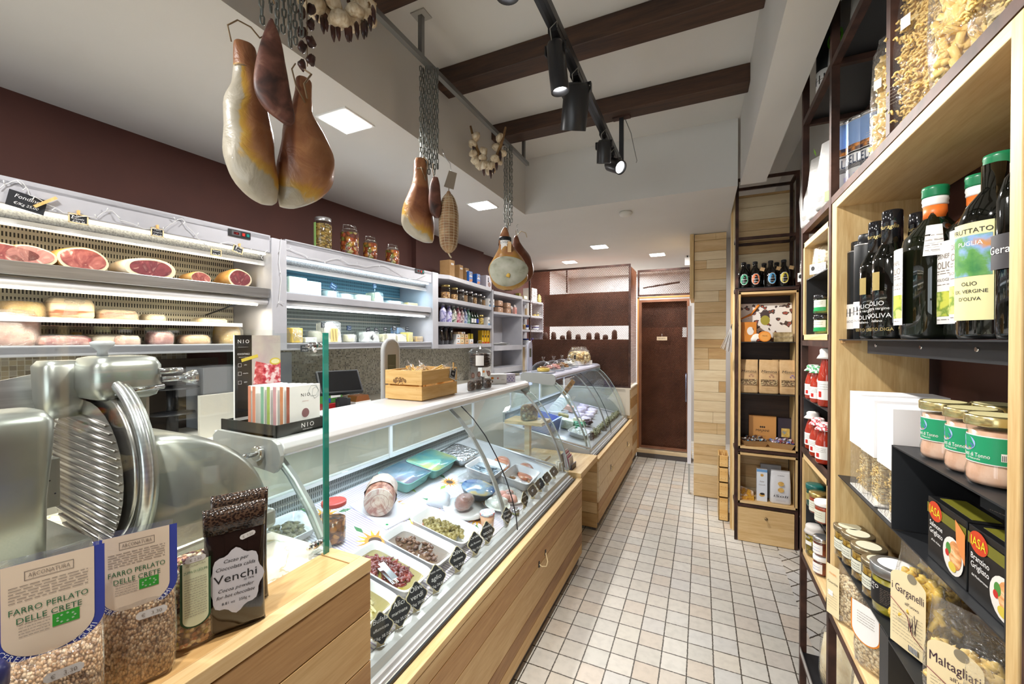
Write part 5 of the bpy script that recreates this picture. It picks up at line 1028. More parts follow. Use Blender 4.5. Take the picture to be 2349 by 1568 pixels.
def dc(b,w_,d_,h): 
    disc(b,-w_*.32,-d_/2-.001,h*.62,.010,.008,ORG); disc(b,-w_*.32,-d_/2-.001,h*.3,.006,.008,GRYT); rect(b,-.002,.002,-d_/2-.001,h*.5,h*.7,RED); rect(b,-.007,.007,-d_/2-.001,h*.58,h*.62,RED); lines(b,w_*.2,w_*.38,-d_/2-.001,[h*.4,h*.46],GRYT)
carton('long white sweets carton with a small red star at the end of the counter top',.115,.075,.062,PAPER,(-1.20,2.375,ZT),math.radians(40),deco=dc)
carton('white lilac patterned carton beside the long sweets carton',.075,.06,.055,mat('lilac_print','#dcd6ea',.5),(-1.175,2.50,ZT),math.radians(60),deco=lambda b,w_,d_,h:[rect(b,-.03+.012*k,-.024+.012*k,-d_/2-.001,.008+.012*j,.016+.012*j,mat('violet_print','#6a5fb0',.5)) for k in range(5) for j in range(3) if (k+j)%2])
carton('upright white sweets carton standing behind the other cartons',.085,.04,.12,PAPER,(-1.30,2.40,ZT),math.radians(70),deco=dc)
# ================================================================ inside the near display case
def dk(px,py,h=0):
    z=.62
    for _ in range(12): p=at(px,py,'z',z+h); z=deckz(p.x)
    return Vector((p.x,p.y,z+.0012))
SL=math.atan(.21)
def onx(x,y): return Vector((x,y,deckz(x)+.0012))
MATS_STR=noisy('striped_mat',[(.0,'#f3f1f4'),(1,'#f3f1f4')],5,.5)
m,t_,b_,o_=nt('striped_table_mat'); tc=t_.nodes.new('ShaderNodeTexCoord'); s_=N(t_,'ShaderNodeSeparateXYZ'); t_.links.new(tc.outputs['Object'],s_.inputs[0])
g_=math_(t_,'LESS_THAN',math_(t_,'FRACT',math_(t_,'DIVIDE',s_.outputs[1],.0125)),.34); n_=N(t_,'ShaderNodeTexNoise',Scale=7.0); t_.links.new(tc.outputs['Object'],n_.inputs[0])
c1_=ramp(t_,n_.outputs[0],[(.35,hexc('#a79cd0')),(.6,hexc('#c2b6c4'))]); mx_=N(t_,'ShaderNodeMix',data_type='RGBA'); t_.links.new(g_,mx_.inputs[0]); mx_.inputs[6].default_value=col4(hexc('#f2f0f3')); t_.links.new(c1_,mx_.inputs[7]); t_.links.new(mx_.outputs[2],b_.inputs['Base Color']); b_.inputs['Roughness'].default_value=.45
def slopeM(x,y,rz=0,dz=0): return T(x,y,deckz(x)+.0012+dz)@Ry(SL)@Rz(rz)
t=thing('table_mat','striped plastic mat printed with sunflowers inside the near display case','mat',(-1.17,1.38,deckz(-1.17)+.0012),0,rot=(0,SL,0))
b=MB(); b.box(-.37,-.55,0,.345,.62,.0015,m); b.build('mat_sheet',t)
SUNY=mat('sunflower_yellow','#e6bb34',.5); SUNO=mat('sunflower_orange','#d58f2a',.5); SUNB=mat('sunflower_brown','#4a2f22',.5); LEAF=mat('print_leaf_green','#3f7f4a',.5); LEAF2=mat('print_leaf_light','#9bb94a',.5)
b=MB()
for i,(x,y,r) in enumerate([(-.20,-.40,.07),(.05,-.34,.075),(-.27,-.14,.07),(.0,-.13,.08),(.06,.05,.07),(-.14,.12,.075),(-.25,.33,.07),(.04,.32,.075),(.22,.30,.06),(-.08,.52,.06),(.16,.50,.065)]):
    for k in range(14):
        a=2*PI*k/14+i; q=r; b.add([(x+.4*q*math.cos(a-.25),y+.4*q*math.sin(a-.25),.0018),(x+q*math.cos(a),y+q*math.sin(a),.0018),(x+.4*q*math.cos(a+.25),y+.4*q*math.sin(a+.25),.0018)],[(0,1,2)],SUNY if k%3 else SUNO)
    b.lathe([(r*.5,.0019),(r*.48,.0021)],SUNO,c=(x,y,0),n=14); b.lathe([(r*.32,.0022),(r*.3,.0024)],SUNB,c=(x,y,0),n=12)
    for k in (0,1,2):
        a=i*1.7+k*2.1; u=Vector((math.cos(a),math.sin(a),0)); v=Vector((-u.y,u.x,0)); c=Vector((x,y,.0017))+u*r*1.25; b.add([tuple(c-u*.03),tuple(c-u*.0+v*.012),tuple(c+u*.034),tuple(c-v*.012)],[(0,1,2,3)],LEAF if k!=1 else LEAF2)
b.build('sunflower_print',t)
OLIVE=noisy('olive_oil','#','#') if False else mat('olive_oil',(.42,.33,.06),.08,coat=.5); BRINE=mat('brown_brine',(.20,.12,.07),.06,coat=.6)
TOM=noisy('dried_tomato',[(.3,'#4f150f'),(.55,'#7a2418'),(.75,'#9c4330')],30,.25,bst=.3,coat=.3); ART=noisy('artichoke_heart',[(.3,'#5f5526'),(.5,'#8f8045'),(.75,'#b8ab74')],40,.35,bst=.3); OLV=noisy('dark_olive',[(.3,'#4a2c22'),(.55,'#7d5a44'),(.8,'#b09478')],40,.25,bst=.2,coat=.3)
def tray(px,py,w_,l_,h,m_,label,kind=None,rz=0,group='antipasti trays',xy=None,fill=.55,liq=None,cm=None,seed=0,n=60,fs=(.014,.012,.008),dz=0,lid=None):
    """open rectangular tray; w_ across (x), l_ along (y)"""
    if xy is None: p=dk(px,py); x,y=p.x,p.y
    else: x,y=xy
    t=thing('serving_tray',label,'tray',(x,y,deckz(x)+.004+dz),0,group,rot=(0,SL,rz))
    b=MB(); n_=28
    def ring(w,l,z,e=.28): return (z,w,l)
    loft(b,[(0,w_*.80,l_*.76),(h*.15,w_*.86,l_*.82),(h*.92,w_*.97,l_*.96),(h,w_*1.03,l_*1.04),(h*1.04,w_*1.02,l_*1.03),(h*1.0,w_*.955,l_*.94),(h*.2,w_*.84,l_*.80),(h*.14,w_*.80,l_*.76)],m_,n_,.26); b.build('tray_body',t)
    R=random.Random(seed); zf=h*fill
    if liq: b=MB(); k=.84+.13*fill; loft(b,[(zf-.002,w_*k*.99,l_*k*.97),(zf,w_*k,l_*k*.98)],liq,n_,.26); b.build('liquid',t)
    if cm:
        b=MB()
        for i in range(n):
            a=R.uniform(0,2*PI); q=math.sqrt(R.random()); X=q*math.cos(a)*w_*.36; Y=q*math.sin(a)*l_*.34; s=R.uniform(.75,1.2)
            M=T(X,Y,zf+R.uniform(-.002,.010)*(1.3-q))@Rz(R.uniform(0,6.3))@Rx(R.uniform(-.6,.6))
            if kind=='ring': b.tube([(.010*s*math.cos(v),.010*s*math.sin(v),0) for v in [2*PI*j/9 for j in range(9)]],.0035*s,cm,5,True,M=M)
            else: b.blob((0,0,0),(fs[0]*s,fs[1]*s,fs[2]*s),cm,7,5,i,.35,M=M)
        o=b.build('food',t); o['kind']='stuff'
    if lid: b=MB(); loft(b,[(h*1.03,w_*1.0,l_*1.0),(h*1.05,w_*1.0,l_*1.0)],lid,n_,.26); b.build('film_cover',t)
    return t
tray(0,0,.27,.150,.052,CERAM,'white tray of glossy red dried tomatoes with metal tongs',xy=(-.995,1.118),liq=OLIVE,cm=TOM,n=120,fs=(.017,.009,.005),seed=1)
tray(0,0,.27,.150,.052,CERAM,'white tray of brown olives in brine, middle of the front trays',xy=(-.995,1.288),liq=BRINE,cm=OLV,n=42,fs=(.011,.010,.006),seed=2,fill=.5)
tray(0,0,.27,.150,.052,CERAM,'white tray heaped with small olive green artichoke hearts',xy=(-.995,1.462),cm=ART,n=110,fs=(.012,.011,.010),seed=3,fill=.6)
tray(0,0,.27,.150,.052,CERAM,'white tray of pale marinated anchovies nearest the wooden block',xy=(-.995,.948),liq=OLIVE,cm=noisy('anchovy',[(.3,'#a59a6a'),(.7,'#d8cf9a')],50,.2),n=30,fs=(.03,.007,.004),seed=4)
tray(0,0,.20,.13,.045,CERAM,'small white tray of chopped green herbs behind the anchovies',xy=(-1.19,.93),cm=noisy('green_olive_mix',[(.3,'#5d6b33'),(.7,'#a2a86a')],60,.4),n=60,fs=(.009,.008,.006),seed=5)
t=thing('tongs','metal tongs lying in the tray of red tomatoes','tongs',(-.93,1.07,.685),.0)
b=MB(); M_=Rz(-.35)@Ry(.10); b.box(-.075,-.012,.0,.01,.012,.0015,STEELP,M_); [b.box(.01,-.012+.005*k,0,.028,-.0095+.005*k,.0015,STEELP,M_) for k in range(5)]; b.build('lower_arm',t); b=MB(); b.box(-.075,-.010,.012,.02,.010,.0135,STEELP,M_@Ry(.05)); b.build('upper_arm',t)
# roast on the cutting board
p=dk(880,1175); t=thing('cutting_board','white plastic cutting board with a green dot under the roast','cutting board',tuple(p+Vector((0,0,.002))),0,rot=(0,SL,-.12))
b=MB(); b.box(-.13,-.085,0,.115,.095,.010,mat('white_board','#e6e6ef',.35)); b.build('board',t,bev=.004); b=MB(); b.lathe([(.006,.0102),(.006,.0108)],GREEN,c=(.095,-.065,0),n=14); b.build('green_dot',t)
ROAST=noisy('roast_crust',[(.3,'#6a3526'),(.45,'#8f5540'),(.6,'#b98a72'),(.75,'#d2b09a')],38,.4,bst=.5,dist=1); ROASTF=noisy('rolled_roast_face',[(.35,'#a9766a'),(.45,'#cdb3a4'),(.55,'#ddd0c3'),(.7,'#b98f84')],8,.35,dist=3)
t=thing('porchetta','rolled roast wrapped in paper on the white cutting board','roast',(p.x-.015,p.y-.0,p.z+.0785),0,rot=(0,PI/2+.08,-.95))
b=MB(); b.lathe([(.04,-.085),(.062,-.075),(.068,-.03),(.066,.04),(.063,.078)],ROAST,n=26,cap=False); b.build('crust',t)
b=MB(); b.lathe([(.063,.078),(.060,.081),(.02,.082)],ROASTF,n=26); b.tube([(.045*(1-k/40)*math.cos(k*.45),.045*(1-k/40)*math.sin(k*.45),.0815) for k in range(30)],.0009,noisy('roast_line',[(.3,'#9c7468'),(.7,'#b8978a')],20,.5),4); b.build('cut_face',t)
b=MB(); loft(b,[(-.095,.07,.07),(-.08,.135,.13),(-.02,.146,.142),(.02,.144,.140)],mat('greaseproof_paper','#c9b3a4',.5,bs=40,bst=.9,bd=.01),20,1.0,jit=.004,cap=False); b.build('paper_wrap',t)
# tall jar with a red lid
p=dk(762,1240); jar('tall glass jar of brown pickles with a pinkish red lid behind the glass',.044,.155,noisy('brown_pickle',[(0,'#5a3216'),(.5,'#99602a'),(1,'#c98f4a')],50,.2,kind='cells',bst=.5),mat('red_lid','#c0453c',.3),tuple(p+Vector((.01,0,.001))),CUST,fill=.62,neck=.95)
t=tray(652,1235,.15,.20,.04,CERAM,'white oval tray of dark pickled vegetables beside the tall jar',liq=None,cm=noisy('dark_vegetables',[(.3,'#3a3328'),(.7,'#8a8058')],60,.4),n=70,fs=(.012,.010,.006),seed=8)
# trays at the back
TEALB=noisy('blue_tray_film',[(.35,'#3f9fae'),(.5,'#7fb6a0'),(.65,'#c6c878')],5,.15,coat=.5); PURP=noisy('herb_jelly',[(.35,'#5f8fa8'),(.5,'#8a9fae'),(.62,'#8f8aa0'),(.7,'#a7a35a')],6,.15,coat=.5)
tray(928,1108,.19,.25,.06,TEAL,'teal tray with a bluish jelly and dried flowers behind the roast',rz=.1,lid=PURP)
tray(988,1078,.20,.27,.06,TEAL,'teal tray with yellow green filling, behind the jelly one',rz=.1,lid=TEALB)
FOIL=mat('crumpled_foil',(.62,.66,.7),.14,1,bs=45,bst=1.0,bd=.012)
p=dk(1052,1052); t=thing('foil_pan','foil pan with crinkled silver wrap at the back of the near case','pan',tuple(p),0,rot=(0,SL,.1)); b=MB(); loft(b,[(0,.16,.22),(.035,.19,.26),(.045,.19,.26),(.05,.15,.2)],FOIL,24,.3,jit=.004); b.build('foil',t)
GREYF=noisy('sardine_oil',[(.3,'#7f9cae'),(.6,'#b9c9cc')],14,.15,coat=.4)
tray(1112,1090,.19,.22,.055,CERAM,'deep white tray with a few silver sardines in the far half of the case',liq=GREYF,cm=noisy('sardine',[(.3,'#4d5a66'),(.7,'#9fb0bb')],50,.15),n=7,fs=(.032,.009,.005),seed=11,fill=.5,rz=.05)
tray(1192,1108,.17,.24,.055,CERAM,'deep white tray with one brown fillet near the far end glass',cm=noisy('brown_fillet',[(.3,'#8a5a3a'),(.7,'#c49a70')],50,.3),n=6,fs=(.02,.012,.006),seed=12,fill=.2,rz=.05)
SALM=noisy('salmon',[(.35,'#c4613f'),(.5,'#dd8a62'),(.65,'#ecb491')],20,.25,bst=.1,coat=.3,stretch=(1,4,1))
for i,(x,y,lb) in enumerate(((1150,1066,'long orange salmon side, rear one beneath clear film'),(1205,1083,'long orange salmon side, front one by the end glass'))):
    p=dk(x,y); t=thing('salmon_fillet',lb,'salmon',tuple(p),0,'salmon sides',rot=(0,SL,.35)); b=MB(); loft(b,[(0,.10,.30),(.008,.11,.33),(.016,.09,.28),(.019,.04,.16)],SALM,22,.9,jit=.001,seed=i); b.build('fillet',t)
# middle group
p=dk(1065,1172); t=thing('plate','white oval plate under the wrapped cured meat','plate',tuple(p),0,rot=(0,SL,.2)); b=MB(); b.lathe([(.05,0),(.10,.012),(.104,.015),(.05,.005)],CERAM,n=30,sy=1.15); b.build('plate_body',t)
t=thing('cured_meat','brown cured meat joint in clear film on the oval plate','cured meat',tuple(p+Vector((0,0,.012))),.3); b=MB(); b.blob((0,0,.034),(.045,.055,.036),noisy('bresaola',[(.3,'#7a3b2a'),(.6,'#a8604a'),(.75,'#c48a70')],30,.3,bst=.3),16,12,2,.15); b.build('meat',t); b=MB(); b.blob((0,0,.034),(.048,.058,.0385),FILMP,16,12,2,.15); b.build('film_wrap',t)
p=dk(1005,1150); b=MB(); loft(b,[(0,.11,.14),(.025,.10,.13),(.04,.05,.09)],mat('white_wrap_paper','#dfe6ee',.5,bs=20,bst=.5,bd=.01),14,.5,jit=.006); tag(b.build('paper_parcel',loc=p,rot=(0,SL,.5)),'crumpled white paper parcel between the teal trays and the plate','parcel')
p=dk(1093,1142); t=thing('bowl','dark bowl under blue stretched film in the middle of the case','bowl',tuple(p),0,rot=(0,SL,0)); b=MB(); b.lathe([(.04,0),(.07,.02),(.088,.055),(.088,.058)],mat('dark_striped_bowl','#39434d',.3),n=30); b.build('bowl_body',t); b=MB(); b.lathe([(.089,.056),(.086,.060),(.02,.061)],noisy('blue_film_top',[(.4,'#3f6fb0'),(.5,'#9fbcd0'),(.58,'#dcc98a'),(.7,'#7fa6c8')],7,.12,coat=.6),n=30); b.build('film_cover',t)
p=dk(1118,1205); t=thing('ice_cream_tub','peach coloured paper tub with a white patterned lid','tub',tuple(p),CUST); b=MB(); b.lathe([(.028,0),(.034,.055)],mat('peach_cup','#e3b48f',.5),n=26); b.build('cup',t); b=MB(); b.lathe([(.036,.053),(.036,.062),(.034,.064)],noisy('patterned_lid',[(.44,'#e9efe9'),(.5,'#5a8fc0'),(.55,'#eef2ea'),(.62,'#c95a5a')],70,.4),n=26); b.build('lid',t); b=MB(); ctext(b,'LOR',.012,GRYT,.0335,.035); b.build('label',t)
for i,(x,y,w_,cm,lb) in enumerate(((1160,1140,.20,CERAM,'large white plate with film wrapped mozzarella'),(1140,1168,.13,CH['white'],'wrapped white cheese pieces before the large plate'),(1165,1153,.07,mat('pink_wrap','#e0a79a',.4),'small pink wrapped piece near the chalk tag'))):
    p=dk(x,y); t=thing('wrapped_cheese',lb,'cheese',tuple(p+Vector((0,0,.012 if i else 0))),0,rot=(0,SL,0)); b=MB(); b.lathe([(w_*.3,0),(w_*.5,.012),(w_*.5,.016)],CERAM if i==0 else cm,n=24); [b.blob((.03*math.cos(k*1.3+i),.03*math.sin(k*1.3+i),.026),(.026,.022,.018),CH['white'] if i<2 else cm,10,7,k,.2) for k in range(4)]; b.build('cheese_pieces',t); b=MB(); loft(b,[(.008,w_*.9,w_*.85),(.035,w_*.75,w_*.7),(.05,w_*.3,w_*.3)],FILMP,18,.8,jit=.004,seed=i); b.build('film_wrap',t)
p=dk(1183,1180); jar('small round glass can with a white paper band, right of the glass joint',.020,.028,noisy('green_caper',[(.3,'#6d7a3a'),(.7,'#a9ad6a')],60,.3),SILV,tuple(p),CUST,lab=lambda b,r,h:patch(b,r,.001,h*.8,-.3,.3,PAPER))
p=dk(985,1205); b=MB(); b.blob((0,0,.012),(.03,.04,.010),SALM,10,6,1,.2); tag(b.build('salmon_piece',loc=p),'small pale salmon piece behind the artichoke tray','salmon')
p=dk(1075,1108); b=MB(); loft(b,[(0,.09,.12),(.03,.10,.13),(.035,.10,.13)],FILMP,18,.35); tag(b.build('plastic_box',loc=p,rot=(0,SL,0)),'shallow clear plastic box behind the blue film bowl','box')
# chalk tags on the front ledge
CREAMB=mat('tag_edge_cream','#d9cda6',.5)
def tagshape(k): 
    pts=[]; n=48
    for i in range(n):
        a=2*PI*i/n; r=.98+.10*math.cos(4*a)+.055*math.cos(8*a); pts.append((r*math.cos(a)*k*.9,r*math.sin(a)*k*1.06))
    return pts
def chalktag(px,X,ls,label,k=.030,back=False,rzx=0):
    Y=yat(px,X); t=thing('price_tag',label,'price tag',(X,Y,deckz(X)+.003),CUST+rzx+(.0),'chalk price tags in the near display case')
    M=T(0,0,k*1.12+.012)@Rx(-.22)
    b=MB(); b.prism(tagshape(k),-.0022,.0006,CREAMB,M=M@Rx(PI/2)); b.build('frame',t)
    b=MB(); b.prism(tagshape(k*.93),.0006,.0012,CHALKB,M=M@Rx(PI/2)); q=len(ls)
    for i,s in enumerate(ls): b.text(s,min(.0175,k*2.5/max(3,len(s)))*k/.030,CHALK,M@FACE(0,-.0016,k*1.3*(1-(2*i+1)/q)*.72)@Rz(.10),shear=.15)
    b.build('board',t)
    b=MB(); b.prism([(-.012,0),(.012,0),(.006,k*.9),(-.006,k*.9)],-.0045,-.0022,CREAMB,M=Rx(PI/2)@T(0,0,0)); b.cyl((.0,.003,.0),(.0,.024,.0),.0015,CREAMB,n=5); b.build('foot',t)
    return t
TG=[(872,['Bufala','affumicata','€/kg 38,00'],'chalk tag cut by the wooden block, reading 38,00'),(915,['Alici','marinate','€/kg 35,00'],'chalk tag reading Alici marinate'),(955,['Olive','verdi','€/kg 20,00'],'chalk tag reading Olive verdi'),(1000,['Pesto senza','aglio','€/kg 24,00'],'chalk tag reading Pesto senza aglio'),(1050,['Olive','Siciliane','€/kg 20,00'],'chalk tag reading Olive Siciliane'),(1090,['Carciofi','alla Romana','€/kg 19,00'],'chalk tag reading Carciofi alla Romana'),(1118,['Pomodori','secchi','€/kg 25,00'],'chalk tag reading Pomodori secchi'),(1163,['Insalata di','funghi','€/kg 18'],'chalk tag at the glass joint reading 18'),(1204,['Salmone','€/kg 28'],'chalk tag beside the small glass can')]
for px,ls,lb in TG: chalktag(px,-.822,ls,lb,k=.037 if px<1150 else .032,rzx=-.45 if px<1180 else -.2)
for i,px in enumerate((1222,1239,1255,1271)):
    t=chalktag(px,-.83,['€'],'%s chalk tag of the four seen edge-on near the far end glass'%('first','second','third','fourth')[i],k=.030,rzx=-1.5)
p=dk(1282,1078); b=MB(); [b.cyl((.012*math.cos(k),.012*math.sin(k),0),(.018*math.cos(k),.018*math.sin(k),.055),.004,mat('flower_tag','#d9d6c8',.6),r1=.009,n=6) for k in range(7)]; tag(b.build('flower_card',loc=p+Vector((0,0,0))),'white patterned card holder in the far corner of the near case','card')
# ================================================================ between the cases: stand with biscuits, leaflets
t=thing('wooden_stand','wooden plank stand on a post in the gap behind the bridge shelf','stand',(-1.19,2.88,.586))
b=MB(); b.box(-.02,-.02,0,.02,.02,.26,PXA); b.build('post',t); b=MB(); b.box(-.15,-.10,.26,.15,.10,.285,PXB); b.build('shelf_board',t,bev=.002); b=MB(); b.box(-.16,-.06,0,.16,.06,.015,PXB); b.build('base_board',t)
bag('clear bag of round biscuits with a bow standing on the plank stand',.15,.07,.19,noisy('biscuits',[(0,'#7a5233'),(.4,'#c49a62'),(.7,'#e8d2a0'),(1,'#efe6d0')],45,.4,kind='cells',bst=.7,bd=.01),(-1.17,2.86,.872),math.radians(60),fill=.62,seed=21)
t=thing('leaflet_holder','dark leaflet holder with cards leaning at the end of the near case','holder',(-.83,2.76,.586),CUST); b=MB(); b.box(-.05,-.035,0,.05,-.03,.035,mat('dark_plum_card','#3b2a34',.4)); b.box(-.05,.03,0,.05,.035,.10,MATS['dark_plum_card'],Rx(-.2)); b.box(-.05,-.035,0,.05,.03,.003,MATS['dark_plum_card']); b.build('holder_body',t); b=MB(); [b.box(-.045,-.02+.008*k,.004,.045,-.018+.008*k,.075+.012*k,[PAPER,mat('pink_leaflet','#c98a9a',.5)][k%2],Rx(-.12)) for k in range(5)]; b.build('leaflets',t)
for i,(x,y,lb) in enumerate(((-.92,2.98,'small white card lying on the bridge shelf'),(-.86,2.85,'red and white badge card on the bridge shelf'))): b=MB(); b.box(-.03,-.025,0,.03,.025,.002,PAPER); b.box(-.01,-.01,.002,.01,.01,.0025,INK if i==0 else RED); tag(b.build('card',loc=(x,y,.5865),rot=(0,0,.4)),lb,'card')
# ================================================================ inside the far case
def fk(px,py): return dk(px,py)
p=onx(-1.27,3.38); t=thing('plastic_crate','blue perforated plastic crate at the near end of the far case','crate',tuple(p),0,rot=(0,SL,0))
BLP=slotmat('blue_crate_plastic','#3f62c4','#c9d6f2',.012,.012,.4,.4,ax=(1,2),rough=.35); b=MB(); b.box(-.12,-.14,0,.12,.14,.006,BLP); [b.box(*q,BLP) for q in ((-.12,-.14,0,-.115,.14,.11),(.115,-.14,0,.12,.14,.11),(-.12,-.14,0,.12,-.135,.11),(-.12,.135,0,.12,.14,.11))]; b.box(-.125,-.145,.108,.125,-.132,.116,mat('blue_rim','#4a73d8',.3)); b.box(.112,-.145,.108,.125,.145,.116,MATS['blue_rim']); b.build('crate_body',t)
t=thing('mozzarella_basket','white ribbed tub piled with ricotta baskets in the far case','tub',tuple(onx(-1.30,3.95)),0); b=MB(); b.lathe([(.085,0),(.10,.05),(.102,.052)],CERAM,n=28); b.build('tub_body',t)
for k in range(5): b=MB(); b.cyl((-.04+.02*k,-.02,.055+.022*k),(-.02+.018*k,.07,.085+.022*k),.055,CH['white'],n=20); b.build('ricotta_basket',t)
for i,(x,y,w_,l_,h,mm,lb) in enumerate(((-1.12,3.62,.11,.13,.075,noisy('green_cake',[(.35,'#b9c9a0'),(.6,'#e6ecd8')],30,.5),'square pale green cake block in the far case'),(-1.20,3.75,.10,.08,.08,noisy('brown_cake',[(.3,'#8a7a3a'),(.7,'#b3a25a')],30,.5),'olive brown block behind the pale green cake'),(-1.30,4.25,.12,.10,.06,mat('pink_cheese','#dcae98',.5),'pinkish cheese block in the middle of the far case'),(-1.38,4.42,.10,.10,.06,CH['rind'],'tan cheese block at the back of the far case'))):
    b=MB(); b.box(-w_/2,-l_/2,0,w_/2,l_/2,h,mm); o=tag(b.build('cheese',loc=onx(x,y)+Vector((0,0,.004)),rot=(0,SL,.3),bev=.006),lb,'cheese')
for i,(x,y,lb) in enumerate(((-1.05,4.05,'white ball of mozzarella in film, nearest on the far case deck'),(-1.13,4.15,'white wrapped fresh cheese beside the nearest ball'),(-1.06,4.22,'white wrapped fresh cheese behind the pair'),(-1.18,4.30,'white wrapped fresh cheese in the second row'),(-1.08,4.37,'white wrapped fresh cheese by the glass'),(-1.2,4.47,'white wrapped fresh cheese in the third row'),(-1.10,4.52,'lilac tinted wrapped cheese near the far end'),(-1.22,4.62,'last white wrapped cheese at the far end'))):
    b=MB(); loft(b,[(0,.085,.10),(.02,.10,.115),(.04,.085,.10),(.046,.05,.06)],mat('lilac_wrap','#e4dcea',.25,bs=60,bst=.6),16,.4,jit=.003,seed=i); tag(b.build('wrapped_cheese',loc=onx(x,y),rot=(0,SL,i)),lb,'cheese','wrapped fresh cheeses in the far case')
t=thing('plate','white plate with a pale cheese wedge in the far case','plate',tuple(onx(-1.08,3.88)),0,rot=(0,SL,0)); b=MB(); b.lathe([(.06,.0),(.10,.014),(.10,.017)],CERAM,n=26); b.build('plate_body',t); b=MB(); b.box(-.05,-.03,.018,.05,.03,.05,CH['pale']); b.build('cheese_wedge',t,bev=.005)
tray(0,0,.16,.22,.04,CERAM,'white tray of greenish fresh cheese with a green paper frill',xy=(-.97,3.50),cm=CH['white'],n=24,fs=(.02,.018,.012),seed=31)
b=MB(); R=random.Random(5); [b.blob((R.uniform(-.05,.05),R.uniform(-.07,.07),.03+R.uniform(0,.03)),(.022,.018,.010),mat('emerald_leaf','#2f9a6a',.4),7,5,i,.5) for i in range(26)]; tag(b.build('decorative_leaves',loc=onx(-1.03,3.68)+Vector((0,0,0))),'bunch of emerald green artificial leaves in the far case','leaves')
b=MB(); [b.blob((R.uniform(-.04,.04),R.uniform(-.05,.05),.02+R.uniform(0,.02)),(.022,.02,.014),noisy('dark_grape',[(.3,'#2a1a22'),(.7,'#5a3a40')],40,.3),7,5,i,.3) for i in range(16)]; tag(b.build('dark_grapes',loc=onx(-1.0,3.93)),'small heap of dark dried fruit in the far case','fruit')
HERB=noisy('dried_herbs',[(.3,'#5a6444'),(.5,'#8f9470'),(.7,'#cbbfa0')],60,.7)
for i,y in enumerate((3.62,3.78,3.94,4.10,4.26,4.42,4.58,4.70)):
    b=MB(); [b.tube([(R.uniform(-.03,.03),R.uniform(-.07,.07),.004),(R.uniform(-.035,.035),R.uniform(-.09,.09),R.uniform(.015,.05))],.0035,HERB,4,rr=[.002,.005]) for _ in range(46)]
    tag(b.build('herb_bunch',loc=onx(-.865,y)),'%s bunch of dried herbs along the front glass of the far case'%('first','second','third','fourth','fifth','sixth','seventh','last')[i],'herbs','dried herb bunches in the far case')
t=thing('price_tag','small dark price tag at the front corner of the far case','price tag',tuple(onx(-.85,3.50)),CUST-.4); b=MB(); chalkcard(b,.05,.06,['Ricotta','€ 9']); b.build('board',t)
t=thing('price_tag','kraft paper sign hanging inside the end of the far case','price tag',(-1.035,3.42,1.06),CUST); b=MB(Ry(.35)@Rx(.55)); b.box(-.055,0,-.075,.055,.001,.075,KRAFT); [b.text(s_,.022,INK,FACE(0,-.001,.035-.035*k)) for k,s_ in enumerate(('TORTA','CASA','fresca'))]; b.build('paper',t)
# glass domes with pastries on top of the far case
DONUT=noisy('pink_frosting',[(.3,'#d98f88'),(.7,'#efb9b0')],30,.4); BRNP=noisy('brown_pastry',[(.3,'#7a4a24'),(.6,'#b98545'),(.8,'#d8ac66')],30,.4); WHP=mat('white_frosting','#e8e4df',.5)
for i,(y,r,cm,lb) in enumerate(((3.31,.105,CH['gold'],'nearest glass dome over a yellow iced cake'),(3.58,.10,DONUT,'second glass dome over pink pastries'),(3.83,.10,BRNP,'third glass dome over brown glazed pastries'),(4.07,.095,WHP,'fourth glass dome over white pastries'))):
    t=thing('glass_dome',lb,'glass dome',(-1.225,y,ZT),0,'glass domes on the far case')
    b=MB(); b.lathe([(r*.9,0),(r,.004),(r,.008),(r*.9,.010)],mat('clear_base','#b9c0cf',.2),n=28); b.build('base',t)
    b=MB(); b.lathe([(r,.010)]+[(r*math.cos(a),.012+r*.82*math.sin(a)) for a in [PI/2*k/8 for k in range(1,8)]]+[(.010,.012+r*.83)],GLASSJ,n=28,cap=False); b.build('dome',t)
    b=MB(); z=.012+r*.82; b.lathe([(.008,z),(.010,z+.01),(.018,z+.034),(.019,z+.036),(.012,z+.034),(.006,z+.012)],GLASSJ,n=14); b.build('knob',t)
    b=MB()
    if i==0: b.lathe([(.05,.012),(.055,.02),(.055,.035),(.045,.042)],cm,n=22); b.lathe([(.045,.042),(.03,.052)],BRNP,n=20)
    else: [b.tube([(.045*math.cos(k*1.05)+.016*math.cos(a),.045*math.sin(k*1.05)+.016*math.sin(a),.024+.014*(k%2)) for a in [2*PI*j/9 for j in range(9)]],.009,cm,6,True) for k in range(6)]; b.blob((0,0,.04),(.03,.03,.02),cm,10,7,i,.3)
    b.build('pastries',t)
t=thing('price_card','small black price card on the third and fourth dome','price card',(-1.15,4.02,ZT+.085),CUST); b=MB(); chalkcard(b,.07,.04,['Pasticceria']); b.build('board',t)
bag('big clear bag of fried pastries at the far end of the case top',.30,.18,.20,noisy('fried_pastry',[(0,'#b58a4a'),(.4,'#dcc07c'),(.8,'#efe0b0')],30,.5,kind='cells',bst=1,bd=.02),(-1.22,4.42,ZT+.001),math.radians(70),fill=.75,seed=9,lab=lambda b,w_,d_,h:b.box(-w_*.45,-d_*.45,.004,w_*.45,d_*.45,.05,PAPER))
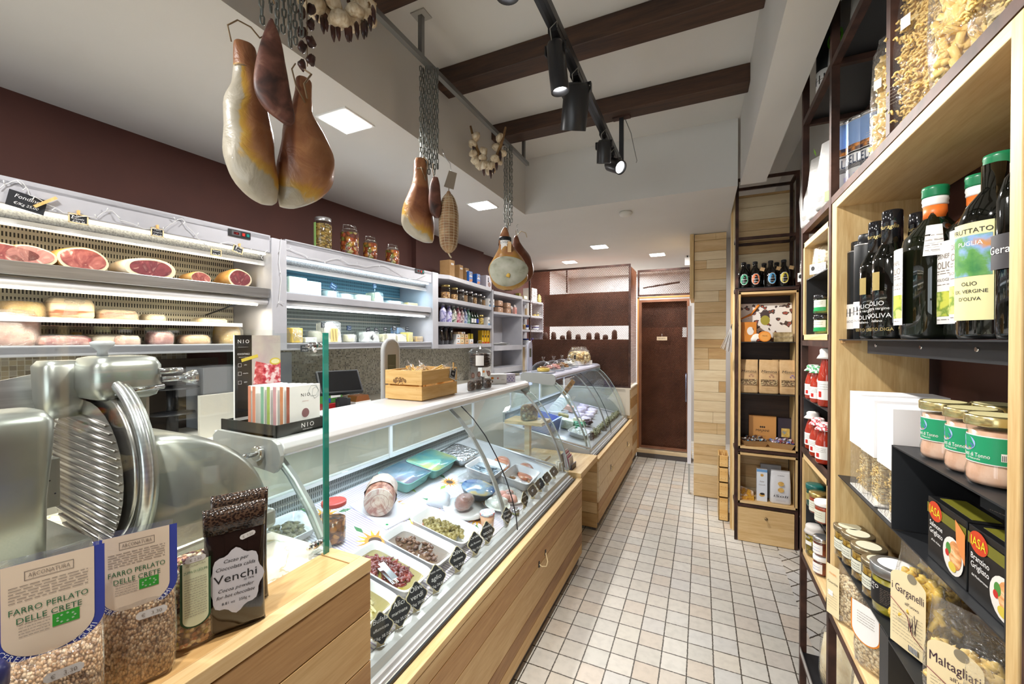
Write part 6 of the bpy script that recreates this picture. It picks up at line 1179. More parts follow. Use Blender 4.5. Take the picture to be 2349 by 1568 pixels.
t=thing('scale','far grey arched scale column behind the far case','scale',(-1.45,3.55,0),CUST); b=MB(T(0,0,1.05)); P=[(-.04,0,0),(-.04,0,.34)]+[(-.04*math.cos(a),0,.36+.04*math.sin(a)) for a in [PI*i/8 for i in range(9)]]+[(.04,0,.34),(.04,0,0)]; b.tube(P,.012,mat('lilac_grey_plastic',(.5,.51,.6),.35),8); b.build('arch',t); b=MB(T(0,0,1.05)); b.prism([(x,z) for x,y,z in P],-.008,.008,MATS['lilac_grey_plastic'],M=Rx(PI/2)); b.build('column',t); b=MB(T(0,0,1.05)); rect(b,-.022,.022,-.009,.26,.34,mat('grey_window','#5d6154',.15)); b.build('display',t)
b=MB(); loft(b,[(0,.20,.14),(.06,.22,.15),(.10,.16,.10),(.12,.06,.05)],mat('black_cloth','#17171a',.8,bs=25,bst=.6,bd=.01),18,.8,jit=.008); tag(b.build('cloth',loc=SP(1225,862,1.041,.42),rot=(0,0,LEFT)),'black crumpled cloth on the back worktop near the far scale','cloth')
# ================================================================ rail, chains, hams, garlic
RX=-1.11; RZ=2.70
t=thing('hanging_rail','grey steel bar hung under the ceiling beams for the hams','rail',(RX,1.5,RZ)); O=T(-RX,-1.5,-RZ)
GRS=mat('grey_steel_bar',(.23,.23,.225),.4,.6)
b=MB(O); b.box(RX-.011,-1.2,RZ-.011,RX+.011,2.68,RZ+.011,GRS); b.build('bar',t)
for y in (-.4,.5,1.473,2.61):
    b=MB(O); b.box(RX-.010,y-.010,RZ+.011,RX+.010,y+.010,ZU,GRS); b.box(RX-.035,y-.03,ZU-.006,RX+.035,y+.03,ZU-.001,mat('grey_plate',(.45,.44,.42),.6)); b.build('hanger_post',t)
def link_mesh(b,x,y,z,h=.030,w_=.0115,r=.0026,turn=0,ang=0):
    P=[]
    for i in range(10):
        a=2*PI*i/10; P.append((w_/2*.8*math.cos(a),0,math.sin(a)*w_/2+(h/2-w_/2-r)*(1 if math.sin(a)>=0 else -1)))
    b.tube(P,r,CHAINM,5,True,M=T(x,y,z)@Rz(turn)@Rx(ang))
def strand(n,label,loc,group,rz=0,rot=None,k=1.0,loops=False):
    b=MB(); z=-.006
    for i in range(n): link_mesh(b,.001*math.sin(i*1.7),.001*math.cos(i),z-.015*k,h=.030*k,w_=.0125*k,r=.0027*k,turn=(PI/2 if i%2 else 0)+.35); z-=.0225*k
    return tag(b.build('chain',loc=loc,rot=rot or (0,0,rz)),label,'chain',group)
def facing(x,y): return math.atan2(-x,y)
def cluster(px,X,label,ns,offs,group,k=1.0):
    y=yat(px,X); rz=facing(X,y); q=Rz(rz)
    for i,(n,o) in enumerate(zip(ns,offs)):
        d=q@Vector((o[0],o[1],0)); strand(n,label[i],(X+d.x*1.0,y+d.y,RZ-.008+o[2]),group,rz+i*.9,k=k)
    return y,rz
Y1,R1=cluster(650,RX,['leftmost chain of the big bundle, ending in a hook above the pale ham','second chain from the left in the big bundle','third chain from the left in the big bundle','middle chain of the big bundle','third chain from the right in the big bundle','second chain from the right in the big bundle','rightmost chain of the big bundle'],[13,11,14,13,15,14,13],[(-.050,.0,0),(-.028,.01,0),(-.012,-.012,0),(.004,.012,0),(.020,-.01,0),(.034,.01,0),(.050,0,0)],'chains above the two big hams',1.05)
Y2,R2=cluster(985,RX,['%s chain of the middle bundle'%s for s in ('leftmost','second','third','fourth','fifth','sixth','rightmost')],[19,21,20,21,20,21,20],[(-.036,0,.01),(-.024,.012,.01),(-.012,-.008,.01),(0,.012,.01),(.012,-.008,.01),(.024,.01,.01),(.036,0,.01)],'chains above the ham with the netted salami')
Y3,R3=cluster(1166,RX,['%s chain of the far bundle'%s for s in ('leftmost','second','third','rightmost')],[21,23,22,21],[(-.022,0,.005),(-.008,.01,.005),(.008,-.008,.005),(.022,.004,.005)],'chains above the ham with the grey cut face')
# hams: rings (z, width, depth, x offset, y offset), colour chosen by the zone of the skin
LARD=noisy('white_lard',[(.35,'#cfc4ae'),(.5,'#e4dccb'),(.7,'#efe9dc')],9,.35,bst=.12,coat=.15)
RINDO=noisy('orange_ham_rind',[(.3,'#8f5126'),(.48,'#b8773f'),(.62,'#c98f56'),(.78,'#d9a870')],11,.38,detail=7,bst=.2,coat=.15,dist=.4)
RINDD=noisy('brown_ham_rind',[(.3,'#6e3f24'),(.5,'#935a35'),(.7,'#b07a4e')],10,.36,detail=7,bst=.2,coat=.15)
FATY=noisy('yellow_fat',[(.3,'#c08f2f'),(.5,'#d8b04a'),(.7,'#e7cd7f')],14,.35,bst=.15,coat=.2)
MOLD=noisy('grey_mould_face',[(.3,'#7d7c68'),(.45,'#a5a694'),(.7,'#bcbcae')],14,.7,detail=8,bst=.3)
DARKH=noisy('dark_speck_rind',[(.3,'#2b1a16'),(.45,'#4f2f26'),(.58,'#70463a'),(.72,'#96705c')],18,.5,detail=8,bst=.4,dist=.6)
def hamz():
    m,t,b,o=nt('ham_surface'); at_=N(t,'ShaderNodeAttribute'); at_.attribute_name='zone'
    v=coords(t); n1=N(t,'ShaderNodeTexNoise',Scale=12.0,Detail=9.0,Distortion=1.0); t.links.new(v,n1.inputs[0]); n2=N(t,'ShaderNodeTexNoise',Scale=34.0,Detail=6.0); t.links.new(v,n2.inputs[0])
    f=math_(t,'ADD',at_.outputs['Fac'],math_(t,'ADD',math_(t,'MULTIPLY',math_(t,'SUBTRACT',n1.outputs[0],.5),.42),math_(t,'MULTIPLY',math_(t,'SUBTRACT',n2.outputs[0],.5),.10)))
    c=ramp(t,f,[(0,hexc('#5a3321')),(.18,hexc('#754630')),(.30,hexc('#93603f')),(.42,hexc('#a9774e')),(.49,hexc('#b28338')),(.58,hexc('#b8923f')),(.63,hexc('#a39983')),(.8,hexc('#b3ab9a'))])
    t.links.new(c,b.inputs['Base Color']); b.inputs['Roughness'].default_value=.36; b.inputs['Coat Weight'].default_value=.2; b.inputs['Subsurface Weight'].default_value=0
    bump(t,b,n1.outputs[0],.6,.012); return m
HAMZ=hamz()
def ham(label,rings,zone,loc,rz,group='hanging hams',n=36,e=.9,name='ham',extra=None,seed=0,tilt=None,mm=None):
    t=thing(name,label,'ham',loc,rz,group,rot=tilt); R=random.Random(seed)
    # smooth the profile by interpolation
    Q=[]; 
    for i in range(len(rings)-1):
        for k in range(3):
            u=k/3; a=rings[max(0,i-1)];b_=rings[i];c=rings[i+1];d=rings[min(len(rings)-1,i+2)]
            Q.append(tuple(.5*((2*b_[j])+(-a[j]+c[j])*u+(2*a[j]-5*b_[j]+4*c[j]-d[j])*u*u+(-a[j]+3*b_[j]-3*c[j]+d[j])*u**3) for j in range(5)))
    Q.append(rings[-1]); V=[];F=[]; z0=Q[0][0]; z1=Q[-1][0]
    for z,w_,d_,xo,yo in Q:
        for i in range(n):
            a=2*PI*i/n; wb=1+.035*math.sin(3*a+z*31+seed)+.02*math.sin(5*a-z*57); V.append((math.copysign(abs(math.cos(a))**e,math.cos(a))*w_/2*wb+xo,math.copysign(abs(math.sin(a))**e,math.sin(a))*d_/2*wb+yo,z))
    Z=[]
    for j in range(len(Q)):
        for i in range(n):
            x,y,z=V[j*n+i]; Z.append(zone((x-Q[j][3])/(Q[j][1]/2+1e-6),(y-Q[j][4])/(Q[j][2]/2+1e-6),(z-z0)/(z1-z0)))
    for j in range(len(Q)-1):
        for i in range(n): a=j*n+i;c=j*n+(i+1)%n; F.append((a,c,c+n,a+n))
    F.append(tuple(range(n))); k=(len(Q)-1)*n; F.append(tuple(range(k,k+n)))
    b=MB(); b.add(V,F,HAMZ if not mm else mm,True)
    o=b.build('ham_body',t); at_=o.data.attributes.new('zone','FLOAT','POINT'); at_.data.foreach_set('value',Z); t['category']='ham'; return_=o
    if extra: extra(t)
    return t
def cord(t,pts,r=.0022,nm='string',m=STRING): b=MB(); b.tube(pts,r,m,6); b.build(nm,t)
k1=1.277e-3
cl01=lambda v,a,b: max(a,min(b,v))
def zoneL(x,y,f): s_=max((-.12-x+.12*math.sin(f*5)) if f>.15 else -1,(f-.72)*3.5-x*.5); return cl01(.53+s_*.45,.30,.8)
zz=lambda y,k: (776-y)*k+CAMH
base=1.867
dL=Rz(R1)@Vector((-.075,.0,0)); 
def rr(L_,k,cx,zb,dep=.62): return [(zz(y,k)-zb,(x1-x0)*k,max(.02,(x1-x0)*k*dep),((x0+x1)/2-cx)*k,0) for y,x0,x1 in L_]
e1=lambda t:(cord(t,[(-.045,-.03,.415),(-.052,-.04,.45),(-.03,-.035,.475),(.0,-.03,.47),(.02,-.01,.46),(.03,0,.475)]),cord(t,[(.022*math.cos(a)-.018,.020*math.sin(a)-.002,.365) for a in [2*PI*i/12 for i in range(13)]],.0026))
ham('big pale ham at the left of the pair, its rind mostly white lard',rr([(128,566,586),(134,556,596),(160,555,600),(190,556,602),(225,552,606),(260,540,618),(300,536,626),(350,537,634),(395,541,638),(430,553,640),(452,570,639),(466,588,636),(474,604,628)],k1,590,base,.75),zoneL,(RX+dL.x,Y1+dL.y,base),R1,extra=e1,seed=1)
def zoneR(x,y,f): s_=max((f-.86-.05*x)*4,-.25+(x-.9)*.5 if f>.5 else -1); return cl01(.53+s_*.6,.34 if x>-.4 else .12,.8)
dR=Rz(R1)@Vector((.065,.03,0)); 
e2=lambda t:(cord(t,[(-.005,-.02,.32),(-.03,-.03,.36),(-.04,-.02,.41),(-.03,0,.44)]),cord(t,[(.0,-.03,.33),(-.008,-.03,.37),(.012,-.02,.41),(-.006,0,.43)],.003))
ham('big orange brown ham at the right of the pair, rounded below',rr([(156,680,700),(164,674,708),(190,673,709),(215,668,710),(240,662,712),(270,652,728),(300,645,744),(340,639,757),(375,636,760),(405,637,752),(435,638,730),(455,638,700),(468,640,672)],k1,698,base,.7),zoneR,(RX+dR.x,Y1+dR.y,base),R1,extra=e2,seed=2)
dS=Rz(R1)@Vector((-.018,-.085,0))
ham('dark brown pointed speck joint hanging in front of the two big hams',rr([(62,622,630),(85,614,640),(120,604,648),(160,596,655),(200,592,662),(235,597,668),(262,612,671),(278,635,670),(286,650,664)],k1*.94,632,2.10,.45),lambda x,y,f: 0,(RX+dS.x,Y1+dS.y,2.10),R1,group='hanging hams',extra=lambda t:cord(t,[(0,.0,.285),(-.008,0,.31),(-.006,.0,.345)]),seed=3,mm=DARKH)
# dark chilli string beside the bundle
def chilli_string(px,z0,z1,label,n,X=RX):
    y=yat(px,X); t=thing('chilli_string',label,'chilli string',(X,y,z0),facing(X,y))
    m_=noisy('dried_chilli',[(.3,'#1d0d0b'),(.6,'#43201a'),(.8,'#6b3a26')],30,.35,coat=.3); cord(t,[(0,0,z1-z0),(.002,0,0)],.0014)
    for i in range(n): b=MB(); f=i/(n-1); b.blob((.012*(1 if i%2 else -1),.006*math.sin(i*2),(z1-z0)*f),(.013,.012,.017),m_,9,7,i,.3); b.build('dried_chilli',t)
chilli_string(706,2.32,2.66,'string of round dark dried chillies beside the big chain bundle',14)
def garlic(px,X,label,n,spanx,drop,k,chil,seed=0,top=0):
    y=yat(px,X); t=thing('garlic_braid',label,'garlic braid',(X,y,RZ-.01+top),facing(X,y)); R=random.Random(seed); GA=noisy('garlic_skin',[(.3,'#b59a78'),(.5,'#d6c5a6'),(.7,'#eadfc9')],26,.5,bst=.2,stretch=(3,3,1)); CHI=MATS['dried_chilli']; STK=noisy('dry_stalk',[(.3,'#6b4a2b'),(.7,'#a07c4d')],30,.7,bst=.4)
    P=[(spanx/2*math.sin(a)*(1-.25*(1-abs(math.sin(a)))),0,-drop*math.cos(a)*.5-drop*.5) for a in [-PI*.93+PI*1.86*i/20 for i in range(21)]]
    P=[(spanx/2*(2*i/20-1),0,-drop*(1-abs(2*i/20-1)**2.0)) for i in range(21)]
    b=MB(); b.tube(P,.012,STK,7,rr=[.006+.008*math.sin(PI*i/20) for i in range(21)]); b.build('stalk_braid',t)
    for i in range(n):
        f=i/(n-1)*.8+.1; q=P[int(f*20)]; s=R.uniform(.85,1.15)*k; o=Vector((q[0]+R.uniform(-.025,.025),R.choice((-1,1))*R.uniform(.008,.022),q[2]+R.uniform(-.03,.02)))
        b=MB(); M=T(*o)@Rz(R.uniform(0,6))@Rx(R.uniform(-1.2,1.2)); V=[];F=[]; n_=14
        for rr_,z in ((.0,-.020),(.016,-.019),(.028,-.010),(.030,0),(.025,.012),(.013,.021),(.005,.027),(.003,.031)):
            for j in range(n_): a=2*PI*j/n_; w_=rr_*s*(1+.10*abs(math.cos(3.5*a))); V.append((w_*math.cos(a),w_*math.sin(a),z*s))
        for j in range(7):
            for q_ in range(n_): a=j*n_+q_;c=j*n_+(q_+1)%n_; F.append((a,c,c+n_,a+n_))
        b.add(V,F,GA,True,M); b.build('garlic_bulb',t)
    for i in range(chil):
        f=.12+.76*i/max(1,chil-1); q=P[int(f*20)]; b=MB(); x=q[0]+R.uniform(-.02,.02); z=q[2]-.035-R.uniform(0,.02); b.tube([(x,-.01,z+.03),(x+.002,-.012,z+.01),(x+.004,-.012,z-.015),(x+.006,-.01,z-.034)],.006,CHI,6,rr=[.002,.009,.008,.002]); b.build('dried_chilli',t)
    return t
garlic(782,RX,'large string of white garlic and red chillies at the top of the photo',20,.26,.17,1.0,16,3,.03)
garlic(1120,RX,'smaller string of garlic hanging in the middle of the steel bar',22,.20,.22,.9,8,5)
# second ham with netted salami
k2=1.928e-3; b2=1.905
d=Rz(R2)@Vector((-.035,0,0))
def zone2(x,y,f): s_=(f-.80-.12*(x+.3))*3+(.25 if x<-.4 and f>.45 else 0); return cl01(.53+s_*.5,.34 if f<.35 or x<-.3 else .18,.8)
ham('slender ham with yellow fat edge hanging left of the netted salami',rr([(360,966,986),(370,962,990),(400,960,992),(425,956,996),(450,946,1000),(478,936,1003),(505,932,1006),(525,940,1008),(542,960,1008),(552,982,1004)],k2,978,b2,.7),zone2,(RX+d.x,Y2+d.y,b2),R2,extra=lambda t:(cord(t,[(.024*math.cos(a)-.004,.022*math.sin(a),.325) for a in [2*PI*i/12 for i in range(13)]],.0026),cord(t,[(0,-.025,.33),(.02,-.03,.27),(.03,-.02,.36),(.01,0,.385)],.0028)),seed=4)
d=Rz(R2)@Vector((.025,-.055,0)); ham('thin dark dried meat hanging between the slender ham and the salami',rr([(412,990,1002),(430,984,1006),(465,980,1008),(490,984,1008),(502,994,1004)],k2,995,1.98,.6),lambda x,y,f: 0,(RX+d.x,Y2+d.y,1.98),R2,group='hanging cured meats',name='cured_meat',extra=lambda t:cord(t,[(0,0,.19),(-.01,0,.23),(-.008,.02,.27)]),seed=5,mm=DARKH)
SALA=noisy('netted_salami_skin',[(.3,'#7a5236'),(.5,'#a07a55'),(.7,'#bfa27c')],22,.55,bst=.3)
d=Rz(R2)@Vector((.085,-.03,0)); t=thing('salami','thick salami in white netting hanging at the right of the slender ham','salami',(RX+d.x,Y2+d.y,1.86),R2)
PR=[(.006,.0),(.022,.012),(.036,.035),(.040,.07),(.042,.12),(.042,.17),(.037,.21),(.025,.245),(.012,.262),(.006,.275)]
b=MB(); b.lathe(PR,SALA,n=28); b.build('salami_body',t)
b=MB(); NET=mat('net_string','#cfc0a4',.8)
def rad(z):
    for i in range(len(PR)-1):
        if PR[i][1]<=z<=PR[i+1][1]: u=(z-PR[i][1])/(PR[i+1][1]-PR[i][1]); return PR[i][0]*(1-u)+PR[i+1][0]*u
    return .01
for i in range(19): z=.03+i*.0118; r=rad(z)+.001; b.tube([(r*math.cos(a),r*math.sin(a),z+.001*math.sin(3*a+i)) for a in [2*PI*j/20 for j in range(20)]],.0011,NET,4,True)
for j in range(12): a=2*PI*j/12; b.tube([((rad(z)+.001)*math.cos(a),(rad(z)+.001)*math.sin(a),z) for z in [.004+.0135*k for k in range(20)]],.0011,NET,4)
b.tube([(0,0,.0),(.006,0,-.012),(.012,0,-.02)],.004,NET,5); b.build('netting',t)
cord(t,[(0,0,.27),(.002,0,.31),(-.006,0,.34)],.002); b=MB(); b.prism([(-.022,0),(.022,0),(.018,.075),(-.018,.075)],-.001,.001,mat('grey_paper_tag','#8a7f70',.7),M=T(.0,-.012,.285)@Ry(.25)@Rx(PI/2)); b.build('paper_tag',t)
b=MB(); b.tube([(.0,0,.335),(.012,0,.36),(.006,0,.40),(-.02,0,.43),(-.028,0,.46)],.0016,STEELP,6); b.build('hook',t)
# third ham: grey mouldy cut face towards the room
k3=2.748e-3; b3=1.78
d=Rz(R3)@Vector((.0,0,0))
BAND=mat('black_band','#17171a',.4)
def e3(t):
    b=MB(); V=[];F=[]; n=30
    for k,(q,y) in enumerate(((1.0,-.070),(1.0,-.078),(.96,-.084),(.5,-.092),(.0,-.094))):
        for i in range(n): a=2*PI*i/n; w_=1+.04*math.sin(3*a+1); V.append((.120*q*w_*math.cos(a),y+.012*math.cos(a)*0,.115+.092*q*w_*math.sin(a)))
    for k in range(4):
        for i in range(n): a=k*n+i;c=k*n+(i+1)%n; F.append((a,c,c+n,a+n))
    b.add(V,F,MOLD,True); b.build('cut_face',t,label='flat grey mouldy cut face'); b=MB(); b.blob((0,-.096,.085),(.012,.005,.012),FATY,9,7,1,.3); b.build('bone_end',t)
    b=MB(); b.lathe([(.042,.285),(.044,.29),(.040,.335),(.037,.338)],BAND,n=20,c=(-.02,0,0)); b.build('paper_band',t); b=MB(); patch(b,.0445,.288,.312,-.75,.75,PAPER,M=T(-.02,0,0)); ctext(b,'LEVONI',.020,INK,.0450,.300,M=T(-.02,0,0)); b.build('brand_label',t)
    b=MB(); b.box(-.045,-.066,.205,-.008,-.064,.285,PAPER,Rx(-.08)); lines(b,-.04,-.013,-.0665,[.215+.012*k for k in range(5)],GRYT); b.box(-.004,-.056,.235,.018,-.054,.30,KRAFT); b.build('hanging_tags',t)
    cord(t,[(0,0,.385),(.0,0,.43)],.002)
ham('ham with a round grey mouldy cut face and a black paper band',[(.43-.03,.02,.02,-.02,0),(.385,.036,.034,-.02,0),(.35,.06,.05,-.022,0),(.31,.078,.075,-.022,0),(.27,.10,.09,-.012,0),(.22,.17,.12,-.004,0),(.17,.225,.15,0,0),(.115,.245,.155,0,0),(.06,.22,.145,0,0),(.02,.14,.10,0,0),(.005,.05,.05,0,0)][::-1],lambda x,y,f: cl01(.52-(f-.45)*.5,.33,.52) if y<0 else .3,(RX+d.x,Y3+d.y,b3),R3,extra=e3,seed=6)
d=Rz(R3)@Vector((.085,.155,0)); ham('dark reddish ham partly hidden behind the one with the grey face',[(.0,.03,.03,.02,0),(.03,.10,.07,.02,0),(.10,.15,.10,.01,0),(.17,.13,.10,.0,0),(.23,.08,.07,-.02,0),(.27,.045,.04,-.03,0),(.30,.03,.03,-.032,0),(.315,.015,.015,-.032,0)],lambda x,y,f:.16,(RX+d.x,Y3+d.y,1.855),R3,extra=lambda t:(cord(t,[(-.032,0,.31),(-.034,0,.35)],.002),cord(t,[(-.03,-.01,.31),(0,-.015,.34),(.03,-.01,.33),(.04,-.01,.30)],.003,m=NET)),seed=7)
for i,(dx,z0,z1,lb) in enumerate(((-.02,2.17,2.24,'left steel hook under the far chain bundle'),(.06,2.15,2.22,'right steel hook under the far chain bundle'))):
    q=Rz(R3)@Vector((dx,.0+.1*i,0)); b=MB(); b.tube([(0,0,z0-2.2),(.006,0,z0-2.19),(.0,0,0),(-.006,0,z1-2.2),(.004,0,z1-2.19)],.0018,STEELP,6); tag(b.build('hook',loc=(RX+q.x,Y3+q.y,2.2),rot=(0,0,R3)),lb,'hook','hooks under the far chains')
# ================================================================ track and spotlights
TX=-.434; TZ=2.49
t=thing('ceiling_track','black lighting track hung below the beams','track',(TX,1.5,TZ)); O=T(-TX,-1.5,-TZ)
b=MB(O); b.box(TX-.018,-1.5,TZ-.014,TX+.018,2.52,TZ+.016,BLACK); b.box(TX-.007,-1.5,TZ-.0145,TX+.007,2.52,TZ-.0138,mat('track_slot','#060607',.4)); b.build('rail',t,bev=.002)
for y in (2.50,.35): b=MB(O); b.box(TX-.012,y-.012,TZ+.016,TX+.012,y+.012,2.79,BLACKM); b.box(TX-.05,y-.02,2.782,TX+.05,y+.02,2.7895,RUST); b.build('hanger_post',t)
def spotlamp(px,py,r,l,dirv,label,lit,power=0,tgt=None,ang=50):
    y=yat(px,TX); t=thing('track_spotlight',label,'spotlight',(TX,y,TZ-.02),0,'black track spotlights'); dv=Vector(dirv).normalized(); piv=Vector((0,0,-.06)); Q=dv.to_track_quat('-Z','Y').to_matrix().to_4x4()
    b=MB(); b.box(-.016,-.035,-.012,.016,.035,.006,BLACK); b.cyl((0,0,-.012),(0,0,-.03),.007,BLACK,n=10); b.build('adapter',t)
    b=MB(); b.box(-r-.006,-.008,-.034,r+.006,.008,-.030,BLACK); b.box(-r-.007,-.008,-.062,-r-.003,.008,-.03,BLACK); b.box(r+.003,-.008,-.062,r+.007,.008,-.03,BLACK); b.build('bracket',t)
    M=T(*piv)@Q; b=MB(); b.lathe([(r*.85,.03),(r,.022),(r,-l+.035),(r*.99,-l+.03)],BLACK,n=28,M=M,cap=False); b.lathe([(r*.85,.030),(r*.8,.034)],BLACK,n=28,M=M); b.lathe([(r,-l+.03),(r*.86,-l+.03),(r*.80,-l+.05)],BLACK,n=28,M=M,cap=False); b.build('lamp_body',t)
    b=MB(); b.lathe([(r*.80,-l+.050),(r*.78,-l+.052)],LEDS if lit else mat('dark_lens','#2a2b2d',.2),n=24,M=M); b.build('lens',t)
    b=MB(); b.tube([(.01,-.02,-.01),(.02,-.05,.005),(.0,-.06,-.02),(-.005,-.03,-.035)],.0016,mat('grey_wire','#8a8a86',.5),5); b.build('cable',t)
    if power: q=Vector((TX,y,TZ-.02))+piv+dv*(l-.02); spot(q,tgt,power,ang)
    return t
spotlamp(1275,110,.030,.155,(.10,.05,-1),'slim black spotlight pointing straight down, lit',1,38,(-.35,1.4,0),60)
spotlamp(1322,220,.050,.155,(-.20,.35,-.8),'large black unlit spotlight in the middle of the track',0)
spotlamp(1385,340,.034,.10,(-.1,.3,-.9),'short black unlit spotlight near the end of the track',0)
spotlamp(1405,385,.036,.10,(.75,-.55,-.55),'black spotlight at the track end shining towards the shelves',1,75,(.5,1.3,1.3),75)
spot((TX+.05,2.45,2.38),(.45,3.5,1.1),55,60)  # extra spot without a lamp body, added to brighten the iron cabinet
spotlamp(1165,-10,.03,.12,(0,0,-1),'black spotlight at the top edge of the photo',1,40,(-.9,.7,1.0),80)
spot((TX,.3,2.40),(.45,.9,1.3),44,95); spot((TX,-.1,2.40),(-.8,.3,1.0),36,80); spot((TX,.9,2.40),(-1.0,1.3,.9),0.1,60)  # unseen extra spots without lamp bodies, added to light the foreground
b=MB(); b.tube([(TX+.02,2.52,2.78),(TX+.05,2.53,2.70),(TX+.07,2.53,2.60),(TX+.085,2.53,2.53),(TX+.08,2.53,2.52)],.0022,mat('grey_wire','#8a8a86',.5),5); tag(b.build('cable'),'loose grey cable hanging beside the track post','cable')
# ================================================================ far wall: mesh screen, door, pillar
def exmesh(b,w_,h,M,m,lw=.021,sw=.0145,rw=.0055,tilt=.003):
    """expanded metal in the XZ plane"""
    nx=int(w_/lw*2); nz=int(h/sw); V=[];F=[]
    for j in range(nz+1):
        z=h*j/nz
        for i in range(nx+1):
            x=w_*i/nx; up=1 if (i+j)%2 else -1; zc=z+up*(sw/2-rw/2)
            if j==0: zc=max(zc,0)
            if j==nz: zc=min(zc,h)
            V+= [(x,tilt,zc-rw/2),(x,-tilt,zc+rw/2)]
        o=j*(nx+1)*2
        for i in range(nx): F.append((o+2*i,o+2*i+2,o+2*i+3,o+2*i+1))
    return b.add(V,F,m,False,M)
def frame(b,x0,x1,z0,z1,y,m,w_=.022,d_=.02):
    b.box(x0,y-d_/2,z0,x0+w_,y+d_/2,z1,m); b.box(x1-w_,y-d_/2,z0,x1,y+d_/2,z1,m); b.box(x0+w_,y-d_/2,z0,x1-w_,y+d_/2,z0+w_,m); b.box(x0+w_,y-d_/2,z1-w_,x1-w_,y+d_/2,z1,m)
DKB=noisy('dark_brown_backing',[(.3,'#3f2a20'),(.7,'#523428')],5,.7)
t=thing('mesh_screen','brown expanded metal screen standing on the half wall at the back','screen',(-1.36,4.85,.916)); O=T(1.36,-4.85,-.916)
b=MB(O); frame(b,-1.99,-.734,.916,2.336,4.85,RUST); b.box(-1.50,4.85,2.04,-1.485,4.87,2.32,RUST); b.build('frame',t)
b=MB(O); exmesh(b,1.216,1.38,T(-1.97,4.85,.936),RUSTM); b.build('expanded_metal',t)
b=MB(O); frame(b,0,.52,0,1.42,0,RUST); b2=T(-.745,4.87,.916)@Rz(PI/2); b.M=O@b2; b.build('side_frame',t)
b=MB(O@b2); exmesh(b,.48,1.38,T(.02,0,.02),RUSTM); b.build('side_mesh',t)
b=MB(O); b.box(-1.80,4.90,1.63,-.76,4.91,2.03,DKB); b.box(-1.97,4.90,.93,-.76,4.91,1.47,DKB); b.build('backing_board',t)
b=MB(); b.box(-1.94,5.0,1.455,-.80,5.2,1.47,DKB); tag(b.build('shelf'),'dark shelf behind the brown mesh screen','shelf')
R=random.Random(3)
for i in range(9):
    x=-1.85+.11*i+R.uniform(-.02,.02); h=R.uniform(.05,.13); b=MB(); b.lathe([(.03,0),(.035,.01),(.03,h*.8),(.012,h)],DKB,n=10); tag(b.build('bottle',loc=(x,5.1,1.4705)),'dark silhouette of a bottle on the shelf behind the mesh','bottle','dark bottles behind the mesh')
DY=5.42
t=thing('door_1',None,None,(-.43,DY,.0)); t['kind']='structure'; O=T(.43,-DY,0)
b=MB(O); b.box(-.735,DY-.03,.10,-.715,DY+.03,2.005,mat('orange_wood','#c08a4e',.5)); b.box(-.735,DY-.03,1.985,-.12,DY+.03,2.005,MATS['orange_wood']); b.build('door_frame',t)
b=MB(O); frame(b,-.712,-.130,.115,1.965,DY-.02,RUSTM,.03,.03); b.build('door_leaf',t)
b=MB(O); exmesh(b,.522,1.79,T(-.682,DY-.02,.145),RUSTM); b.build('expanded_metal',t)
b=MB(O); b.box(-.70,DY+.02,.12,-.14,DY+.03,1.50,noisy('rust_brown_backing',[(.3,'#5a3626'),(.7,'#704633')],5,.6)); b.box(-.70,DY+.02,1.62,-.14,DY+.03,1.96,DKB); b.box(-.70,DY+.02,1.50,-.21,DY+.03,1.62,MATS['rust_brown_backing']); b.build('backing_board',t)
b=MB(O); b.tube([(-.165,DY-.035,.72),(-.165,DY-.07,.73),(-.165,DY-.07,1.05),(-.165,DY-.035,1.06)],.009,mat('blue_steel_handle',(.35,.42,.62),.25,.8),8); b.build('door_handle',t)
b=MB(O); b.box(-.50,DY-.045,1.46,-.38,DY-.038,1.505,mat('cream_sign','#d9c3a4',.6),T(0,0,0)); b.text('PRIVATO',.022,INK,FACE(-.44,DY-.0456,1.482),width=.09); b.cyl((-.44,DY-.04,1.50),(-.44,DY-.04,1.54),.0015,WIRE,n=5); b.build('sign',t)
t=thing('mesh_transom','brown mesh panel above the back door','screen',(-.43,DY,2.01)); O=T(.43,-DY,-2.01)
b=MB(O); frame(b,-.735,-.11,2.01,2.343,DY-.01,RUST); b.build('frame',t); b=MB(O); exmesh(b,.59,.29,T(-.715,DY-.01,2.03),RUSTM); b.build('expanded_metal',t)
b=MB(O); b.cyl((-.70,DY+.25,2.15),(-.25,DY+.25,2.20),.012,BLACK,n=8); b.build('pipe',t)
b=MB(); b.box(-.735,5.36,0,-.10,5.55,.058,PLINTH); b.box(-.735,5.352,.058,-.10,5.55,.10,PXA); tag(b.build('door_step',bev=.002),'pale wooden step with grey plinth in front of the back door','step')
def pl(b,x0,x1,y,z0,z1,n,seed,mats=(PXA,PXB,PXC),d=.02,split=True):
    R=random.Random(seed); z=z0; hh=(z1-z0)/n; 
    while z<z1-.01:
        h=min(hh*R.choice((.8,1,1.2,1)),z1-z); mm=R.choice(mats); xs=[x0]+([x0+(x1-x0)*R.uniform(.3,.8)] if split and R.random()<.3 else [])+[x1]
        for k in range(len(xs)-1): b.box(xs[k]+.0006,y,z+.0010,xs[k+1]-.0006,y+d,z+h-.0010,R.choice(mats) if k else mm)
        z+=h
b=MB(); pl(b,-.062,.205,4.23,.01,2.452,24,5,(PXA,PXA,PXB,PXB,PXC)); b.box(-.06,4.25,0,.205,4.8,2.452,PXB); tag(b.build('plank_pillar',bev=.001,seg=1),'pillar clad with pale horizontal planks right of the back door','pillar')
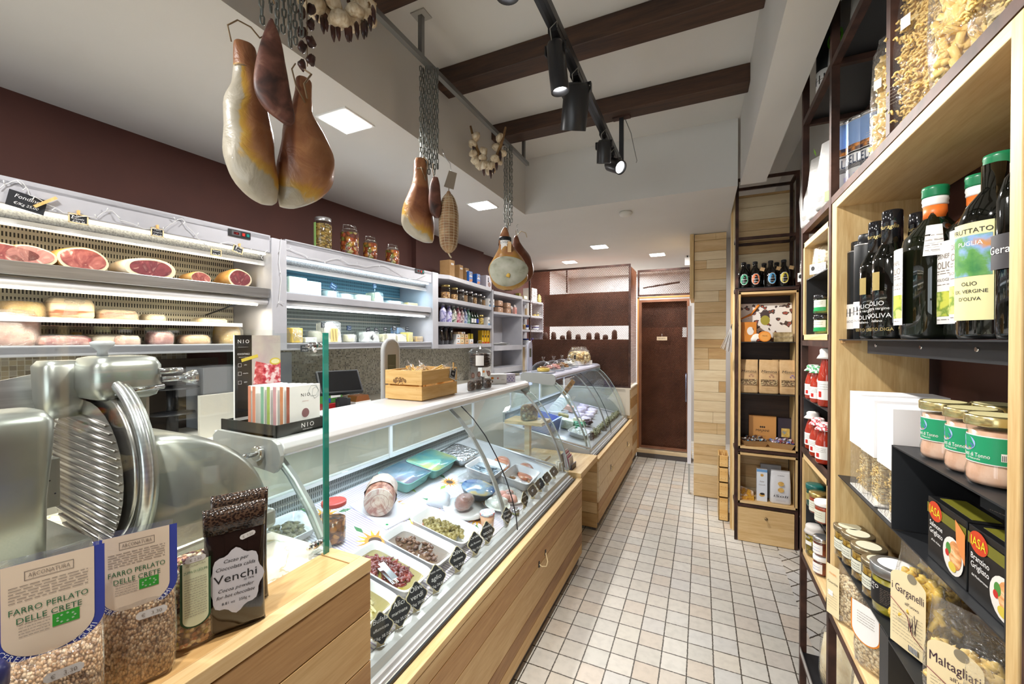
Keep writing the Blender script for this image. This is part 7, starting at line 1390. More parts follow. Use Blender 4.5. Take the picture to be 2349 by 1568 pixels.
b=MB(); b.box(-.118,4.26,.29,-.085,4.32,1.79,mat('white_board','#e6e6ef',.35)); b.box(-.110,4.27,0,-.095,4.31,.29,GREYM); tag(b.build('post'),'white upright board edge between the back door and the plank pillar','post')
b=MB(); b.box(-.10,4.2,1.86,-.066,4.8,2.452,OAKZ); tag(b.build('board'),'upright oak board above the white edge beside the pillar','board')
t=thing('fire_alarm','small black and white device on top of the mesh above the door','device',(-.13,5.30,2.345)); b=MB(); b.box(-.05,-.03,0,.03,.03,.09,PAPER); b.build('body',t); b=MB(); b.tube([(-.02,-.035,.09),(-.03,-.04,.15),(.0,-.035,.17)],.008,BLACK,6); b.build('cable',t)
# ================================================================ plank wall and beer cabinet
b=MB(); pl(b,.25,.629,3.70,.0,2.60,26,9,(PXA,PXB,PXC),split=False); tag(b.build('plank_panel',bev=.001,seg=1),'plank panel behind the iron and oak cabinet','panel')
b=MB(); b.box(.210,3.62,0,.248,3.72,2.62,OAKZ); b.box(.222,3.60,0,.232,3.62,2.62,OAKE); tag(b.build('board'),'tall oak board edge at the left of the iron and oak cabinet','board')
t=thing('iron_cabinet','iron frame cabinet with oak boxes holding beers, muesli and sweets','cabinet',(.425,3.56,0)); O=T(-.425,-3.56,0); Y0=3.44;Y1_=3.68; XA=.226; XB=.618
b=MB(O)
for x in (XA,XB-.02):
    for y in (Y0,Y1_-.02): b.box(x,y,0,x+.02,y+.02,2.65,RUST)
b.build('iron_posts',t)
for z in (2.63,2.20,1.825,.655,.255): 
    b=MB(O); b.box(XA+.02,Y0,z,XB-.02,Y0+.0195,z+.0198,RUST); b.box(XA+.02,Y1_-.0195,z,XB-.02,Y1_,z+.0198,RUST); b.box(XA,Y0+.02,z,XA+.0195,Y1_-.02,z+.0198,RUST); b.box(XB-.0195,Y0+.02,z,XB,Y1_-.02,z+.0198,RUST); b.build('iron_rail',t)
b=MB(O); b.box(XA,Y0,1.846,XB,Y1_,1.850,BLACKM); b.build('shelf',t,label='black beer shelf')
def obox(z0,z1,x0=XA+.022,x1=XB-.004):
    b=MB(O); b.box(x0,Y0-.004,z0,x0+.014,Y1_,z1,OAKZ); b.box(x1-.014,Y0-.004,z0,x1,Y1_,z1,OAKZ); b.box(x0,Y0-.004,z1-.016,x1,Y1_,z1,OAKX); b.box(x0,Y0-.004,z0,x1,Y1_,z0+.016,OAKX); b.build('oak_box',t,bev=.001)
obox(.680,1.818); obox(.280,.648)
for z in (1.452,1.077): b=MB(O); b.box(XA+.036,Y0+.004,z,XB-.018,Y1_,z+.004,BLACKM); b.build('shelf',t)
b=MB(O); b.box(XA+.036,Y1_-.01,.70,XB-.018,Y1_+.01,1.80,DKWOOD); b.build('back_board',t)
dr=MB(O); dr.box(XA+.024,Y0-.004,.004,XB-.022,Y0+.22,.248,OAKX); dr=dr.build('drawer',t,bev=.001)
b=MB(O); b.lathe([(.004,0),(.004,.012),(.010,.018),(.011,.024),(.006,.028)],mat('antique_brass',(.30,.22,.12),.35,.8),n=14,M=T(.424,Y0-.004,.195)@Rx(PI/2)); b.build('knob',dr)
BEERG=mat('dark_beer_glass','#0c0907',.06,coat=.7)
def beer(x,y,c,lb,tagc=True,a=0):
    r=.039; t=bottle(lb,[(r*.9,0),(r,.006),(r,.105),(r*.8,.13),(.0165,.15),(.015,.17),(.015,.185)],BEERG,(x,y,1.8505),a,'dark beer bottles',cap=lambda b:b.lathe([(.016,.176),(.017,.180),(.016,.192),(.010,.194)],BLACK,n=16))
    if c:
        b=MB(); V=[]; n=24
        def el(k,m,rr):
            V=[]; 
            for i in range(n): q=2*PI*i/n; an=.028*k*math.cos(q)/rr; V.append((rr*math.sin(an),-rr*math.cos(an),.062+.040*k*math.sin(q)))
            b.add(V,[tuple(range(n))],m)
        el(1.0,PAPER,r+.0012); el(.93,mat('beer_label'+c,c,.45),r+.0018); ctext(b,'BAKELAB',.010,PAPER,r+.0026,.062,width=.040); clines(b,r+.0026,-.35,.35,[.045,.040],PAPER); ctext(b,'^^',.012,PAPER,r+.0026,.078); b.build('label',t)
        if tagc: b=MB(); b.box(-.012,-.030,.125,.016,-.028,.15,KRAFT,Ry(.3)); b.build('neck_tag',t)
for x,c,lb,tg,a in ((.262,'#4fae86','dark beer bottle with an oval green label',False,0),(.335,'#e57a4a','dark beer bottle with an oval orange label',True,0),(.432,'#5aaee0','dark beer bottle with an oval blue label',True,.15),(.512,'#e2cf4a','dark beer bottle with an oval yellow label',True,0)): beer(x+.022,3.495,c,lb,tg,a)
for x,lb in ((.32,'unlabelled dark beer bottle behind the green and orange labelled ones'),(.425,'unlabelled dark beer bottle behind the blue labelled one'),(.505,'unlabelled dark beer bottle behind the yellow labelled one')): beer(x,3.595,None,lb)
# boxes below: gift boxes (z 1.456), muesli (1.081), sweets (.697)
PRT=noisy('scattered_print',[(.0,'#ece6df'),(.57,'#ece6df'),(.575,'#4a3a34'),(.64,'#6b4a3a'),(.66,'#b0503a'),(.70,'#4a5566')],26,.5,detail=1.5,interp='CONSTANT')
def dc(b,w_,d_,h): disc(b,.0,-d_/2-.001,h*.56,.030,.036,mat('mustard_disc','#a39a3a',.5)); b.add([(-.03,-d_/2-.0008,h*.62),(.03,-d_/2-.0008,h*.62),(.026,-d_/2-.0008,h*.76),(.012,-d_/2-.0008,h*.83),(-.012,-d_/2-.0008,h*.83),(-.026,-d_/2-.0008,h*.76)],[(0,1,2,3,4,5)],mat('dark_dome_print','#4a3a38',.5)); b.cyl((-.09,-d_/2-.004,h*.72),(-.16,-d_/2-.004,h*.60),.010,ORG,n=8,r1=.004); b.cyl((-.09,-d_/2-.004,h*.72),(-.04,-d_/2-.004,h*.97),.005,ORG,n=8,r1=.010)
carton('large white gift box printed with small kitchen figures and a mustard disc',.335,.06,.285,PRT,(.430,3.60,1.457),0,deco=dc,cat='gift box')
t=carton('orange gift packet with a round floral badge, at the left of the gift shelf',.10,.04,.145,mat('orange_packet','#d98a3a',.4),(.315,3.50,1.457),.1,deco=lambda b,w_,d_,h:(disc(b,.01,-d_/2-.001,h*.55,.022,.030,PRT)))
b=MB(); b.cyl((0,.03,.039),(0,-.05,.039),.038,ORG,n=20); disc(b,0,-.0505,.039,.033,.031,mat('orange_label','#eba24e',.5)); b.text('Melodia',.010,INK,FACE(0,-.0512,.044)); tag(b.build('sweets_tin',loc=(.415,3.50,1.457)),'round orange box of sweets lying on its side','tin')
b=MB(); loft(b,[(0,.07,.05),(.02,.08,.055),(.05,.05,.03),(.06,.02,.01)],PRT,14,.8,jit=.003); tag(b.build('bag',loc=(.365,3.49,1.457)),'small bag with spotted print between the orange packets','bag')
for i,(z,lb) in enumerate(((1.457,'lower gold wrapped bar in clear film at the right of the gift shelf'),(1.492,'upper gold wrapped bar in clear film at the right of the gift shelf'))): carton(lb,.115,.05,.034,noisy('gold_wrap',[(.35,'#7d6a45'),(.6,'#b8a277'),(.7,'#d9cba6')],30,.3),(.53,3.50,z),0,'gold wrapped bars')
MUE=noisy('muesli',[(0,'#5d4a33'),(.4,'#a58a5e'),(.7,'#d8c294'),(1,'#8a5a42')],130,.6,kind='cells',bst=.6)
CINN=mat('brown_print','#9a7148',.6)
for i,(x,lb) in enumerate(((.318,'kraft muesli bag at the left of the row'),(.445,'kraft muesli bag second in the row'),(.572,'kraft muesli bag third in the row'),(.540,'kraft muesli bag at the back, partly hidden by the third one'))):
    w_,d_,h=.124,.05,.245; t=thing('muesli_bag',lb,'bag',(x,3.50 if i<3 else 3.60,1.0815),0,'kraft muesli bags'); b=MB(); loft(b,[(0,w_*.92,d_),(.01,w_,d_*1.05),(h*.5,w_*.98,d_*.9),(h*.85,w_*.97,d_*.3),(h,w_*.96,.004)],KRAFT,26,.35,jit=.0008,seed=i); b.build('pouch',t)
    b=MB(); b.text('Mimina',.026,INK,FACE(0,-.0285,h*.66),width=.094,shear=.2); y=-.0282; b.text('muesli & frutta secca',.005,CINN,FACE(0,y,h*.12)); lines(b,-.032,.032,y,[h*.16,h*.08],CINN,.001); c=mat('plum_print','#a58ab0',.6) if i==2 else mat('rose_print','#c99a7a',.6); [disc(b,.015+.012*math.cos(k*1.9),y+.004,h*.52+.010*math.sin(k*1.9),.005,.005,c,8) for k in range(6)]; b.build('print',t)
    b=MB(); b.add([(-.052,-.0300,h*.25),(.052,-.0300,h*.25),(.052,-.0285,h*.42),(-.052,-.0285,h*.42)],[(0,1,2,3)],MUE); b.build('window',t,label='clear window showing muesli')
def dc(b,w_,d_,h): b.text('MAJANI',.024,INK,FACE(0,-d_/2-.001,h*.46),width=w_*.48); [disc(b,-.012+.012*k,-d_/2-.001,h*.60,.005,.007,INK) for k in range(3)]; b.text('Noir & Latte',.009,CINN,FACE(0,-d_/2-.001,h*.28)); lines(b,-.02,.02,-d_/2-.001,[h*.2,h*.38],CINN)
carton('orange tan chocolate box standing at the back of the sweets shelf',.175,.035,.205,mat('orange_kraft_box','#d99c58',.5),(.418,3.60,.697),0,deco=dc)
carton('dark chocolate box with a small picture, right of the orange tan one',.085,.03,.20,mat('dark_violet_box','#3a3340',.4),(.560,3.60,.697),.0,deco=lambda b,w_,d_,h:(rect(b,-.022,.03,-d_/2-.001,h*.3,h*.62,noisy('picture_gold',[(.4,'#8fa0a8'),(.5,'#d9b24a'),(.6,'#e6cf8a')],30,.4))))
CAND=noisy('wrapped_sweets',[(0,'#5d4238'),(.25,'#d9d3cf'),(.45,'#4fa6cf'),(.6,'#8a5a44'),(.8,'#e8e4e0'),(1,'#6fc0dc')],70,.3,kind='cells',interp='CONSTANT',bst=.8,bd=.01); CAND2=noisy('wrapped_sweets_two',[(0,'#d9d3df'),(.3,'#5f7fd0'),(.5,'#e9e4ee'),(.7,'#cf5a6a'),(1,'#efe8f0')],70,.3,kind='cells',interp='CONSTANT',bst=.8,bd=.01)
for x,c,lb,rz in ((.350,CAND,'left cardboard tray of blue and brown wrapped sweets',.25),(.525,CAND2,'right cardboard tray of white and blue wrapped sweets',-.2)):
    t=thing('cardboard_tray',lb,'tray',(x,3.50,.6975),rz,'trays of wrapped sweets'); b=MB(); b.add([(-.065,-.045,0),(.065,-.045,0),(.065,.045,0),(-.065,.045,0),(-.085,-.06,.042),(.085,-.06,.042),(.085,.06,.042),(-.085,.06,.042)],[(3,2,1,0),(0,1,5,4),(1,2,6,5),(2,3,7,6),(3,0,4,7)],CARD); b.build('tray_body',t)
    b=MB(); R=random.Random(4); [b.blob((R.uniform(-.065,.065),R.uniform(-.04,.04),.036+R.uniform(-.005,.024)),(.015,.011,.009),c,6,4,i,.4,M=None) for i in range(34)]; o=b.build('sweets',t); o['kind']='stuff'
b=MB(); b.lathe([(.0,0)],WHITE) if False else None
t=carton('narrow white and blue biscuit carton in the lower oak box',.066,.035,.232,mat('pale_blue_box','#dfe5ee',.45),(.405,3.50,.2965),0,deco=lambda b,w_,d_,h:(rect(b,-w_/2,w_/2,-d_/2-.001,h*.92,h,mat('sky_print','#6fa3d8',.4)),disc(b,0,-d_/2-.001,h*.82,.010,.010,BREAD),b.text('Palet',.014,GRYT,FACE(0,-d_/2-.001,h*.62),shear=.3),b.text('Caramello',.010,GRYT,FACE(0,-d_/2-.001,h*.52),shear=.3),disc(b,0,-d_/2-.001,h*.2,.018,.013,BREAD),disc(b,.002,-d_/2-.0014,h*.235,.015,.008,INK)))
t=thing('biscuit_bag','white biscuit bag with two round biscuits printed on it','bag',(.520,3.50,.297)); w_,d_,h=.130,.055,.236
b=MB(); loft(b,[(0,w_*.9,d_),(.01,w_,d_*1.1),(h*.6,w_*.96,d_*.8),(h*.9,w_*.9,d_*.2),(h,w_*.88,.004)],mat('grey_white_bag','#d9dade',.35,bs=20,bst=.25,bd=.008),22,.4,jit=.001); b.build('pouch',t)
b=MB(); [disc(b,0,-.0325,h*q,.019,.016,BREAD) for q in (.62,.43)]; b.text('iSoli',.024,INK,FACE(.0,-.0335,h*.25),width=.085,shear=.25); b.text('CORSINI',.010,INK,FACE(0,-.0285,h*.86),width=.040); lines(b,-.03,.03,-.0335,[h*.13,h*.10],GRYT); b.build('print',t)
carton('grey carton behind the white biscuit bag',.13,.03,.25,mat('grey_carton','#8f9094',.5),(.47,3.58,.2965),0)
b=MB(); b.add([(-.05,-.03,0),(.05,-.03,0),(.05,.03,0),(-.05,.03,0),(-.05,-.03,.02),(.05,-.03,.012),(.05,.03,.05),(-.05,.03,.085)],[(3,2,1,0),(4,5,6,7),(0,1,5,4),(1,2,6,5),(2,3,7,6),(3,0,4,7)],noisy('amber_snack_print',[(.35,'#e8e4de'),(.5,'#b8802a'),(.6,'#d9a63a'),(.7,'#8a3a2a')],18,.35)); tag(b.build('packet',loc=(.305,3.50,.2965)),'slanting snack packet with an amber picture in the lower oak box','packet')
# booklet fan and hanging string on the cabinet side, stacked small crates
t=thing('leaflet_bundle','bundle of white leaflets fanned out, hanging at the side of the iron cabinet','leaflets',(.215,3.40,1.57)); b=MB()
for i in range(9): b.box(-.045,-.004+.0,-.19,-.043,.05,.0,PAPER if i%3 else mat('brown_page','#9a8f84',.6),T(.03,0,0)@Ry(.40-.05*i))
b.build('pages',t); b=MB(); b.tube([(.03,.0,0),(.02,0,.10),(.03,.01,.26)],.0016,STRING,5); b.build('string',t)
for k,(z,h) in enumerate(((.0,.19),(.192,.12),(.314,.12),(.436,.10))):
    t=thing('small_crate','%s pine crate of the narrow stack standing beside the pillar'%('bottom','second','third','topmost')[k],'crate',(.168,3.85,z+.001),0,'narrow stack of pine crates'); x0,x1,y0,y1=-.036,.036,-.10,.10
    b=MB(); b.box(x0,y0,0,x1,y0+.008,h-.006,PINEX); b.box(x0,y1-.008,0,x1,y1,h-.006,PINEX); b.box(x0,y0,0,x0+.006,y1,h-.006,PINE); b.box(x1-.006,y0,0,x1,y1,h-.006,PINE); b.box(x0,y0,0,x1,y1,.006,PINE); b.build('crate_body',t,bev=.001,seg=1); b=MB(); [b.cyl((x,y0-.0005,z_),(x,y0+.001,z_),.002,RUST,n=6) for x in (-.015,.015) for z_ in (.03,h-.035)]; b.build('nails',t)
b=MB(); [b.box(-.02+.012*k,-.07,0,-.014+.012*k,.07,.05+.02*k,PINEX,Rx(.0)) for k in range(3)]; tag(b.build('wood_strips',loc=(.168,3.85,.443)),'loose wood strips standing in the topmost pine crate','wood strips')

area('store_room_fill',(-1.0,6.0,2.43),(0,0,0),.5,22,(1,.98,.95)); area('store_room_fill',(-1.4,5.2,2.44),(0,0,0),.3,5,(1,.98,.95))  # fill lights added behind mesh and door to brighten the store room
# ================================================================ iron and oak shelf unit along the right wall
P_=.38; XI=.60
t=thing('shelf_unit','large oak and iron shelf unit filled with oils, pasta and preserves at the right','shelves',(.49,1.2,0)); O=T(-.49,-1.2,0)
ua,ub=.797,1.585
b=MB(O); b.box(P_,.768,.60,XI,.794,1.911,OAKZ); b.build('side_board',t,bev=.002); b=MB(O); b.box(P_,1.586,.60,XI,1.634,1.911,OAKZ); b.build('side_board',t,bev=.002)
b=MB(O); b.box(P_,.79,1.887,XI,1.59,1.911,OAKY); b.build('top_board',t,bev=.002); b=MB(O); b.box(P_,.79,.600,XI,1.59,.620,OAKY); b.build('bottom_board',t,bev=.002)
b=MB(O); 
for y in (.735,1.640,2.050): b.box(P_-.002,y,.0,P_+.020,y+.022,2.81 if y>1 else 1.935,RUST); b.box(XI-.02,y,.0,XI,y+.022,2.81 if y>1 else 1.935,RUST)
b.box(P_-.002,1.184,1.935,P_+.020,1.206,2.81,RUST); b.box(XI-.02,1.184,1.935,XI,1.206,2.81,RUST); b.box(P_-.002,.2,1.935,P_+.02,.222,2.81,RUST); b.build('iron_posts',t)
for z in (1.912,2.355,2.79):
    b=MB(O); b.box(P_-.0012,.1,z,P_+.0192,2.0712,z+.022,RUST); b.box(XI-.0192,.1,z,XI-.0008,2.0712,z+.022,RUST); [b.box(P_+.0195,y+.001,z+.001,XI-.0195,y+.020,z+.020,RUST) for y in (.2,.735,1.184,1.640,2.050)]; b.build('iron_rail',t)
for z in (1.934,2.377): b=MB(O); b.box(P_+.002,.1,z,XI,2.070,z+.003,BLACKM); b.build('shelf',t,label='black sheet shelf')
for z in (.578,.158): b=MB(O); b.box(P_-.0012,.736,z,P_+.0192,2.0712,z+.020,RUST); b.box(XI-.02,.735,z,XI,2.07,z+.020,RUST); b.build('iron_rail',t)
b=MB(O); b.box(P_,.75,.176,XI,2.05,.180,BLACKM); b.box(P_-.003,.75,.176,P_,2.05,.20,STEEL); b.build('shelf',t,label='lowest black sheet tray')
# shelves of the large box
for z,y0,y1 in ((1.478,ua,1.57),(1.061,ua,1.57),(.811,1.19,1.57),(.804,ua,1.19)): b=MB(O); b.box(P_+.004,y0,z-.003,XI,y1,z,BLACKM); b.build('shelf',t,label='black sheet shelf')
b=MB(O); b.box(P_+.03,ua,1.440,P_+.034,1.42,1.475,BLACKM); [b.cyl((P_+.028,y,1.462),(P_+.034,y,1.462),.004,STEELP,n=8) for y in (.83,.93,1.12,1.36)]; b.box(P_+.012,1.54,1.466,P_+.05,1.584,1.475,mat('wood_peg','#b98e5a',.6)); b.build('shelf_bracket',t)
b=MB(O); b.box(P_+.002,1.170,1.062,XI,1.174,1.246,BLACKM); b.box(P_+.002,.800,1.243,XI,1.174,1.246,BLACKM); b.box(P_+.002,.797,1.062,XI,.800,1.246,BLACKM); b.build('riser',t,label='black sheet riser on the middle shelf')
b=MB(O); b.box(P_+.004,1.190,.621,XI,1.194,.808,BLACKM); b.box(P_+.004,1.240,.621,P_+.008,1.194,.806,BLACKM); b.build('divider',t)
# the narrow box unit
va,vb=1.664,2.048
def sb(z0,z1): 
    b=MB(O); b.box(P_+.001,va,z0,XI,va+.022,z1,OAKZ); b.box(P_+.001,vb-.020,z0,XI,vb,z1,OAKZ); b.box(P_+.001,va,z1-.022,XI,vb,z1,OAKY); b.box(P_+.001,va,z0,XI,vb,z0+.022,OAKY); b.build('narrow_oak_box',t,bev=.0015)
sb(1.474,1.870); sb(.598,1.012)
b=MB(O); b.box(P_+.008,va+.02,1.715,XI,vb-.02,1.719,BLACKM); b.box(P_+.008,vb-.026,1.496,XI,vb-.022,1.716,BLACKM); b.build('insert',t)
b=MB(O); b.box(P_+.003,va,1.236,XI,vb,1.240,BLACKM); b.box(P_+.003,vb-.016,1.035,XI,vb-.012,1.236,BLACKM); b.build('shelf',t,label='black sheet shelf of the narrow part')
b=MB(O); b.box(P_+.010,va+.022,.818,XI,vb-.022,.822,BLACKM); b.box(P_+.010,vb-.026,.622,XI,vb-.022,.82,BLACKM); b.build('insert',t)
for z in (1.452,1.014): b=MB(O); b.box(P_-.0012,va-.019,z,P_+.0192,vb+.019,z+.020,RUST); b.build('iron_rail',t)
b=MB(O); b.box(P_+.01,va,1.030,XI,vb,1.034,BLACKM); b.build('shelf',t)
# ---- placing helper: px in the photo, X depth, standing height z
def RP(px,X,z): return (X,yat(px,X),z)
AIM=lambda a: math.radians(-90+a)
# ---- oils, shelf z 1.478
OILB=mat('black_oil_bottle','#0b0c09',.05,coat=.8); zA=1.479
def olive_print(b,r,z0,h): 
    patch(b,r,z0,z0+h,-1.2,.9,PAPER)
    for a in (-.9,-.45,0,.45): disc(b,0,0,0,.001,.001,INK) if False else patch(b,r+.0005,z0+h*.5,z0+h*.82,a,a+.12,INK,2)
    patch(b,r+.0005,z0+h*.64,z0+h*.66,-1.1,.8,GRYT); ctext(b,'SUSACCO',.010,GRYT,r+.0006,z0+h*.3,-.1)
for i,(px,X) in enumerate(((1972,.438),(1990,.428))):
    t=thing('oil_tin',('rearmost' if i==0 else 'second')+' tall matt black oil tin with a white band of olive leaves','tin',RP(px,X,zA),AIM(25),'matt black oil tins on the shelf'); r=.031
    b=MB(); b.lathe([(r,0),(r,.262),(r*.98,.266)],mat('matt_black_tin','#1a1c1f',.45),n=26); b.build('tin_body',t); b=MB(); b.lathe([(r*1.01,.263),(r*1.01,.267)],SILV,n=26); b.lathe([(r*.72,.267),(r*.72,.292),(r*.68,.295)],BLACK,n=20); b.build('lid',t); b=MB(); olive_print(b,r+.0006,.03,.075); b.build('label',t)
def oil(px,X,lb,k=1):
    r=.034; prof=[(r*.92,0),(r,.008),(r,.195),(r*.9,.21),(.0195,.235),(.019,.25)]
    t=bottle(lb,prof,OILB,RP(px,X,zA),AIM(45),'black oil bottles with gold writing',sq=.35,cap=lambda b:(b.lathe([(.0205,.232),(.0205,.315),(.019,.318)],BLACKG,n=20)))
    b=MB(); G=mat('gold_print',(.62,.47,.18),.35,.6); q=r*1.33; ctext(b,'OLIO',.016,PAPER,q,.088,-.25); ctext(b,'extra vergine',.010,PAPER,q,.074,-.2); ctext(b,"D'OLIVA",.016,PAPER,q,.058,-.2); ctext(b,'italiano',.009,PAPER,q,.045,-.2); ctext(b,'MERITO DIGA',.011,G,q,.024,-.2); patch(b,q,.12,.165,-.45,-.05,G); ctext(b,'Muraglia',.014,G,.0212,.275,.0,shear=.3); b.build('print',t)
oil(2012,.436,'black glossy oil bottle with gold print, left of its twin'); oil(2045,.43,'black glossy oil bottle with gold print, front one of the pair'); oil(2106,.50,'black glossy oil bottle standing behind the big green capped one')
def bigoil(px,X,lb,a,sidelab):
    r=.052; t=bottle(lb,[(r*.92,0),(r,.010),(r,.185),(r*.93,.215),(r*.5,.245),(.0185,.256),(.0175,.266)],mat('dark_olive_glass','#10140a',.05,coat=.9),RP(px,X,zA),a,'big green capped oil bottles',sq=.30,n=32)
    b=MB(); b.lathe([(.0190,.254),(.0190,.282)],mat('orange_neck_band','#e8762c',.4),n=24); b.lathe([(.0190,.282),(.0205,.285),(.0198,.290),(.0212,.294),(.020,.301)],PAPER,n=24); b.build('neck_band',t)
    b=MB(); b.lathe([(.0205,.300),(.0215,.303),(.0210,.314),(.0218,.317),(.0208,.323),(.018,.324)],mat('green_cap','#1c7a4f',.3),n=24); b.build('cap',t)
    b=MB(); q=r*1.235; patch(b,q,.03,.195,-.42+sidelab,.28+sidelab,PAPER); patch(b,q+.0004,.045,.095,-.40+sidelab,.26+sidelab,noisy('olive_branch_print',[(.4,'#d9dc5a'),(.5,'#7a9a3a'),(.6,'#e6e88a')],30,.4)); c=sidelab-.07; ctext(b,'DENEFLI',.013,GRYT,q+.0006,.165,c,width=.032); ctext(b,'OLIO',.020,GRYT,q+.0006,.147,c,width=.034); ctext(b,'BIOLOGICO',.008,GRYT,q+.0006,.118,c); clines(b,q+.0006,sidelab-.35,sidelab+.2,[.130,.135,.108,.038],GRYT); b.build('label',t)
    b=MB(); patch(b,q,.17,.235,.85+sidelab,1.35+sidelab,PAPER,rtop=r*.9); clines(b,q+.001,.9+sidelab,1.3+sidelab,[.18,.19,.2,.21],GRYT); b.build('care_label',t)
bigoil(2143,.452,'big square dark oil bottle with orange neck band and green cap, front centre',AIM(10),-.1)
bigoil(2246,.50,'second green capped oil bottle, partly behind the one with the tree picture label',AIM(35),-.2)
bigoil(2292,.475,'third green capped oil bottle at the right stile',AIM(50),-.5)
t=bottle('dark oil bottle with a tree and green field picture label',[(.036,0),(.038,.008),(.038,.19),(.03,.215),(.014,.24),(.014,.28)],OILB,RP(2279,.427,zA),AIM(30),sq=.2,n=28); b=MB(); q=.0455
patch(b,q,.03,.185,-.62,.62,mat('pale_yellow_label','#e9e3a8',.5)); patch(b,q+.0004,.10,.165,-.58,.58,noisy('tree_field_print',[(.38,'#2f7a3f'),(.5,'#5f9a4a'),(.58,'#86a9d8'),(.66,'#c98a4a')],22,.5)); ctext(b,'FRUTTATO',.011,INK,q+.0008,.172); ctext(b,'PUGLIA',.010,PAPER,q+.0008,.152); ctext(b,'OLIO',.009,INK,q+.0008,.088); ctext(b,'EX. VERGINE',.008,INK,q+.0008,.076); ctext(b,"D'OLIVA",.008,INK,q+.0008,.064); b.build('label',t)
t=bottle('tall dark oil bottle with a grey label cut by the right stile',[(.030,0),(.032,.008),(.032,.20),(.025,.232),(.013,.25),(.013,.30)],OILB,RP(2364,.424,zA),AIM(40),sq=.2,n=28); b=MB(); q=.0385; patch(b,q,.10,.15,-.9,.6,mat('charcoal_label','#3c3a3e',.5)); ctext(b,'Geraci',.016,PAPER,q+.0006,.128,-.35); b.build('label',t)
b=MB(); loft(b,[(0,.05,.05),(.12,.055,.05),(.25,.05,.03),(.29,.04,.01)],mat('white_paper_wrap','#c9c9cc',.5,bs=30,bst=.5),14,.6,jit=.003); tag(b.build('paper_bag',loc=RP(2082,.55,zA)),'white paper wrapped bottle behind the black oil bottles','bag')
# ---- middle shelf z 1.061: boxed pasta with blank white sleeve, jars on the riser, fish boxes
FUS=noisy('fusilli_pasta',[(0,'#cfa65c'),(.3,'#e3c684'),(.6,'#f0dca2'),(1,'#f6e8bc')],95,.5,kind='cells',bst=.9,bd=.006,stretch=(1,1,2.4))
FUSL=noisy('pasta_filling',[(.3,'#d9b873'),(.5,'#e9cf94'),(.7,'#f2e0b0')],60,.6,bst=.8,bd=.01)
def fusillo(b,M,l=.034,r=.0042,m=FUS,turns=5):
    k=8*turns; b.tube([(r*.66*math.cos(2*PI*i/8),r*.66*math.sin(2*PI*i/8),l*1.15*(i/k-.5)) for i in range(k+1)],r*.44,m,5,M=M); return
    V=[];F=[]; n=6*turns; 
    for i in range(n+1):
        a=2*PI*turns*i/n; z=l*(i/n-.5)
        for k in range(3): q=a+2*PI*k/3; V+= [(r*math.cos(q),r*math.sin(q),z)]
        V.append((.35*r*math.cos(a+.5),.35*r*math.sin(a+.5),z))
    for i in range(n):
        for k in range(3): a=i*4+k;c=i*4+3; F.append((a,a+4,c+4,c))
    b.add(V,F,m,True,M)
PAST=mat('pasta_yellow','#e6c67a',.5); PAST2=mat('pasta_egg_yellow','#e8c24c',.45)
def pasta_fill(t,w_,d_,h,n,kind,m,seed,nm='pasta',L_=1.0):
    R=random.Random(seed); b=MB()
    for i in range(n):
        # near the walls of the bag, where it is seen
        z=R.uniform(.012,h); s=R.random()
        kk=.80 if z<h*.6 else .80-.35*(z-h*.6)/(h*.4)
        if s<.55: x=R.uniform(-w_/2,w_/2)*.72; y=-d_/2*kk+R.uniform(0,.012)+.004
        elif s<.75: x=-w_/2*.74+R.uniform(0,.01); y=R.uniform(-d_/2,d_/2)*.5
        else: x=R.uniform(-w_/2,w_/2)*.68; y=R.uniform(-d_/2,d_/2)*.5
        M=T(x,y,z)@Rz(R.uniform(0,6.3))@Rx(R.uniform(-1.5,1.5))
        if kind=='fus': fusillo(b,M,l=.034*L_,r=.0042*L_,m=m)
        elif kind=='tube': b.tube([(0,0,-.020),(0,0,.020)],.0062,m,7,M=M)
        elif kind=='shell': b.blob((0,0,0),(.011,.008,.014),m,8,6,i,.4,M=M)
        elif kind=='rib': b.grid(lambda u,v:((u-.5)*.020,.004*math.sin(v*25),(v-.5)*.06),3,12,m,True,M=M)
    o=b.build(nm,t); o['kind']='stuff'; return o
for i,(px,X) in enumerate(((1962,.408),(1990,.412),(2030,.408))):
    y=yat(px,.39); t=thing('pasta_box',('rearmost','middle','front')[i]+' clear box of fusilli with a blank white sleeve over its upper half','box',(.48,y,1.062),AIM(0),'clear boxes of fusilli'); w_,d_,h=.088,.175,.268-.004*i
    b=MB(); b.box(-w_/2,-d_/2,.002,w_/2,d_/2,h-.002,FILM); b.box(-w_/2,-d_/2,0,w_/2,d_/2,.003,PAPER); b.build('clear_box',t); b=MB(); b.box(-w_/2-.0015,-d_/2-.0015,h*.46,w_/2+.0015,d_/2+.0015,h,mat('blank_white_sleeve','#f1f0f1',.6)); b.build('white_sleeve',t)
    pasta_fill(t,w_*.9,d_*.96,h*.5,150,'fus',PAST,i)
    b=MB(); b.box(-w_*.36,-d_*.40,.006,w_*.36,d_*.42,h*.46,FUS); b.build('pasta_core',t)
TUNA=noisy('tuna_fillets',[(.3,'#c98f6c'),(.5,'#e3b79c'),(.7,'#efd0be')],26,.3,bst=.3,stretch=(1,1,.4),coat=.3); TUNG=mat('tuna_green','#1f9a6a',.4); SEA=mat('label_sea_blue','#5a63b8',.4)
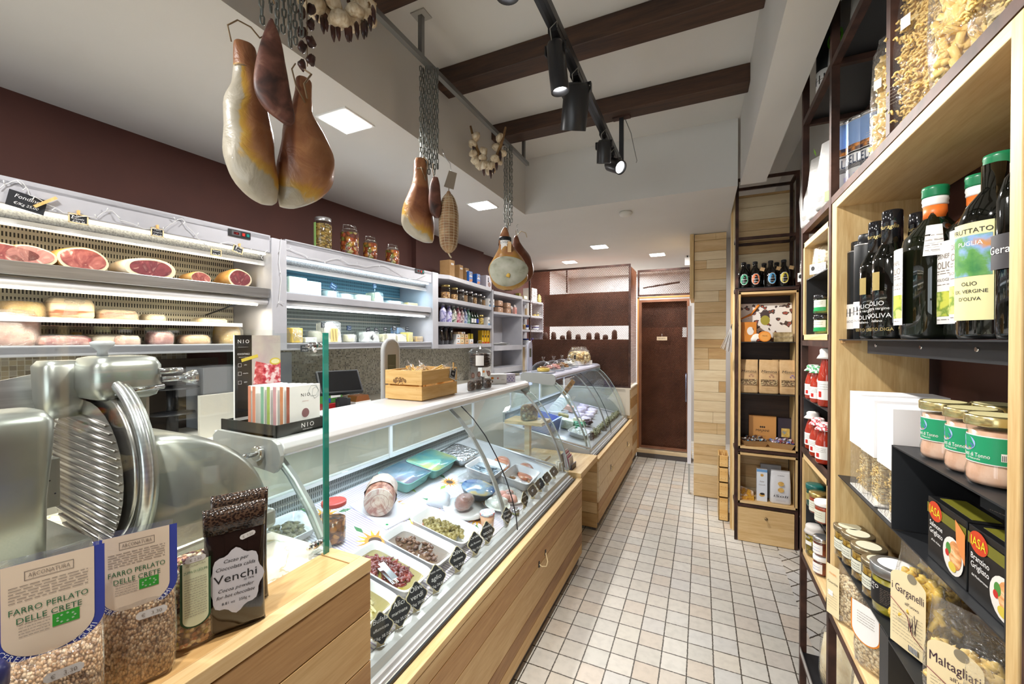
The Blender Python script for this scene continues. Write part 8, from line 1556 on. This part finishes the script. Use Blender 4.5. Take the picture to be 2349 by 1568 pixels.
def tuna(px,X,z,lb):
    r=.0345; h=.112; t=thing('tuna_jar',lb,'jar',RP(px,X,z),AIM(38),'tuna jars with green labels')
    b=MB(); b.lathe([(r*.93,0),(r,.006),(r*1.0,.022),(r*.93,.034),(r*.93,.082),(r*.97,.090),(r*.97,.097)],GLASSJ,n=30,cap=False); b.build('jar_glass',t)
    b=MB(); b.lathe([(r*.88,.003),(r*.95,.01),(r*.94,.022),(r*.87,.034),(r*.88,.086),(r*.5,.088)],TUNA,n=26); b.build('contents',t)
    b=MB(); b.lathe([(r*1.03,.095),(r*1.05,.097),(r*1.05,.109),(r*1.0,.112),(r*.9,.1115)],mat('gold_tuna_lid',(.72,.62,.30),.22,.85),n=30); b.lathe([(r*.88,.1118),(r*.86,.1122)],mat('ivory_lid_print','#d9cf9a',.4),n=26); b.build('lid',t)
    b=MB(); q=r*.945; patch(b,q,.036,.080,-1.5,1.5,PAPER,18); patch(b,q+.0003,.0375,.0785,-1.5,1.5,TUNG,18)
    def ov(k,m,dz=0,zs=1): 
        V=[]; [V.append(((q+.0006+.0001*k)*math.sin(-.75+.0165*k/q*math.cos(a)),-(q+.0006+.0001*k)*math.cos(-.75+.0165*k/q*math.cos(a)),.0655+dz+.0125*zs*k*math.sin(a))) for a in [2*PI*i/20 for i in range(20)]]; b.add(V,[tuple(range(20))],m)
    ov(1,mat('label_sky','#9fb6e6',.4)); ov(.85,SEA,-.004,.55); ov(.6,mat('label_sand','#e0b53a',.4),-.0085,.3)
    ctext(b,'Filetti di Tonno',.0092,PAPER,q+.0008,.0485,-.35,width=.042); ctext(b,'al Naturale',.0045,PAPER,q+.0008,.0425,-.35); patch(b,q+.0006,.044,.056,.62,1.05,PAPER); [patch(b,q+.0009,.045,.0535,.65+.05*k,.67+.05*k,INK,1) for k in range(7)]; b.build('label',t)
tuna(2168,.428,1.247,'tuna jar with green label, leftmost on the black riser'); tuna(2231,.430,1.247,'tuna jar with green label, second on the black riser'); tuna(2288,.427,1.247,'tuna jar with green label, nearest to the right stile'); tuna(2290,.50,1.247,'tuna jar at the back of the riser by the right stile')
def fish(y,lbs,lb,X=.40,z=1.062,w_=.128,h=.115,d_=.06,pic=0,rz=0):
    t=thing('fish_box',lb,'box',(X+d_/2,y,z),AIM(0)+rz,'black and olive fish cartons'); b=MB(); b.box(-w_/2,-d_/2,0,w_/2,d_/2,h,mat('black_carton','#141415',.35)); b.build('carton',t,bev=.001)
    b=MB(); f=-d_/2-.001; OL=mat('olive_band','#6e6b1f',.4); rect(b,-w_/2,w_/2,f,h*.74,h*.90,OL); disc(b,-w_*.27,f-.0004,h*.82,.024,.018,mat('red_orange_oval','#c8401f',.4)); b.text('IASA',.022,mat('lemon_yellow','#e6e02a',.4),FACE(-w_*.27,f-.0010,h*.82),width=.038)
    for k,(s_,sz) in enumerate(lbs): b.text(s_,sz,PAPER,FACE(-w_*.24,f-.0006,h*(.60-.13*k)))
    disc(b,w_*.20,f-.0004,h*.34,.032,.032,mat('plate_white','#e6e2dc',.4)); M_=noisy('grilled_fish',[(.35,'#b8642f'),(.5,'#e0a266'),(.62,'#f0cfa0'),(.72,'#6a3a1f')],24,.4,stretch=(1,1,3)); disc(b,w_*.26,f-.0008,h*.38,.020,.024,M_); disc(b,w_*.10,f-.0009,h*.42,.008,.010,mat('salad_green','#4a8a3a',.5)); disc(b,w_*.07,f-.0010,h*.34,.006,.006,RED); disc(b,w_*.20,f-.0011,h*.18,.012,.008,mat('lemon','#d9c24a',.4)); b.add([(w_*.27,f-.0013,h*.93),(w_*.5,f-.0013,h*.8),(w_*.5,f-.0013,h*.35),(w_*.30,f-.0013,h*.6)],[(0,1,2,3)],mat('orange_corner','#e38a4a',.45)) if pic==0 else None
    b.box(-w_*.4,-d_*.3,h,w_*.4,d_*.3,h+.0006,OL); b.build('print',t); return t
fish(.995,[('Salmone',.0135),('Grigliato',.0135),("all'olio d'oliva",.006)],'black carton reading Salmone Grigliato, left in the riser')
fish(.862,[('Branzino',.0135),('Grigliato',.0135),("del Mediterraneo",.006)],'black carton reading Branzino Grigliato, right in the riser',pic=1)
t=thing('fish_box','tall black carton reading Filetto di Orata at the back of the riser','box',(.53,1.03,1.062),AIM(15),'black and olive fish cartons'); b=MB(); b.box(-.065,-.03,0,.065,.03,.165,MATS['black_carton']); b.build('carton',t); b=MB(); b.text('Filetto di',.014,PAPER,FACE(-.02,-.031,.135)); b.text('Orata',.014,PAPER,FACE(-.02,-.031,.118)); lines(b,-.045,.005,-.031,[.09,.1],GRYT); b.prism([(.0,.02),(.055,.0),(.064,.13),(.02,.12)],.0305,.0312,noisy('fish_fillet_photo',[(.4,'#d9d8d4'),(.5,'#b9b6ae'),(.62,'#cfae5a')],20,.4),M=Rx(PI/2)); rect(b,.035,.064,-.0316,.11,.16,mat('deep_blue','#1f3f86',.4)); b.build('print',t)
fish(.85,[],'black carton standing on end behind the Branzino one',X=.50,w_=.115,h=.16,pic=1)
# ---- lower shelf z .811: preserved vegetables
VEG=noisy('preserved_mushrooms',[(0,'#8a6a2a'),(.35,'#b9933f'),(.7,'#d6b862'),(1,'#a37b30')],60,.3,kind='cells',bst=.6,bd=.008); LIDD=mat('bronze_lid',(.36,.29,.18),.28,.8)
def vl(b,r,h): patch(b,r,h*.28,h*.60,-.75,.35,mat('cream_label','#dfe0cf',.5)); clines(b,r+.0006,-.65,.25,[h*.36,h*.42,h*.5],INK); patch(b,r-.0002,h*.26,h*.62,-.80,.40,INK)
for i,(px,X,lb) in enumerate(((1946,.405,'first squat jar of mushrooms with a bronze lid, next to the side board'),(1965,.412,'second squat jar with a bronze lid'),(1990,.414,'third squat jar with a bronze lid'),(2018,.414,'fourth squat jar with a bronze lid, beside the black labelled one'))):
    jar(lb,.037,.096,VEG,LIDD,RP(px+6,X+.008,.812),AIM(30),'squat jars with bronze lids',fill=.9,neck=.99,lidh=.012,shoulder=.88,lab=vl,lidtop=mat('printed_lid','#d9d7bd',.5))
jar('squat jar with a dark lid behind the bronze lidded row',.040,.092,VEG,mat('dark_bronze_lid',(.16,.13,.09),.3,.7),RP(2032,.520,.812),AIM(30),fill=.9,neck=.99,lidh=.012,lidtop=MATS['printed_lid'])
PEST=noisy('green_yellow_pate',[(.3,'#6d6512'),(.5,'#a5981e'),(.7,'#c7b93a')],40,.3,bst=.2)
def dl(b,r,h): patch(b,r,h*.22,h*.66,-1.4,1.2,mat('black_label','#16171b',.5),16); ctext(b,'BATTUTO',.013,PAPER,r+.0006,h*.57,-.55); ctext(b,'olive verdi',.008,PAPER,r+.0006,h*.49,-.55); clines(b,r+.0006,.15,1.1,[h*(.28+.035*k) for k in range(9)],GRYT,.0008)
jar('green yellow jar with a black label and a grey lid, front of the lower shelf',.046,.118,PEST,mat('grey_lid',(.34,.34,.34),.3,.8),RP(2060,.432,.812),AIM(25),fill=.92,neck=.99,lidh=.022,shoulder=.9,lab=dl,lidtop=PAPER)
# ---- pasta bags on the right part z .804
def plabel(tx,t2,w_,d_,h):
    def f(b,w__,d__,h__):
        y=-d_*.52; n=16; a=w_*.33; V=[(-a,y,h*.03),(a,y,h*.03),(a,y,h*.62)]+[(a*math.cos(PI*i/n),y,h*.62+a*.55*math.sin(PI*i/n)) for i in range(n+1)]+[(-a,y,h*.62)]; b.add(V,[tuple(range(len(V)))],mat('cream_pasta_label','#f0dfb4',.55))
        b.text(tx,.024,mat('plum_ink','#3d2438',.5),FACE(0,y-.0008,h*.53),width=a*1.8); b.text(t2,.010,MATS['plum_ink'],FACE(.01,y-.0008,h*.44)); disc(b,a*.25,y-.0008,h*.68,.010,.010,mat('sketch_grey','#8f8672',.5)); lines(b,-a*.85,a*.85,y-.0008,[h*(.12+.03*k) for k in range(9)],mat('sketch_grey','#8f8672',.5),.0008,seed=3); b.tube([(-a,y-.001,h*.42),(0,y-.001,h*.34),(a*.3,y-.001,h*.2),(a,y-.001,h*.14)],.0008,mat('dark_red_line','#7a2430',.5),4); [b.tube([(a*.1+.003*k,y-.001,h*.22),(a*.1+.003*k+.006*math.sin(k*2),y-.001,h*.30+.004*k)],.0006,mat('plum_ink','#3d2438',.5),4) for k in range(6)]; rect(b,a*.1,a*.6,y-.0009,h*.05,h*.10,PAPER); [rect(b,a*.1+.003*k,a*.1+.003*k+.0014,y-.0014,h*.05,h*.10,INK) for k in range(8)]
    return f
def pastabag(px,X,z,w_,d_,h,tx,t2,kind,m,lb,a=35,n=170,seed=0,grp='clear bags of egg pasta'):
    t=bag(lb,w_,d_,h,None,RP(px,X,z),AIM(a),grp,fill=.62,seed=seed); pasta_fill(t,w_*.94,d_*.92,h*.62,n,kind,m,seed); b=MB(); loft(b,[(.005,w_*.62,d_*.5),(h*.3,w_*.72,d_*.60),(h*.56,w_*.6,d_*.4)],FUSL,16,.6); b.build('pasta_core',t)
    if tx: b=MB(); plabel(tx,t2,w_,d_,h)(b,0,0,0); b.build('label',t)
    return t
pastabag(2128,.437,.805,.118,.075,.245,'i Garganelli',"all'uovo",'tube',PAST2,'clear bag of yellow egg pasta quills reading i Garganelli',25,seed=1)
pastabag(2228,.425,.805,.115,.07,.20,'Maltagliati',"all'uovo",'shell',PAST,'clear bag of egg pasta reading Maltagliati in front',40,seed=2)
pastabag(2180,.515,.805,.12,.07,.235,None,None,'tube',PAST2,'clear bag of egg pasta quills behind the two labelled bags',20,n=90,seed=3)
pastabag(2305,.42,.805,.09,.06,.155,'Pasta',"all'uovo",'shell',PAST,'small clear bag of pasta at the bottom right corner beside the stile',45,n=80,seed=4)
# ---- bottom of the large box z .621
CHK=noisy('chickpeas',[(0,'#cdb083'),(.5,'#e6d0a6'),(1,'#f2e3bf')],150,.5,kind='cells',bst=.9,bd=.004)
def cl(b,w_,d_,h): rect(b,-w_*.48,-w_*.04,-d_*.56,h*.05,h*.98,PAPERC); b.text('ITINERI',.008,ORG,FACE(-w_*.26,-d_*.56-.001,h*.82)); b.text('Cicerchia',.010,INK,FACE(-w_*.26,-d_*.56-.001,h*.66),width=w_*.36); lines(b,-w_*.44,-w_*.1,-d_*.56-.001,[h*(.2+.05*k) for k in range(6)],GRYT,.0008); rect(b,-w_*.42,-w_*.25,-d_*.56-.001,h*.4,h*.5,PAPER)
bag('clear bag of chickpeas with a cream side label under the jar shelf',.10,.06,.165,CHK,RP(1955,.412,.621),AIM(30),fill=.8,lab=cl,seed=4)
def cl2(b,w_,d_,h): n=14; a=w_*.42; y=-d_*.56; b.add([(-a,y,h),(-a,y,h*.6)]+[(-a*math.cos(PI*i/n),y,h*.6-a*.9*math.sin(PI*i/n)) for i in range(n+1)]+[(a,y,h)],[tuple(range(n+4))],ORG); a*=.9; y-=.0006; b.add([(-a,y,h),(-a,y,h*.6)]+[(-a*math.cos(PI*i/n),y,h*.6-a*.9*math.sin(PI*i/n)) for i in range(n+1)]+[(a,y,h)],[tuple(range(n+4))],PAPER); lines(b,-a*.6,a*.7,y-.0005,[h*(.7+.04*k) for k in range(5)],GRYT)
bag('clear bag of small grains with an orange edged white header, bottom of the unit',.09,.055,.17,CHK,RP(2012,.412,.621),AIM(35),fill=.6,lab=cl2,seed=5)
bag('flat cream paper bag with print between the chickpeas and the grains',.08,.04,.13,None,RP(1985,.45,.621),AIM(40),film=mat('cream_bag','#dcc592',.5),seed=6)
# ---- below: flat bread in bags on the lowest tray
BRD=noisy('flat_bread',[(.3,'#c9b083'),(.5,'#e6d6ae'),(.7,'#f0e6c8')],18,.5,bst=.4,bd=.006)
for i,(y,x,h,lb) in enumerate(((1.86,.47,.22,'lower clear bag of folded flat bread on the lowest tray of the unit'),(1.78,.49,.36,'tall clear bag of flat bread with a pink label, on the lowest tray'),(1.55,.48,.33,'clear bag of white flat bread right of the tall one'),(1.38,.48,.30,'brown paper bag of crackers on the lowest tray'))):
    t=bag(lb,.15,.09,h,BRD if i<3 else None,(x,y,.181),AIM(30),'bread bags on the lowest tray',film=None if i<3 else mat('dark_plum_bag','#4a3a36',.4,bs=20,bst=.5,bd=.01),fill=.88,seed=i+7,lab=(lambda b,w_,d_,h:rect(b,0,.05,-d_*.56,h*.75,h*.9,mat('magenta_label','#a81f5a',.5))) if i==1 else None)
# ---- narrow unit contents
MUSH=noisy('dried_mushrooms',[(.3,'#6b5a40'),(.42,'#b8a37a'),(.55,'#e0d2ae'),(.7,'#8a7452')],34,.6,bst=.6,bd=.01,dist=1.5)
for i,(px,X,lb) in enumerate(((1860,.435,'clear bag of dried mushrooms, left in the narrow top box'),(1892,.435,'clear bag of dried mushrooms, right in the narrow top box'))):
    bag(lb,.085,.06,.14,MUSH,RP(px,X,1.7195),AIM(35),'bags of dried mushrooms',fill=.85,seed=i+11,lab=lambda b,w_,d_,h:(rect(b,-.034,.034,-d_*.58,h*.08,h*.36,PAPER),disc(b,-.02,-d_*.58-.0006,h*.24,.008,.009,INK),lines(b,-.008,.03,-d_*.58-.0006,[h*.15,h*.2,h*.25],INK)))
b=MB(); b.prism([(-.07,0),(.07,0),(.055,.035),(-.055,.035)],-.002,.002,noisy('printed_header',[(.0,'#d9d7d4'),(.6,'#d9d7d4'),(.62,'#5a5650')],30,.5,interp='CONSTANT'),M=Rx(-.5)@Rx(PI/2)); tag(b.build('header_card',loc=(.46,1.86,1.825),rot=(0,0,AIM(0))),'white printed card folded over the bags of dried mushrooms','card')
for i,(px,X,z,lb) in enumerate(((1868,.42,1.497,'lower left green jar with white and green label'),(1888,.415,1.497,'lower right green jar with white and green label'),(1868,.42,1.572,'upper left green jar stacked on another'),(1888,.415,1.572,'upper right green jar stacked on another'),(1855,.43,1.497,'green tube leaning at the left of the green jars'))):
    jar(lb,.028 if i<4 else .016,.072,noisy('green_preserve',[(.3,'#3d5a2a'),(.7,'#7a8f4a')],40,.3),BLACKG,RP(px,X,z),AIM(30),'green jars with pale labels',fill=.9,neck=.95,lidh=.014,lab=lambda b,r,h:(patch(b,r,h*.15,h*.72,-1.1,1.1,mat('pale_green_white','#e3ebe0',.5)),patch(b,r+.0004,h*.15,h*.35,-1.1,1.1,GREEN),clines(b,r+.0006,-.8,.8,[h*.5,h*.6],GRYT)))
SAUCE=noisy('tomato_sauce',[(.3,'#a3301c'),(.7,'#c04a30')],20,.3)
GINGR=noisy('green_gingham',[(.0,'#e8eee8'),(.5,'#e8eee8'),(.52,'#3f8f5a')],120,.7,interp='CONSTANT'); GINGD=noisy('red_gingham',[(.0,'#efe6e4'),(.48,'#efe6e4'),(.52,'#c4414a')],120,.7,interp='CONSTANT'); CLO=mat('white_cloth_cap','#d5d0cc',.7,bs=60,bst=.4)
def passata(px,X,z,h,cap,lb,k=1):
    r=.027*k; t=thing('sauce_bottle',lb,'bottle',RP(px,X,z),AIM(30),'tomato sauce bottles'); b=MB(); b.lathe([(r*.9,0),(r,.006),(r,h*.5),(r*.85,h*.62),(r*.62,h*.78),(r*.62,h*.93)],mat('tomato_sauce_glass','#a8321f',.12,coat=.7),n=22); b.build('bottle_body',t)
    b=MB(); V=[(r*1.15,h*.82),(r*1.0,h*.86),(r*.78,h*.90),(r*.8,h*.97),(r*.6,h),(.004,h+.001)]; b.lathe(V,cap,n=18); b.build('cloth_cap',t)
    b=MB(); patch(b,r+.0006,h*.12,h*.44,-1.2,1.2,PAPER); disc(b,0,0,0,0,0,RED) if False else patch(b,r+.001,h*.16,h*.26,-.2,.2,RED); clines(b,r+.001,-.9,.9,[h*.3,h*.34,h*.38],GRYT); b.build('label',t)
passata(1866,.405,1.241,.135,GINGR,'short tomato sauce jar with a green gingham cap, left'); passata(1880,.402,1.241,.135,GINGR,'short tomato sauce jar with a green gingham cap, right',1.05); passata(1898,.404,1.241,.205,CLO,'tall tomato sauce bottle with a white cloth cap by the oak board',1.0)
passata(1866,.41,1.036,.150,CLO,'sauce bottle with a white cloth cap on the lower iron shelf, left'); passata(1878,.402,1.036,.145,GINGD,'sauce bottle with a red gingham cap on the lower iron shelf, middle'); passata(1894,.402,1.036,.145,GINGD,'sauce bottle with a red gingham cap on the lower iron shelf, right',1.05)
TEALJ=mat('teal_jar_glass','#125049',.1,coat=.5)
for i,(px,X,lb) in enumerate(((1862,.42,'dark teal tin jar at the back left of the black insert'),(1873,.41,'dark teal tin jar beside the first'))): jar(lb,.030,.085,TEALJ,mat('teal_lid','#155a54',.3),RP(px,X,.8225),AIM(30),'dark teal jars',fill=.9,gm=TEALJ,lidh=.016,neck=1.0,lab=lambda b,r,h:patch(b,r+.0004,h*.3,h*.6,-.8,.8,mat('dark_gold_label','#a3945a',.5)))
REDP=noisy('red_spread',[(.3,'#8f2f1a'),(.7,'#c25a34')],30,.3)
for i,(px,X,lid,lb) in enumerate(((1880,.404,GOLD,'red spread jar with a gold lid and cream label'),(1894,.402,PAPER,'red spread jar with a white lid and cream label'))): jar(lb,.029,.078,REDP,lid,RP(px,X,.8225),AIM(30),'red spread jars',fill=.9,neck=.98,lidh=.013,lab=lambda b,r,h:(patch(b,r+.0004,h*.12,h*.62,-.9,.9,mat('cream_label','#dfe0cf',.5)),clines(b,r+.0008,-.6,.6,[h*.3,h*.4,h*.5],GRYT)))
OLVY=noisy('yellow_olives',[(0,'#6d5a10'),(.5,'#a8901f'),(1,'#c9b33f')],70,.2,kind='cells',bst=.7,bd=.006)
for i,(px,X,lb) in enumerate(((1860,.425,'rear jar of yellow olives with a paper cap'),(1872,.412,'front jar of yellow olives with a paper cap and white price sticker'))):
    t=jar(lb,.032,.115,OLVY,CLO,RP(px,X,.6215),AIM(30),'olive jars with paper caps',fill=.86,neck=.9,lidh=.018); b=MB(); b.lathe([(.037,.088),(.034,.096),(.031,.104),(.030,.117),(.005,.118)],CLO,n=16); b.build('paper_cap',t)
    if i: b=MB(); patch(b,.0328,.045,.060,-.3,.5,PAPER); ctext(b,'VAZZI',.010,PAPER,.0330,.075,-.1); b.build('label',t)
for i,(px,z,lb) in enumerate(((1888,.6215,'lower small red jar with a white label in the corner of the oak box'),(1888,.6905,'upper small red jar stacked in the corner of the oak box'))): jar(lb,.026,.068,noisy('dark_red_preserve',[(.3,'#4a1a12'),(.7,'#8a3a24')],40,.3),SILV if i else PAPER,RP(px,.402,z),AIM(30),'small stacked red jars',fill=.9,neck=.95,lab=lambda b,r,h:(patch(b,r+.0004,h*.15,h*.65,-.9,.9,PAPER),clines(b,r+.0008,-.6,.6,[h*.3,h*.45],BLUE)))
# ---- on the iron level above: z 1.937
zT=1.9375
b0=noisy('sky_tin_print',[(.3,'#7f9fd6'),(.7,'#a5bfe6')],4,.25)
for i,(px,X,lb) in enumerate(((1942,.447,'tall white and sky blue tin, front one of three on the iron level'),(1975,.462,'tall white and sky blue tin, middle one of three'),(2003,.485,'tall white and sky blue tin, rear one of three'))):
    r=.047 if i==0 else .040; h=.255 if i==0 else .235; t=thing('tomato_tin',lb,'tin',RP(px,X,zT),AIM(35),'tall printed tins'); b=MB(); b.lathe([(r,0),(r,h)],mat('white_tin','#e6e7ea',.25,.2),n=30); b.build('tin_body',t); b=MB(); b.lathe([(r*1.02,h-.004),(r*1.03,h),(r*1.02,h+.006),(r*.96,h+.006)],SILV,n=30); b.build('rim',t)
    b=MB(); patch(b,r+.0005,h*.62,h*.97,-1.6,1.6,b0,20); patch(b,r+.0008,h*.57,h*.66,-1.6,1.6,noisy('city_strip',[(.4,'#3a3444'),(.5,'#8a5f3a'),(.6,'#d98a3a')],60,.4),20); ctext(b,'CERELLO',.040,mat('slate_print','#33405a',.4),r+.001,h*.46,-.1,width=r*2.3); [patch(b,r+.0008,h*z,h*z+.0022,-1.5,1.5,INK,18) for z in (.345,.36,.375,.39,.54,.55)]; [patch(b,r+.0008,h*.03,h*.28,-1.4+.38*k,-1.3+.38*k,mat('pale_violet_print','#b9b3cf',.4),2) for k in range(8)]; b.build('print',t)
WP=mat('white_grey_pouch','#bdbbb8',.4,bs=18,bst=.35,bd=.01)
for i,(px,X,h,lb) in enumerate(((1862,.41,.215,'white pouch leaning left on the iron level of the narrow part'),(1880,.408,.235,'white pouch in the middle on the iron level of the narrow part'),(1898,.406,.24,'white pouch beside the iron post on the iron level'))):
    t=thing('pouch',lb,'bag',RP(px,X,zT),AIM(35),'white pouches on the iron level',rot=(0,-.06*(2-i),AIM(35))); b=MB(); loft(b,[(0,.07,.045),(.01,.078,.05),(h*.55,.072,.04),(h*.8,.060,.016),(h,.052,.004)],WP,22,.5,jit=.0015,seed=i); b.build('pouch_body',t); b=MB(); rect(b,.010,.030,-.026,.02,.055,mat('leaf_panel','#7a9a4a',.5)); lines(b,-.02,.0,-.026,[.03,.036,.042],GRYT); b.build('print',t)
t=thing('artificial_plant','bright green artificial fern behind the white pouches','plant',(.50,2.0,zT)); R=random.Random(8); PG=mat('fern_green','#4f8f1f',.5); PG2=mat('fern_green_light','#7fb03a',.5)
b=MB(); b.lathe([(.03,0),(.04,.07),(.042,.072)],DKB,n=16); b.build('pot',t); b=MB()
for i in range(26):
    a=R.uniform(0,6.3); l=R.uniform(.12,.2); tx=math.cos(a)*R.uniform(.03,.11); ty=math.sin(a)*R.uniform(.03,.10)
    for k in range(9):
        u=k/8; c=Vector((tx*u,ty*u,.07+l*1.35*u*(1-.25*u))); d=Vector((R.uniform(-1,1),R.uniform(-1,1),R.uniform(.2,1))).normalized(); s=Vector((-d.y,d.x,0)).normalized()*.0035; b.add([tuple(c),tuple(c+d*.018+s),tuple(c+d*.036),tuple(c+d*.018-s)],[(0,1,2,3)],PG if k%2 else PG2)
o=b.build('fronds',t)
def bigpasta(px,X,w_,d_,h,kind,m,lb,a,n,seed,lab=None):
    t=bag(lb,w_,d_,h,None,RP(px,X,zT),AIM(a),'large clear bags of pasta on the iron level',fill=.86,seed=seed); pasta_fill(t,w_*1.0,d_*1.0,h*.84,int(n*1.4),kind,m,seed,L_=1.3); b=MB(); loft(b,[(.006,w_*.66,d_*.5),(h*.3,w_*.76,d_*.62),(h*.6,w_*.72,d_*.54),(h*.8,w_*.6,d_*.3)],FUSL,18,.6); b.build('pasta_core',t)
    b=MB(); rect(b,-.018,.002,-d_*.56,h*.55,h*.62,PAPER); lines(b,-w_*.4,-w_*.1,-d_*.54,[h*(.16+.02*k) for k in range(6)],mat('sketch_grey','#8f8672',.5),.0008); b.build('label',t)
bigpasta(2050,.452,.10,.075,.34,'shell',PAST,'slim clear bag of pasta shells left of the iron post',30,110,21)
bigpasta(2135,.445,.15,.10,.37,'fus',PAST,'large clear bag of fusilli spirals right of the iron post',30,330,22)
bigpasta(2262,.448,.15,.10,.37,'tube',PAST,'large clear bag of long pasta tubes at the top right corner',35,220,23)
bigpasta(2352,.418,.12,.08,.34,'fus',PAST,'clear bag of spiral pasta cut by the right edge of the photo',35,150,24)
b=MB(); loft(b,[(0,.09,.06),(.01,.10,.06),(.2,.09,.04),(.26,.08,.006)],KRAFT,16,.5,jit=.002); tag(b.build('paper_bag',loc=RP(2022,.53,zT),rot=(0,0,AIM(30))),'kraft paper bag behind the slim bag of pasta shells','bag')
# ---- upper iron level z 2.38
t=thing('oil_tin','matt black oil tin with white olive leaf band on the upper iron level','tin',(.435,1.93,2.3815),AIM(30)); r=.038
b=MB(); b.lathe([(r,0),(r,.245),(r*.96,.25)],MATS['matt_black_tin'],n=26); b.build('tin_body',t); b=MB(); b.lathe([(r*.62,.25),(r*.62,.28),(r*.55,.283)],BLACK,n=18); b.build('lid',t); b=MB(); olive_print(b,r+.0006,.01,.10); b.build('label',t)
for i,(y,x,lb) in enumerate(((1.82,.46,'white pouch with a green round badge beside the upper black tin'),(1.58,.46,'white pouch with a green round badge right of the iron post, at the top'))):
    t=thing('pouch',lb,'bag',(x,y,2.3815),AIM(35),'white pouches with green badges'); b=MB(); loft(b,[(0,.10,.06),(.01,.11,.065),(.16,.10,.05),(.24,.085,.02),(.30,.07,.004)],WP,22,.5,jit=.002,seed=i+4); b.build('pouch_body',t); b=MB(); disc(b,-.01,-.034,.16,.030,.034,mat('green_ring','#5fa02a',.5)); disc(b,-.01,-.0348,.16,.022,.026,INK); lines(b,-.025,.005,-.0355,[.15,.16,.17],PAPER); b.build('badge',t)
